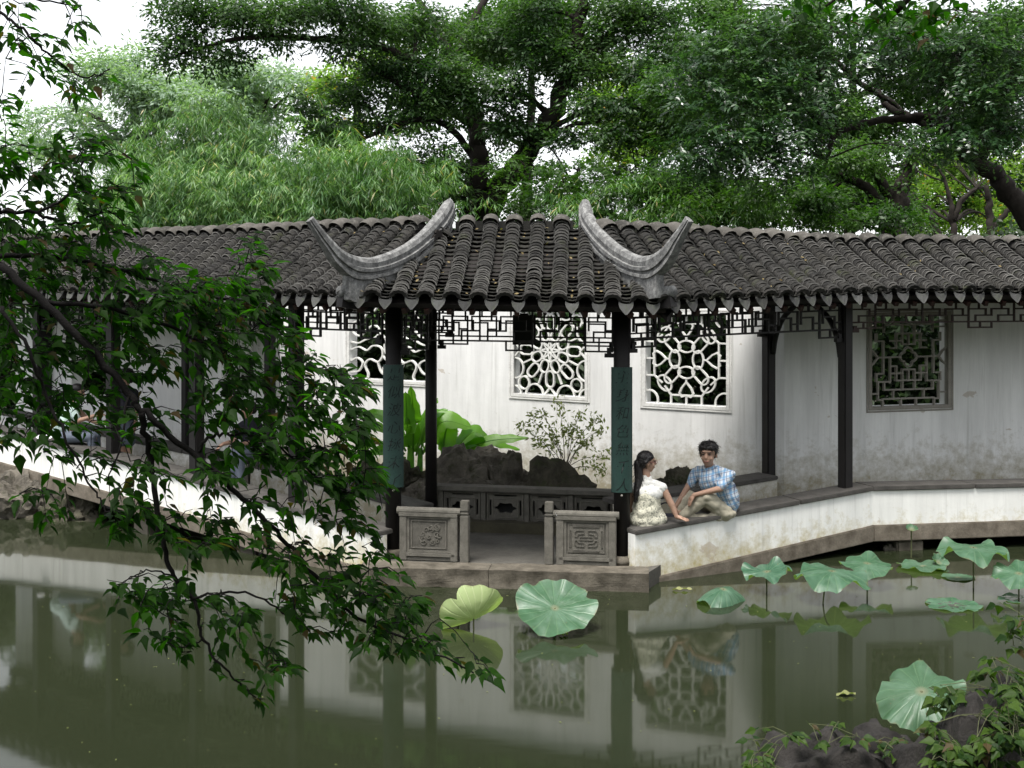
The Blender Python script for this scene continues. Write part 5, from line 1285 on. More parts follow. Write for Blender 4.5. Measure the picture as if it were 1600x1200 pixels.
hr = [('e', R(0, -.018, .046), (.094, .108, .088), (0, 0, az)), ('e', R(0, -.055, .0), (.086, .07, .085), (0, 0, az)), ('c', R(-.05, .068, .066), .024, R(.05, .068, .070), .024), ('c', R(-.075, .0, .03), .022, R(-.075, .01, -.0), .012), ('c', R(.075, .0, .03), .022, R(.075, .01, -.0), .012)]
for i in range(14):
    t = i * 2.399; hr.append(('c', R(.05 * math.cos(t), -.02 + .055 * math.sin(t), .085), .030, R(.085 * math.cos(t), -.02 + .10 * math.sin(t), .080 - .03 * abs(math.cos(t))), .012))
strands(blob('hair', hr, 'hair', man, .006, 1, .006, 55), 700, .035, .0022, .25, 1)
blob('shirt', [('c', q(1112, 738, .02), .092, q(1122, 758, .02), .125), ('c', q(1122, 758, .02), .128, q(1131, 790, .03), .135), ('e', q(1136, 776, .03), (.135, .17, .22), (0, -.25, 0)), ('e', q(1138, 800, .0), (.07, .12, .05)), ('e', q(1108, 752, .0), (.12, .15, .13)), ('e', q(1104, 744, .06), (.09, .11, .10)), ('c', q(1113, 735, .02), .07, lsh, .068), ('c', q(1113, 735, .02), .07, rsh, .064), ('c', lsh, .07, q(1122, 755, -.19), .066), ('c', rsh, .064, q(1083, 757, .12), .058),
    ('e', q(1126, 764, -.10), (.09, .05, .10), (0, .3, 0))], 'plaid', man, .009, 4, .010, 11)
blob('collar', [('c', q(1104, 737, -.055), .014, q(1117, 727, -.045), .016), ('c', q(1117, 727, -.045), .016, q(1123, 730, .03), .016), ('c', q(1104, 737, -.055), .014, q(1097, 729, -.01), .014), ('c', q(1106, 741, -.06), .012, q(1119, 737, -.07), .012)], 'plaid', man, .006, 2)
lk, rk_ = q(1098, 773, -.16), q(1078, 778, .12)
blob('trousers', [('c', q(1131, 799, -.06), .105, lk, .078), ('c', lk, .077, q(1066, 802, -.10), .060), ('c', q(1130, 798, .08), .10, rk_, .075), ('c', rk_, .072, q(1060, 800, .04), .055), ('e', q(1131, 800, .0), (.13, .17, .085)), ('c', q(1120, 806, -.10), .055, q(1080, 808, -.12), .05)], 'khaki', man, .009, 3, .011, 10)
blob('shoe', [('c', q(1056, 809, .01), .038, q(1045, 812, .01), .030)], 'shoe', man, .007, 2); blob('shoe', [('c', q(1056, 810, .05), .036, q(1044, 815, .03), .030)], 'shoe', man, .007, 2)

# woman seated with her back to the pond, face in profile
WD = 12.74; wo_ = P(1012, 829, WD)
wm = empty('person', tuple(wo_), label='woman with long dark hair in white lace top sitting with her back to the pond', cat='person')
q = lambda x, y, d=0: Vector(((x - 1012) / F * WD, d, (829 - y) / F * WD))
hd, R, az = head_shapes(q(1011, 722, .03), (.96, .22, -.04), 1.0)
sh_r, sh_l = q(1036, 763, 0), q(990, 763, .03); el = q(1049, 788, -.03); wr_ = q(1056, 806, -.05)
shp = hd + [('c', q(1009, 736, .02), .045, q(1012, 754, .02), .052), ('c', q(1013, 765, .02), .085, q(1012, 810, .02), .10), ('c', sh_r, .042, el, .036), ('c', el, .034, wr_, .023), ('c', sh_l, .042, q(984, 795, .12), .036), ('c', q(984, 795, .12), .034, q(992, 812, .30), .023), ('c', q(1012, 812, .35), .07, q(1014, 812, .5), .06), ('c', q(1000, 812, .5), .055, q(1000, 860, .55), .04)]
shp += hand(wr_, (.85, -.22, -.22), (.2, -.15, .95), 1.0, .35, .10, -1)
blob('body', shp, 'skin', wm, .0055, 3)
face_parts(wm, R, az, 1.0)
mb = MB()
for s_ in (-1, 1): mb.tube([R(s_ * .031 + .026 * math.cos(t), .100, .004 + .019 * math.sin(t)) for t in np.linspace(0, 2 * math.pi, 17)], .0022, 5)
mb.tube([R(-.058, .098, .006), R(-.076, .05, .004), R(-.078, .0, .002)], .0022, 5); mb.tube([R(.058, .098, .006), R(.076, .05, .004), R(.078, .0, .002)], .0022, 5); mb.tube([R(-.007, .102, .006), R(.007, .102, .006)], .002, 5)
mb.build('glasses', MAT['red_cloth'], wm)
blob('hair', [('e', R(0, -.02, .045), (.081, .095, .078), (0, 0, az)), ('e', R(0, -.06, .0), (.072, .06, .08), (0, 0, az)), ('c', R(.0, -.10, -.02), .048, q(998, 748, -.01), .046), ('c', q(998, 748, -.01), .046, q(994, 768, -.05), .034), ('c', q(994, 768, -.05), .034, q(992, 782, -.06), .014), ('c', R(-.07, .02, .06), .018, R(-.075, -.04, .0), .02), ('c', R(.07, .02, .06), .018, R(.075, -.04, .0), .02)], 'hair', wm, .006, 3, .003, 45)
strands([o for o in wm.children if o.name.startswith('hair')][0], 600, .05, .0016, 1.2, 2)
blob('lace_top', [('c', q(1012, 757, .02), .075, q(1013, 783, .02), .112), ('c', q(1012, 756, .02), .07, q(1035, 762, .0), .058), ('c', q(1012, 756, .02), .07, q(991, 762, .02), .058), ('e', q(1014, 770, .01), (.165, .115, .10)), ('c', q(1010, 745, .02), .05, q(1012, 756, .02), .07)], 'lace', wm, .008, 3, .006, 16)
blob('dress', [('c', q(1012, 775, .02), .135, q(1011, 800, .03), .165), ('c', q(1011, 795, .03), .160, q(1012, 812, .04), .185), ('e', q(1013, 812, .05), (.215, .19, .12)), ('e', q(1018, 824, .04), (.20, .17, .04)), ('c', q(1000, 815, .15), .09, q(1002, 815, .45), .08), ('c', q(1020, 815, .15), .09, q(1022, 815, .45), .08), ('c', q(1012, 820, .45), .09, q(1012, 850, .5), .08)], 'dress_print', wm, .009, 3, .009, 12)
# black handbag beside the woman
hb = P(1041, 806, 13.05)
bag = empty('handbag', tuple(hb), label='small black handbag on the bench between the woman and the man', cat='bag')
blob('bag_body', [('c', (-.06, 0, .0), .045, (.07, .02, -.02), .04), ('e', (0, 0, -.03), (.11, .05, .055))], 'dark_cloth', bag, .008, 3, .006, 20)
mb = MB(); mb.tube(smoothpath([(-.08, 0, .02), (-.07, .02, .11), (0, .03, .14), (.06, .02, .10), (.08, .01, .0)], 5), .008, 6); mb.build('strap', MAT['dark_cloth'], bag)

# people half hidden behind the foreground branch, on the left walkway
def left_person(px, base_y, D, label, kind):
    o = P(px, base_y, D); e = empty('person', tuple(o), label=label, cat='person'); s = D / F
    q = lambda x, y, d=0: Vector(((x - px) * s, d, (base_y - y) * s))
    return e, q
e, q = left_person(105, 686, 16.4, 'seated person in a pale mint shirt on the parapet behind the branch', 'sit')
hd, R, az = head_shapes(q(121, 613, .02), (.95, -.1, -.1), .98)
blob('body', hd + [('c', q(117, 624, .02), .045, q(112, 632, .02), .05), ('c', q(112, 640, .02), .09, q(103, 680, .02), .10), ('c', q(118, 638, -.10), .045, q(128, 656, -.14), .038), ('c', q(128, 656, -.14), .036, q(160, 646, -.12), .024), ('c', q(112, 638, .14), .045, q(128, 655, .16), .038), ('c', q(128, 655, .16), .036, q(150, 664, .12), .024), ('c', q(110, 682, .0), .07, q(145, 685, .0), .055), ('c', q(145, 685, 0), .05, q(146, 725, 0), .035)] + hand(q(160, 646, -.12), (.9, 0, -.1), (0, 0, 1), .9, .1, .3, 1), 'skin', e, .008, 3)
face_parts(e, R, az, .98)
blob('hair', [('e', R(0, -.02, .05), (.082, .095, .075), (0, 0, az)), ('e', R(0, -.06, .0), (.074, .06, .07), (0, 0, az))], 'hair', e, .008, 2)
blob('shirt', [('c', q(113, 637, .02), .105, q(98, 672, .02), .135), ('e', q(96, 668, .02), (.16, .15, .14)), ('c', q(114, 637, .02), .08, q(119, 640, -.12), .06), ('c', q(119, 640, -.12), .06, q(125, 651, -.14), .052), ('c', q(114, 637, .02), .08, q(112, 640, .15), .06)], 'mint', e, .010, 3, .009, 11)
blob('trousers', [('c', q(104, 682, -.08), .09, q(146, 682, -.08), .07), ('c', q(104, 682, .1), .09, q(146, 682, .1), .07), ('c', q(146, 682, -.08), .065, q(148, 722, -.06), .05), ('c', q(146, 682, .1), .065, q(148, 722, .1), .05)], 'denim', e, .011, 3)
e, q = left_person(196, 722, 16.7, 'standing person in dark clothes beside the seated one in mint shirt', 'stand')
hd, R, az = head_shapes(q(197, 588, .0), (-.9, -.4, -.1), .98)
blob('body', hd + [('c', q(197, 600, .0), .045, q(196, 608, .0), .05), ('c', q(196, 612, .0), .09, q(196, 660, .0), .10), ('c', q(186, 612, -.05), .045, q(181, 640, -.08), .036), ('c', q(181, 640, -.08), .034, q(172, 655, -.14), .024), ('c', q(208, 612, .05), .045, q(212, 640, .05), .036), ('c', q(212, 640, .05), .034, q(212, 664, -.02), .024), ('c', q(191, 665, 0), .07, q(192, 695, 0), .05), ('c', q(192, 695, 0), .048, q(192, 722, 0), .034), ('c', q(203, 665, 0), .07, q(202, 695, 0), .05), ('c', q(202, 695, 0), .048, q(202, 722, 0), .034)] + hand(q(172, 655, -.14), (-.5, -.2, -.8), (-.8, 0, .4), .9, .1, .3, 1) + hand(q(212, 664, -.02), (0, -.2, -1), (1, 0, 0), .9, .1, .3, 1), 'skin', e, .008, 3)
face_parts(e, R, az, .98)
blob('hair', [('e', R(0, -.02, .05), (.082, .095, .075), (0, 0, az)), ('e', R(0, -.06, -.02), (.076, .06, .09), (0, 0, az))], 'hair', e, .008, 2)
blob('shirt', [('c', q(196, 612, .0), .11, q(196, 655, .0), .13), ('c', q(196, 611, 0), .09, q(186, 614, -.05), .062), ('c', q(186, 614, -.05), .062, q(183, 628, -.07), .055), ('c', q(196, 611, 0), .09, q(208, 614, .05), .062), ('c', q(208, 614, .05), .062, q(211, 628, .05), .055)], 'dark_cloth', e, .010, 3, .008, 11)
blob('shorts', [('c', q(196, 655, .0), .125, q(191, 690, 0), .085), ('c', q(196, 655, .0), .125, q(202, 690, 0), .085)], 'denim', e, .010, 3)
e, q = left_person(385, 705, 15.15, 'person in dark clothes sitting on the inner bench behind the leaves', 'sit')
hd, R, az = head_shapes(q(388, 640, .0), (-.75, -.6, -.1), .98)
blob('body', hd + [('c', q(389, 652, .0), .045, q(390, 660, .0), .05), ('c', q(390, 665, .0), .09, q(392, 700, .0), .10), ('c', q(378, 664, -.05), .045, q(368, 688, -.14), .036), ('c', q(368, 688, -.14), .034, q(356, 690, -.26), .024), ('c', q(402, 664, .05), .045, q(400, 690, -.05), .036), ('c', q(400, 690, -.05), .034, q(376, 692, -.24), .024), ('c', q(386, 702, -.1), .07, q(372, 708, -.34), .055), ('c', q(372, 708, -.34), .05, q(372, 742, -.36), .036)] + hand(q(356, 690, -.26), (-.6, -.4, -.5), (0, 0, 1), .9, .1, .3, 1) + hand(q(376, 692, -.24), (-.6, -.4, -.5), (0, 0, 1), .9, .1, .3, 1), 'skin', e, .008, 3)
face_parts(e, R, az, .98)
blob('hair', [('e', R(0, -.02, .05), (.082, .095, .075), (0, 0, az)), ('e', R(0, -.06, .0), (.074, .06, .07), (0, 0, az))], 'hair', e, .008, 2)
blob('shirt', [('c', q(390, 664, .0), .11, q(392, 698, .0), .135), ('c', q(390, 663, 0), .09, q(378, 666, -.05), .062), ('c', q(378, 666, -.05), .062, q(371, 680, -.1), .055), ('c', q(390, 663, 0), .09, q(402, 666, .05), .062), ('c', q(402, 666, .05), .062, q(401, 680, 0), .055)], 'dark_cloth', e, .010, 3, .008, 11)
blob('trousers', [('c', q(388, 700, -.05), .1, q(370, 706, -.34), .075), ('c', q(398, 702, -.05), .1, q(384, 708, -.34), .075), ('c', q(370, 706, -.34), .07, q(372, 740, -.36), .05), ('c', q(384, 708, -.34), .07, q(386, 742, -.36), .05)], 'denim', e, .011, 3)

if _tmp: bpy.data.scenes.remove(_tmp.pop())
# ------------------------------------------------------------------ trees
simple('bark', (0.022, 0.018, 0.015), .9, .45, 12, .6, .2)
simple('bark_near', (0.006, 0.005, 0.005), .9, .4, 30, .5, .2)
simple('bark_grey', (0.075, 0.062, 0.052), .9, .4, 12, .6, .2)
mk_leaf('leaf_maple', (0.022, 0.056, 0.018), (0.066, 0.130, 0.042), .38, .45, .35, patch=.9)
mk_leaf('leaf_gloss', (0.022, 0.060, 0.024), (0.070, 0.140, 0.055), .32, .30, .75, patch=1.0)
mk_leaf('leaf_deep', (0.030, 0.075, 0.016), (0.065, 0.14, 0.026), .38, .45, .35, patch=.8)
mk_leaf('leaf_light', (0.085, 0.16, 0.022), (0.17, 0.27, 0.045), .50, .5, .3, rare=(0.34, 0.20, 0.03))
mk_leaf('leaf_hazed', (0.17, 0.25, 0.18), (0.28, 0.36, 0.28), .35, .5, .3)  # pale leaf colour stands in for distance haze
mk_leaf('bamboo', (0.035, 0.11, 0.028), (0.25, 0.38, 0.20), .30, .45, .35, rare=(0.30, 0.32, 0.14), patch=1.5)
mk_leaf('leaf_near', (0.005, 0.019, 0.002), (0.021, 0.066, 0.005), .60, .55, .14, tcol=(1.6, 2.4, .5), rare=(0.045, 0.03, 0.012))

def tree(name, label, trunks, clumps, leaf_mat, L, W, per, seed, D0, bark='bark', cat='tree', group=None, flat=.45, droop=.25, up=1.0, limbs=True, pinnate=False):
    """trunks: [[(x, y, D, r)...]] in photo pixels; clumps: [(x, y, D, rx, ry(px), density)] leaf masses"""
    rn = np.random.default_rng(seed); base = P(trunks[0][0][0], trunks[0][0][1], trunks[0][0][2])
    root = empty(name, (base.x, base.y, base.z), label=label, cat=cat, group=group); O = np.array(base)
    mb = MB(); skel = []
    for t in trunks:
        pts = smoothpath([tuple(P(x, y, D)) + (r,) for x, y, D, r in t], 6)
        pts = [np.concatenate([p[:3] + rn.normal(0, .25, 3) * p[3], p[3:]]) for p in pts]
        mb.tube([p[:3] - O for p in pts], [max(.008, p[3]) for p in pts], 10)
        skel += [(p[:3], p[3]) for p in pts[2:]]
    SK = np.array([s[0] for s in skel]); SR = np.array([s[1] for s in skel])
    C, Nn, Dr, LL, WW = [], [], [], [], []
    for (x, y, D, rx, ry, dens) in clumps:
        k = D / F; ax, az_ = rx * k, ry * k; ay = min(ax, 1.8)
        c = np.array(P(x, y, D))
        ns = max(6, int(dens * per * ax * az_ * 4 * DENS))
        # sprays spread over the clump's volume, thinner in the middle
        d = unit(rn.normal(0, 1, (ns, 3))); rad = rn.random(ns) ** .45
        sc_ = c + d * rad[:, None] * np.array([ax, ay, az_])
        if limbs:
            j = np.argmin(np.linalg.norm(SK - c, axis=1) + np.maximum(0, SK[:, 2] - c[2]) * .6); a = SK[j]; mid_ = (a + c) / 2 + np.array([0, 0, .12 * np.linalg.norm(c - a)])
            r0 = min(SR[j] * .6, .06 + .02 * ax); pts = smoothpath([a, mid_, c], 6); mb.tube([p - O for p in pts], [r0 * (1 - .75 * i / 12) for i in range(13)], 6)
            for s in sc_[rn.permutation(ns)[:min(14, max(3, ns // 7))]]:
                q = pts[int(rn.integers(6, 13))]; m2 = (q + s) / 2 + rn.normal(0, .08, 3); mb.tube([p - O for p in smoothpath([q, m2, s], 3)], [r0 * .25, r0 * .22, r0 * .2, r0 * .16, r0 * .12, r0 * .09, r0 * .06], 4, cap=False)
        nl = rn.integers(14, 26, ns); idx = np.repeat(np.arange(ns), nl); n = len(idx)
        sn = unit(rn.normal(0, flat, (ns, 3)) + np.array([0, 0, 1]) + d * .35)
        out = unit(d * np.array([1, 1, .3]) + rn.normal(0, .5, (ns, 3)))
        if pinnate:
            t = rn.uniform(0, 1, n); sgn = rn.choice([-1, 1], n); o2 = out[idx]; s2 = unit(np.cross(sn[idx], o2))
            p = sc_[idx] + o2 * (t * L * 4.5)[:, None] - np.array([0, 0, 1]) * (t * t * L * 1.3)[:, None] + s2 * (sgn * .012)[:, None]; dr = o2 * .5 + s2 * sgn[:, None] + rn.normal(0, .15, (n, 3)); nn = unit(sn[idx] + rn.normal(0, .18, (n, 3)))
        else:
            rr2 = L * 2.6 * np.sqrt(rn.random(n)); th = rn.uniform(0, 2 * np.pi, n); e1 = out[idx]; e2 = unit(np.cross(sn[idx], e1))
            off = e1 * (np.cos(th) * rr2)[:, None] + e2 * (np.sin(th) * rr2)[:, None]
            p = sc_[idx] + off + rn.normal(0, L * .25, (n, 3)); dr = off + e1 * L + rn.normal(0, L * .5, (n, 3)) - np.array([0, 0, droop * L * 2]); nn = unit(sn[idx] * up + rn.normal(0, .42, (n, 3)))
        C.append(p); Nn.append(nn); Dr.append(dr); LL.append(rn.uniform(.7, 1.25, n) * L); WW.append(rn.uniform(.7, 1.25, n) * W)
    mb.build('trunk', MAT[bark], root)
    C = np.concatenate(C) - O; v, f = leaf_quads(C, np.concatenate(Nn), unit(np.concatenate(Dr)), np.concatenate(LL), np.concatenate(WW))
    raw_mesh('crown', v, f, 4, MAT[leaf_mat], root); TRI.append((name, len(C) * 2)); return root
DENS, TRI = 15.0, []
def scatter(boxes, n, rx, ry, seed, dens=1.0, Dj=1.5):
    """clumps scattered over photo-pixel polygons given as boxes (x0, y0, x1, y1, D)"""
    rg = random.Random(seed); out = []
    for (x0, y0, x1, y1, D) in boxes:
        k = max(1, int(round(n * (x1 - x0) * (y1 - y0) / 1e5)))
        for i in range(k): out.append((rg.uniform(x0, x1), rg.uniform(y0, y1), D + rg.uniform(-Dj, Dj), rx * rg.uniform(.7, 1.25), ry * rg.uniform(.7, 1.25), dens * rg.uniform(.7, 1.2)))
    return out

# T1: the large forked tree behind the pavilion
tree('large_tree', 'large dark tree with forked trunk rising behind the pavilion roof', [
    [(742, 470, 24, .30), (744, 360, 24, .26), (746, 300, 24, .24), (746, 250, 24, .20), (742, 190, 24, .16), (722, 120, 24.3, .12), (690, 60, 24.5, .09), (640, -20, 25, .06)],
    [(750, 400, 24, .26), (770, 320, 24, .24), (800, 272, 23.8, .22), (848, 200, 23.5, .19), (882, 140, 23.2, .16), (900, 80, 23, .13), (912, -20, 23, .10)],
    [(745, 260, 24, .12), (735, 190, 24, .10), (715, 90, 24.5, .09), (768, -20, 25, .07)],
    [(725, 130, 24, .09), (660, 100, 23, .08), (590, 72, 22.5, .07), (520, 62, 22, .06), (440, 58, 21.5, .05), (365, 62, 21, .04), (280, 85, 21, .02)],
    [(742, 200, 24, .10), (690, 160, 23.5, .08), (640, 140, 23, .07), (560, 90, 23, .05)],
    [(745, 250, 24, .08), (690, 190, 23.5, .06), (620, 195, 23, .05), (545, 228, 22.5, .03)],
    [(870, 165, 23.3, .10), (920, 90, 23, .08), (965, 40, 23, .06), (1010, -10, 23, .04)], [(830, 225, 23.6, .07), (900, 180, 23, .05), (970, 155, 22.5, .04), (1040, 160, 22, .02)], [(815, 250, 23.6, .06), (880, 200, 23, .05), (940, 190, 22.5, .03)]],
    [(x, y, D, rx, ry, d) for x, y, D, rx, ry, d in
     [(300, 15, 21, 70, 28, 1.0), (380, 22, 21, 75, 30, 1.1), (290, 62, 21, 55, 26, .9), (350, 85, 21, 48, 20, .8), (455, 20, 21.5, 65, 28, 1.1), (268, 95, 21, 35, 16, .7), (430, 60, 21.5, 50, 16, .8), (320, 110, 21, 30, 12, .6),
      (530, 15, 22, 70, 30, 1.1), (540, 70, 22, 55, 24, .8), (590, 40, 22.5, 55, 30, 1.1), (610, 110, 23, 60, 30, .9), (560, 150, 23, 55, 28, .9), (650, 40, 23.5, 55, 38, 1.1), (690, 110, 23, 55, 40, 1.0),
      (520, 205, 22.5, 55, 26, .9), (590, 200, 23, 50, 22, .7), (660, 160, 23, 48, 26, .9), (480, 170, 22.5, 40, 24, .8), (640, 260, 23.5, 40, 24, .6), (690, 270, 23, 45, 28, .9),
      (770, 60, 24, 60, 40, 1.1), (730, 150, 23, 45, 35, 1.0), (790, 140, 23, 48, 36, 1.1), (800, 200, 23, 45, 28, .9), (775, 205, 24.6, 40, 26, .8), (735, 265, 24.8, 50, 26, .8), (705, 305, 23.4, 45, 20, .9), (850, 270, 24.4, 40, 18, .7), (680, 230, 23, 40, 20, .6),
      (840, 80, 23, 50, 40, 1.1), (840, 20, 23, 60, 30, 1.1), (900, 110, 22.8, 50, 35, 1.0), (950, 60, 23, 60, 35, 1.1), (960, 10, 23, 65, 30, 1.1), (1020, 30, 23, 60, 32, 1.1), (1060, 80, 22.5, 55, 35, 1.1), (1000, 110, 22.5, 60, 28, 1.0), (930, 165, 22.5, 55, 24, .9), (1000, 170, 22.3, 60, 22, 1.0), (1060, 190, 22, 60, 26, 1.1), (1060, 140, 22, 50, 24, 1.0), (890, 215, 22.8, 40, 20, .8), (960, 215, 22.3, 60, 22, 1.0)]],
    'leaf_maple', .105, .045, 7.4, 11, 24, flat=.3)
# T2: glossy pinnate tree, right of the pavilion, near
tree('leaning_tree', 'leaning tree with glossy feathery leaves arching over the right walkway roof', [
    [(1700, 520, 18.5, .24), (1640, 400, 18.5, .20), (1590, 320, 18.5, .17), (1550, 268, 18.5, .14), (1500, 235, 18.5, .10), (1455, 185, 18.6, .075), (1400, 186, 18.6, .06), (1340, 195, 18.5, .055), (1305, 212, 18.4, .045), (1290, 250, 18.3, .03)],
    [(1455, 200, 18.5, .06), (1410, 175, 18.8, .05), (1380, 150, 18.8, .05), (1345, 130, 18.8, .045), (1300, 90, 18.8, .04)], [(1410, 180, 18.6, .06), (1385, 165, 18.8, .05), (1372, 140, 18.8, .04)],
    [(1480, 220, 18.5, .10), (1470, 140, 18.5, .08), (1450, 85, 18.3, .07), (1410, 40, 18, .05)], [(1530, 250, 18.5, .10), (1570, 160, 18, .08), (1590, 80, 18, .05)]],
    [(1080, 120, 18.2, 60, 36, 1.1), (1140, 95, 18, 70, 40, 1.1), (1210, 75, 18, 70, 38, 1.1), (1130, 160, 17.8, 75, 34, 1.2), (1200, 140, 17.8, 70, 36, 1.2), (1270, 110, 17.8, 60, 36, 1.0), (1150, 215, 17.6, 80, 30, 1.3), (1230, 205, 17.6, 70, 32, 1.3), (1090, 245, 17.8, 70, 30, 1.2), (1170, 260, 17.6, 75, 26, 1.1), (1250, 255, 17.6, 45, 26, .9), (1280, 170, 17.8, 50, 30, .9), (1330, 90, 17.8, 55, 36, .9), (1300, 40, 18, 60, 30, 1.0), (1230, 25, 18, 60, 28, 1.0), (1150, 45, 18, 60, 28, 1.0), (1390, 70, 17.8, 50, 32, .9),
     (1450, 60, 17.6, 55, 40, 1.1), (1510, 90, 17.4, 60, 45, 1.2), (1570, 60, 17.4, 60, 50, 1.3), (1530, 160, 17.3, 60, 34, 1.2), (1470, 130, 17.6, 50, 28, 1.0), (1580, 140, 17.2, 50, 40, 1.2), (1480, 215, 17.3, 60, 28, 1.2), (1530, 225, 17.2, 55, 24, 1.1), (1590, 215, 17.2, 45, 26, 1.0), (1440, 235, 17.4, 40, 20, .9), (1400, 120, 18, 40, 22, .7)],
    'leaf_gloss', .085, .034, 8.6, 21, 18, flat=.35, pinnate=True)
# T3: dark bushy trees between
tree('dark_tree', 'dark leafy tree low behind the right walkway roof', [
    [(1385, 470, 22, .30), (1390, 380, 22, .25), (1402, 320, 22, .18), (1418, 275, 22, .13), (1430, 240, 22, .08)], [(1395, 350, 22, .14), (1360, 300, 22, .10), (1320, 275, 22, .07), (1290, 265, 22, .04)], [(1400, 330, 22, .12), (1370, 270, 22, .09), (1340, 250, 22, .06)],
    [(1115, 460, 22, .10), (1118, 380, 22, .07), (1124, 335, 22, .05), (1132, 300, 22, .03)], [(1100, 460, 23, .08), (1098, 370, 23, .06), (1092, 320, 23, .03)]],
    scatter([(1000, 280, 1300, 345, 21)], 70, 52, 24, 31, 1.1) + scatter([(1280, 230, 1440, 345, 22)], 60, 40, 20, 32, .75) + scatter([(1000, 120, 1300, 270, 22)], 25, 50, 28, 33, .8) + [(1400, 340, 20.5, 60, 16, 1.0), (1340, 345, 20.5, 50, 14, 1.0)],
    'leaf_deep', .10, .042, 7.2, 33, 22)
tree('feathery_tree', 'deep green feathery tree just right of the pavilion ridge', [
    [(960, 470, 23.5, .12), (955, 380, 23.5, .10), (930, 330, 23.5, .08), (900, 300, 23.5, .05)], [(955, 390, 23.5, .07), (985, 330, 23.5, .05), (1000, 300, 23.5, .03)], [(950, 380, 23.5, .06), (975, 345, 23.5, .04), (1020, 320, 23.5, .03)]],
    scatter([(810, 250, 1060, 330, 22.5)], 60, 50, 17, 41, 1.0) + scatter([(830, 200, 1060, 250, 23)], 40, 50, 16, 42, .8) + [(850, 300, 21.5, 45, 18, 1.1), (900, 330, 21, 50, 14, 1.1), (960, 340, 21, 45, 12, 1.0)],
    'leaf_deep', .09, .034, 8.5, 43, 23.5, pinnate=True)
# sunlit background trees
tree('background_tree', 'bright yellow green tree far behind the forked tree, right side', [[(1020, 470, 38, .2), (1020, 250, 38, .16), (1015, 130, 38, .08)]], scatter([(930, 60, 1080, 250, 38)], 60, 45, 26, 51, .7) , 'leaf_light', .17, .08, 2.6, 51, 38, group='trees far behind the walkway')
tree('background_tree', 'bright green tree far behind the bamboo, beside the forked trunk', [[(560, 470, 34, .2), (560, 250, 34, .16), (555, 130, 34, .08)], [(630, 470, 33, .14), (625, 300, 33, .1), (640, 230, 33, .05)]], scatter([(490, 80, 620, 300, 33)], 50, 42, 26, 52, .75) + scatter([(600, 240, 730, 345, 32)], 45, 36, 20, 57, .6), 'leaf_light', .15, .07, 3.0, 52, 34, group='trees far behind the walkway')
tree('background_tree', 'pair of slim trunks in bright green foliage at the far right', [
    [(1488, 470, 30, .10), (1490, 370, 30, .085), (1488, 330, 30, .07), (1478, 290, 30, .045), (1468, 262, 30, .04)], [(1489, 345, 30, .08), (1505, 310, 30, .06), (1525, 295, 30, .03)], [(1545, 470, 29, .13), (1546, 370, 29, .11), (1547, 320, 29, .085), (1541, 290, 29, .05)], [(1547, 365, 29, .09), (1570, 335, 29, .07), (1592, 318, 29, .04)], [(1470, 400, 28, .11), (1460, 350, 28, .09), (1440, 320, 28, .07), (1425, 305, 28, .05)]],
    scatter([(1420, 240, 1620, 370, 33)], 70, 40, 20, 53, .65) + scatter([(1250, 260, 1440, 370, 38)], 40, 44, 24, 58, .6), 'leaf_light', .13, .06, 3.4, 53, 30, bark='bark', group='trees far behind the walkway')
tree('background_tree', 'light green tree mass behind the leaning tree at upper right', [[(1330, 470, 36, .2), (1330, 250, 36, .16), (1335, 60, 36, .08)]], scatter([(1080, 0, 1620, 330, 36)], 30, 60, 36, 54, .8), 'leaf_deep', .16, .075, 2.8, 54, 36, group='trees far behind the walkway')
tree('background_tree', 'dark green tree high behind the forked tree', [[(820, 470, 33, .2), (825, 300, 33, .16), (830, 100, 33, .08)]], scatter([(620, 0, 980, 190, 33)], 30, 55, 30, 55, .8), 'leaf_deep', .15, .07, 3.0, 55, 33, group='trees far behind the walkway')
# far trees at left, haze put into their leaf colour
tree('hazed_tree', 'tall pale grey green tree far off at the left', [[(215, 480, 48, .35), (218, 330, 48, .30), (216, 230, 48, .22), (206, 150, 48, .12)], [(217, 260, 48, .14), (260, 190, 48, .1), (290, 150, 48, .06)], [(217, 250, 48, .12), (160, 190, 48, .1), (120, 170, 48, .05)]],
     scatter([(130, 100, 330, 300, 47)], 46, 46, 24, 61, 1.0) + scatter([(20, 150, 150, 320, 48)], 40, 36, 18, 62, .6) + [(170, 95, 47, 40, 14, .7), (220, 88, 47, 40, 12, .7), (110, 175, 47, 40, 16, .7)], 'leaf_hazed', .24, .085, 1.75, 61, 48)
tree('hazed_tree', 'rounded pale green tree far off behind the bamboo', [[(400, 480, 46, .3), (400, 330, 46, .26), (402, 200, 46, .14)]], scatter([(320, 130, 500, 300, 45)], 46, 46, 26, 63, 1.1) + [(385, 112, 45, 50, 18, .9), (440, 122, 45, 50, 18, .9), (350, 120, 45, 45, 16, .9)], 'leaf_hazed', .24, .085, 1.75, 62, 46)

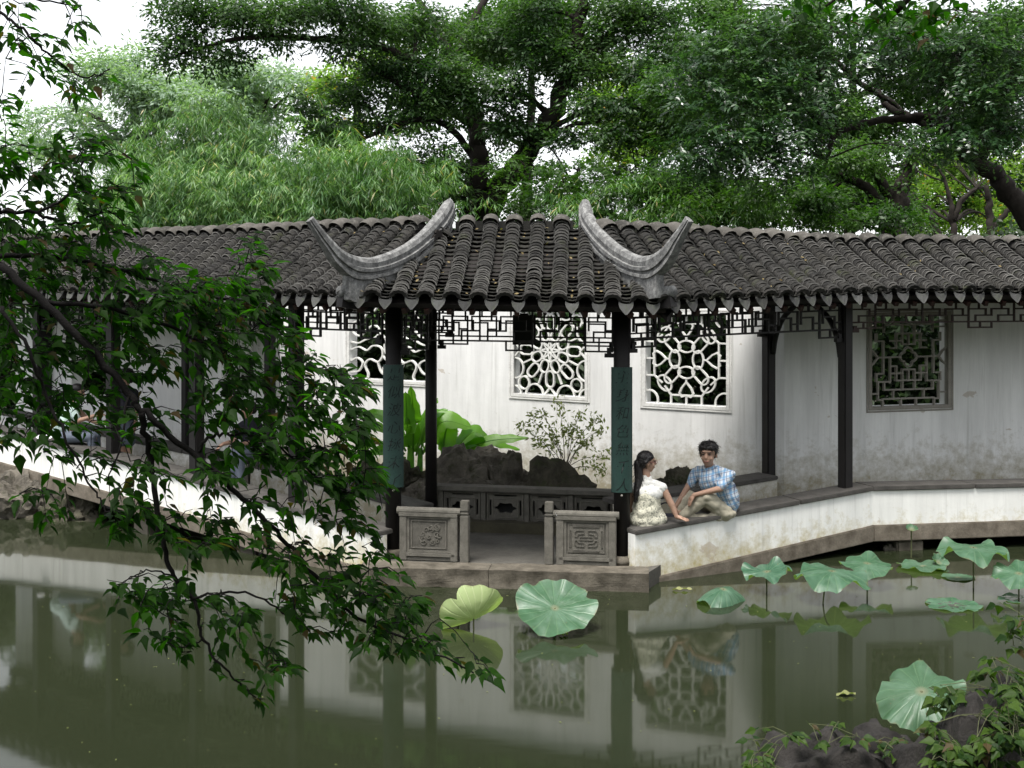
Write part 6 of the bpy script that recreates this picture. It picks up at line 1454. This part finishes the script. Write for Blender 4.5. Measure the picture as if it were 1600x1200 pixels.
# bamboo
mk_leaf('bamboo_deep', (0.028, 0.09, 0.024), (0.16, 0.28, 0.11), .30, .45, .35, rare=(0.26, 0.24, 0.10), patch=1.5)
def bamboo(label, cx, D, x0, x1, ytop, ybot, seed, n, per, mat='bamboo'):
    n = int(n * .75)
    rn = np.random.default_rng(seed); base = P(cx, 470, D); root = empty('bamboo_clump', (base.x, base.y, .3), label=label, cat='bamboo', group='bamboo behind the left roof'); O = np.array(root.location)
    mb = MB(); C, Nn, Dr = [], [], []
    for i in range(n):
        tx = rn.uniform(x0, x1); f = 1 - abs((tx - (x0 + x1) / 2) / ((x1 - x0) / 2)) ** 2 * .45; ty = ybot + (ytop - ybot) * f * rn.uniform(.55, 1.05); d = D + rn.uniform(-1.2, 1.2)
        t = np.array(P(tx, ty, d)); b = np.array([base.x + rn.uniform(-.8, .8) + (t[0] - base.x) * .5, d, .3]); mid_ = b * .35 + t * .65 + np.array([0, 0, .5]); pts = smoothpath([b, mid_, t], 10)
        mb.tube([p - O for p in pts], [.022 - .017 * k / 20 for k in range(21)], 5)
        for p in pts[6:]:
            for _ in range(max(1, per // 3)):
                cc = p + rn.normal(0, [.55, .5, .30], 3)
                for _ in range(10):
                    o = cc + rn.normal(0, [.15, .15, .10], 3); k = int(rn.integers(4, 8)); az = rn.uniform(0, 2 * np.pi, k); h = np.stack([np.cos(az), np.sin(az), rn.uniform(-1.3, -.1, k)], 1)
                    C.append(np.repeat(o[None], k, 0) + rn.normal(0, .02, (k, 3))); Dr.append(h); Nn.append(unit(np.stack([h[:, 0] * .7, h[:, 1] * .7, np.ones(k)], 1) + rn.normal(0, .3, (k, 3))))
    mb.build('culm', MAT['bamboo'], root)
    C = np.concatenate(C) - O; n_ = len(C); v, f = leaf_quads(C, np.concatenate(Nn), unit(np.concatenate(Dr)), rn.uniform(.12, .27, n_), rn.uniform(.014, .025, n_)); raw_mesh('crown', v, f, 4, MAT[mat], root); TRI.append(('bamboo', n_ * 2))
bamboo('low bright bamboo clump at the left above the roof', 270, 20.5, 190, 350, 265, 350, 71, 22, 6)
bamboo('tall bamboo clump rising in the middle of the grove', 330, 22, 240, 430, 160, 350, 72, 26, 6, 'bamboo_deep')
bamboo('bamboo clump above the roof between tall bamboo and forked tree', 440, 20.5, 360, 520, 250, 350, 73, 24, 6)
bamboo('bamboo clump right behind the upswept left eave corner', 580, 21, 480, 690, 235, 350, 74, 28, 6, 'bamboo_deep')
bamboo('low dark bamboo clump right of the pavilion ridge', 1010, 20.8, 860, 1090, 305, 352, 75, 16, 4, 'bamboo_deep')
print('LEAF TRIS', sum(t for _, t in TRI), TRI)

# leaf mass added out of view to keep low skylight off the walls
rn = np.random.default_rng(5); c = np.stack([rn.uniform(-26, 26, 26000), rn.uniform(-9, -2.5, 26000), rn.random(26000) ** .8 * 6.5 + .6], 1); nn = unit(rn.normal(0, 1, c.shape))
v, f = leaf_quads(c, nn, rn.normal(0, 1, c.shape), rn.uniform(.3, .55, len(c)), rn.uniform(.2, .35, len(c))); o = raw_mesh('added_shade_leaves', v, f, 4, MAT['leaf_deep']); tag(o, 'green woods on the near bank behind the viewer', 'woods', kind='stuff')
# ------------------------------------------------------------------ foreground maple branch at left (hangs over the water from a trunk outside the picture)
def maple_leaf_mesh():
    """pointed leaf with a long tip and two shallow side lobes, folded on its midrib"""
    out = [(0, 0), (.22, .16), (.40, .30), (.50, .16), (.72, .12), (1.0, 0)]
    vs = [(0, 0, 0), (.35, 0, -.03), (.7, 0, -.06), (1.0, 0, -.17)]
    L_ = [(.12, .17, .05), (.33, .29, .07), (.48, .20, .05), (.74, .10, -.01)]; vs += L_ + [(x, -y, z) for x, y, z in L_] + [(-.35, 0, .05), (-.35, .012, .05), (-.35, -.012, .05)]
    fs = [(0, 4, 5, 1), (1, 5, 6, 2), (2, 6, 7), (2, 7, 3), (0, 1, 9, 8), (1, 2, 10, 9), (2, 11, 10), (2, 3, 11), (0, 14, 13)]
    me = bpy.data.meshes.new('leaf'); me.from_pydata([(x, y, z) for x, y, z in vs], [], fs); me.materials.append(MAT['leaf_near']); return me, np.array(vs, float), fs
ME_ML, MLV, MLF = maple_leaf_mesh()
mt = empty('maple_tree', (-3.1, 2.6, .25), label='dark leafy maple branch hanging across the left foreground', cat='tree'); MO = Vector(mt.location)
FD = 3.55
skel = []; mb = MB(); rg = random.Random(77)
def br(pix, r0, r1):
    pts = smoothpath([tuple(P(x, y, d)) for x, y, d in pix], 7); n = len(pts); pts = [p + np.array([rg.gauss(0, .003) for _ in range(3)]) for p in pts]
    mb.tube([Vector(p) - MO for p in pts], [r0 + (r1 - r0) * i / (n - 1) for i in range(n)], 8)
    for p in pts: skel.append(np.array(p))
# trunk and main limbs
mb.tube([Vector((-3.1, 2.6, .0)) - MO, Vector((-3.0, 2.7, 2.0)) - MO, Vector((-2.8, 2.9, 3.6)) - MO, Vector((-2.5, 3.0, 5.0)) - MO, Vector((-2.0, 3.1, 6.2)) - MO], [.15, .13, .11, .08, .05], 12)
mb.tube([Vector((-2.8, 2.9, 3.6)) - MO, P(-250, 330, 3.3) - MO, P(0, 415, 3.4) - MO], [.05, .025, .013], 8)
mb.tube([Vector((-2.5, 3.0, 5.0)) - MO, P(-200, -80, 3.4) - MO, P(-20, 20, 3.5) - MO], [.04, .02, .01], 8)
mb.tube([Vector((-2.7, 2.95, 4.2)) - MO, P(-200, 200, 3.4) - MO, P(0, 330, 3.6) - MO], [.04, .02, .01], 8)
br([(0, 415, 3.4), (100, 505, 3.4), (200, 612, 3.45), (225, 645, 3.45), (300, 708, 3.5), (370, 770, 3.5), (440, 840, 3.55), (500, 905, 3.6), (560, 965, 3.6), (640, 1000, 3.65), (740, 1050, 3.7)], .0125, .0025)
br([(222, 642, 3.45), (235, 720, 3.5), (250, 830, 3.5), (270, 900, 3.5), (305, 940, 3.5), (318, 1000, 3.5), (355, 1050, 3.5), (400, 1090, 3.5)], .010, .002)
br([(0, 480, 3.3), (40, 540, 3.3), (75, 620, 3.35), (110, 700, 3.35), (150, 770, 3.4), (165, 800, 3.4)], .006, .002)
br([(310, 705, 3.5), (325, 685, 3.5), (360, 678, 3.5), (420, 690, 3.55), (480, 735, 3.6), (540, 790, 3.65)], .006, .002)
br([(60, 470, 3.4), (150, 480, 3.5), (250, 505, 3.6), (360, 560, 3.7), (440, 630, 3.75), (500, 700, 3.8)], .008, .002)
br([(0, 400, 3.5), (80, 400, 3.6), (180, 420, 3.7), (280, 450, 3.75), (380, 480, 3.8), (460, 545, 3.85), (560, 605, 3.9)], .008, .002)
br([(0, 330, 3.6), (60, 330, 3.6), (110, 300, 3.65), (130, 250, 3.7), (170, 250, 3.7)], .006, .002)
br([(60, 335, 3.6), (110, 350, 3.65), (170, 330, 3.65), (200, 360, 3.7)], .005, .002)
br([(0, 20, 3.5), (40, 50, 3.5), (80, 90, 3.55), (130, 120, 3.6), (170, 110, 3.6)], .005, .002); br([(-20, -10, 3.5), (60, 0, 3.5), (130, 10, 3.6)], .004, .002)
br([(300, 935, 3.5), (380, 925, 3.5), (450, 960, 3.55), (500, 1000, 3.6)], .004, .002); br([(200, 612, 3.45), (190, 690, 3.4), (170, 750, 3.4)], .004, .002)
br([(320, 1000, 3.5), (280, 1010, 3.5), (240, 990, 3.5)], .003, .0015); br([(280, 905, 3.5), (230, 890, 3.5), (180, 920, 3.5)], .003, .0015)
SK = np.array(skel)
def inside(poly, x, y):
    c = False
    for (x0, y0), (x1, y1) in zip(poly, poly[1:] + poly[:1]):
        if (y0 > y) != (y1 > y) and x < (x1 - x0) * (y - y0) / (y1 - y0) + x0: c = not c
    return c
# regions of foliage (photo pixels), with the number of leaf sprays in each
regions = [([(-40, 210), (60, 230), (95, 200), (190, 215), (225, 250), (215, 350), (235, 400), (210, 430), (-40, 440)], 118), ([(-40, 430), (230, 400), (300, 425), (350, 430), (390, 400), (395, 470), (330, 560), (180, 640), (-40, 660)], 185),
    ([(300, 430), (400, 440), (470, 500), (480, 540), (600, 610), (560, 625), (590, 680), (600, 760), (520, 780), (380, 700), (300, 620)], 190), ([(150, 610), (400, 620), (520, 760), (620, 800), (620, 850), (420, 830), (300, 770), (130, 770)], 130),
    ([(160, 780), (330, 790), (520, 850), (600, 850), (640, 900), (560, 940), (420, 890), (340, 860), (200, 850), (150, 830)], 120), ([(420, 900), (560, 900), (660, 930), (700, 980), (780, 1055), (690, 1045), (600, 1020), (520, 1000), (420, 960)], 110),
    ([(180, 890), (330, 900), (400, 960), (460, 1020), (440, 1080), (400, 1100), (330, 1070), (250, 1010), (150, 925)], 95), ([(20, 760), (110, 770), (120, 800), (60, 830), (30, 790)], 9), ([(-30, 640), (140, 640), (170, 720), (90, 720), (-30, 690)], 26),
    ([(-20, -20), (60, -10), (90, 60), (80, 100), (-20, 90)], 15), ([(50, -20), (140, 0), (130, 60), (60, 40)], 7), ([(40, 90), (120, 90), (185, 110), (175, 150), (120, 160), (50, 110)], 17), ([(-30, 110), (30, 130), (10, 210), (-30, 230)], 10), ([(360, 380), (395, 360), (420, 420), (395, 450)], 8)]
mats = []; ends = []
for poly, n in regions:
    n = int(n * (.85 if min(q[1] for q in poly) > 600 else 1.0 if max(q[1] for q in poly) < 240 else 2.0))
    xs = [p[0] for p in poly]; ys = [p[1] for p in poly]; k = 0; guard = 0
    while k < n and guard < 9000:
        guard += 1; x, y = rg.uniform(min(xs), max(xs)), rg.uniform(min(ys), max(ys))
        if inside(poly, x, y): k += 1; ends.append(np.array(P(x, y, 3.55 + rg.uniform(-.28, .38) + (.15 if y < 650 else 0))))
# twigs grow outward from what is already there: the nearest spray first
E_ = np.array(ends); dist = np.full(len(E_), 1e9); src = np.zeros((len(E_), 3)); todo = np.ones(len(E_), bool)
def relax(pts_):
    for q in pts_:
        d = np.linalg.norm(E_ - q, axis=1) + np.maximum(0, q[0] - E_[:, 0]) * .6 + np.maximum(0, E_[:, 2] - q[2]) * .5; m_ = d < dist; dist[m_] = d[m_]; src[m_] = q
relax(SK)
for _ in range(len(E_)):
    if True:
        i_ = int(np.argmin(np.where(todo, dist, 1e9))); todo[i_] = False; e, s = E_[i_], src[i_].copy(); dv = e - s
        relax([s + dv * .6, e])
        if np.linalg.norm(dv) < .05: dv = np.array([.06, 0, -.02])
        hd_ = Vector(dv).normalized(); pts = [s, s + dv * .5 + np.array([0, 0, .012]), e]
        mb.tube([Vector(p) - MO for p in pts], [.0022, .0016, .001], 4, cap=False)
        nl = rg.randint(3, 7); sdv = hd_.cross(Vector((0, 0, 1))).normalized() if abs(hd_.z) < .95 else Vector((1, 0, 0))
        for i in range(nl):
            f = .35 + .65 * i / max(1, nl - 1); o = Vector(s).lerp(Vector(e), f); sg = (-1) ** i
            dirn = (hd_ * .55 + sdv * sg * (.9 if i < nl - 1 else .1) + Vector((.42, rg.gauss(0, .35), -.42 + rg.gauss(0, .22)))).normalized()
            nrm = (Vector((rg.gauss(0, .35), rg.gauss(-.12, .35), 1.0))).normalized(); y_ = nrm.cross(dirn).normalized(); z_ = dirn.cross(y_); L_ = rg.uniform(.028, .060); Wd = L_ * rg.uniform(.8, 1.15)
            o = o + dirn * L_ * .3
            mats.append(Matrix(((dirn.x * L_, y_.x * Wd, z_.x * L_, o.x), (dirn.y * L_, y_.y * Wd, z_.y * L_, o.y), (dirn.z * L_, y_.z * Wd, z_.z * L_, o.z), (0, 0, 0, 1))))
mb.build('branch', MAT['bark_near'], mt)
mats.sort(key=lambda M: -Vector((M[0][0], M[1][0], M[2][0])).length / M[1][3] * (1 if 0 < CX + F * M[0][3] / M[1][3] < 1600 else .1))
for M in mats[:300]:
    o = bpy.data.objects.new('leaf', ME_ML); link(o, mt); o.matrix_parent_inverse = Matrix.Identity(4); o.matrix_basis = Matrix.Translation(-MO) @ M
def joined_leaves(name, Ms, parent, off, mat):
    T = np.array([np.array(M) for M in Ms]); v = np.einsum('nij,mj->nmi', T[:, :3, :3], MLV) + T[:, None, :3, 3] - np.array(off)
    tris = []
    for f in MLF: tris += [f] if len(f) == 3 else [(f[0], f[1], f[2]), (f[0], f[2], f[3])]
    f = np.array(tris)[None] + (np.arange(len(Ms)) * len(MLV))[:, None, None]; o = raw_mesh(name, v, f, 3, MAT[mat], parent); o['kind'] = 'stuff'; return o
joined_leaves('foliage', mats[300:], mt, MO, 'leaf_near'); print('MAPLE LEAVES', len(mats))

# tree overhead: its lowest twigs hang into the top right corner, its crown shades the near bank
rn = np.random.default_rng(91)
ot = empty('overhanging_tree', (3.6, 1.2, .25), label='dark leaves of a near tree hanging into the upper right corner', cat='tree'); OO = np.array(ot.location)
mb = MB(); tw = [[(3.6, 1.2, .1), (3.5, 1.3, 3), (3.2, 1.8, 5.5), (2.6, 2.6, 7.2)], [(3.4, 1.5, 4.4), tuple(P(1550, -250, 5)), tuple(P(1470, -70, 5.2)), tuple(P(1400, 20, 5.3))], [tuple(P(1470, -70, 5.2)), tuple(P(1360, -40, 5.2)), tuple(P(1290, 10, 5.2))], [(3.2, 1.8, 5.5), (1.0, 3.2, 7.0), (-1.5, 4.2, 7.4)], [(2.6, 2.6, 7.2), (3.5, 5.2, 7.8), (4.5, 6.5, 7.9)]]
for t, r0 in zip(tw, (.2, .05, .02, .1, .1)): pts = smoothpath(t, 8); mb.tube([p - OO for p in pts], [r0 * (1 - .8 * i / len(pts)) for i in range(len(pts))], 8)
mats2 = []
def spray_at(c, n, spread, Ls):
    for _ in range(n):
        o = Vector(c) + Vector([rg.gauss(0, s) for s in spread]); d = Vector((rg.gauss(0, 1), rg.gauss(0, 1), -.7 + rg.gauss(0, .4))).normalized(); nrm = Vector((rg.gauss(0, .5), rg.gauss(0, .5), 1)).normalized(); y_ = nrm.cross(d).normalized(); z_ = d.cross(y_); L_ = rg.uniform(*Ls)
        mats2.append(Matrix(((d.x * L_, y_.x * L_, z_.x * L_, o.x), (d.y * L_, y_.y * L_, z_.y * L_, o.y), (d.z * L_, y_.z * L_, z_.z * L_, o.z), (0, 0, 0, 1))))
for x, y in ((1290, 5), (1330, 0), (1360, 20), (1390, 30), (1420, 45), (1450, 40), (1475, 15), (1440, 10), (1400, 5), (1500, 0), (1370, -10), (1340, -15), (1265, -15)): spray_at(P(x, y, 5.25), 14, (.06, .15, .045), (.055, .095))
near_n = len(mats2)
for _ in range(330): spray_at((rg.uniform(-5, 6.5), rg.uniform(-1, 6.0), rg.uniform(6.2, 8.2)), 16, (.3, .3, .12), (.09, .15))
mb.build('trunk', MAT['bark'], ot)
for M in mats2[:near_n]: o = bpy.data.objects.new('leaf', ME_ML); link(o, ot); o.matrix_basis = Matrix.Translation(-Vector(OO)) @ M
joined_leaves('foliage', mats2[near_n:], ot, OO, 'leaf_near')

# ------------------------------------------------------------------ near rocks with creepers, lower right
rk((1290, 1152), 5.9, 250, 230, .7, 21, 'smooth dark grey rock at the bottom edge of the picture', 'rock_near', sub=5, rough=.22, strata=0)
rk((1385, 1158), 6.05, 200, 200, .6, 22, 'low grey rock behind the smooth bottom rock', 'rock_near', sub=5, rough=.25, strata=0)
rk((1600, 1065), 6.0, 190, 400, .8, 23, 'tall dark rock draped in creepers at the right edge', 'rock_near', sub=5, rough=.3, strata=0)
rk((1520, 1110), 5.6, 190, 300, .6, 24, 'dark rock under the creepers at lower right corner', 'rock_near', sub=5, rough=.3, strata=0)
rk((20, 740), 16.6, 150, 130, .9, 25, 'weathered rock propping the walkway at the far left', 'rock', group='pond edge rocks')
rk((110, 765), 16.3, 110, 110, .7, 26, 'dark rock in the shade under the left walkway', 'rock_moss', group='pond edge rocks')
rk((1395, 850), 14.3, 60, 60, .5, 27, 'small pale rock under the parapet bend', 'rock', group='pond edge rocks')
def creeper(label, spots, seed, Lr, n_per):
    rg2 = random.Random(seed); o0 = P(spots[0][0], spots[0][1], spots[0][2]); root = empty('creeper', tuple(o0), label=label, cat='creeper'); mb = MB(); Ms = []
    for (x, y, D, rx, ry, n) in spots:
        c = P(x, y, D); k = D / F; pr = None
        for i in range(n):
            p = c + Vector((rg2.gauss(0, rx * k * .5), rg2.gauss(0, .12), rg2.gauss(0, ry * k * .5)))
            if pr is not None and (p - pr).length < .5: mb.tube([pr - o0, (p + pr) / 2 - o0 + Vector((0, 0, .02)), p - o0], .0018, 4, cap=False)
            pr = p; az = rg2.uniform(0, 6.28)
            for j in range(n_per):                        # leaflets fan out from one stalk
                a = az + (j - n_per / 2) * .62; d = Vector((math.cos(a), math.sin(a) * .9 - .35, -.35 + rg2.gauss(0, .2))).normalized(); nrm = (Vector((0, -.45, 1)) + Vector((rg2.gauss(0, .25), rg2.gauss(0, .25), 0))).normalized(); y_ = nrm.cross(d).normalized(); z_ = d.cross(y_); L_ = rg2.uniform(*Lr)
                oo = p + d * L_ * .35; Ms.append(Matrix(((d.x * L_, y_.x * L_ * 1.15, z_.x * L_, oo.x), (d.y * L_, y_.y * L_ * 1.15, z_.y * L_, oo.y), (d.z * L_, y_.z * L_ * 1.15, z_.z * L_, oo.z), (0, 0, 0, 1))))
    mb.build('stem', MAT['lotus_stem'], root)['kind'] = 'stuff'; Ms.sort(key=lambda M: M[1][3])
    me = ME_ML.copy(); me.materials.clear(); me.materials.append(MAT['creeper'])
    for M in Ms[:150]: o = bpy.data.objects.new('leaf', me); link(o, root); o.matrix_basis = Matrix.Translation(-o0) @ M
    if Ms[150:]: joined_leaves('foliage', Ms[150:], root, o0, 'creeper')
creeper('five leaved creeper hanging over the tall rock at the right edge', [(1580, 1065, 5.75, 45, 26, 12), (1545, 1140, 5.4, 55, 45, 22), (1590, 1160, 5.3, 40, 45, 16), (1505, 1085, 5.75, 40, 22, 10), (1480, 1180, 5.4, 40, 24, 12), (1597, 1100, 5.5, 20, 30, 8)], 5, (.055, .085), 5)
creeper('small yellow green weeds along the top of the bottom rock', [(1205, 1172, 5.6, 50, 18, 10), (1185, 1195, 5.5, 40, 14, 8), (1310, 1150, 5.75, 40, 8, 6), (1400, 1162, 5.8, 40, 8, 6), (1475, 1085, 5.85, 30, 16, 7)], 6, (.045, .075), 4)
creeper('thin leafy twigs at the right edge above the rock', [(1597, 965, 6.0, 16, 30, 5), (1592, 1000, 6.0, 16, 20, 4)], 7, (.05, .08), 5)
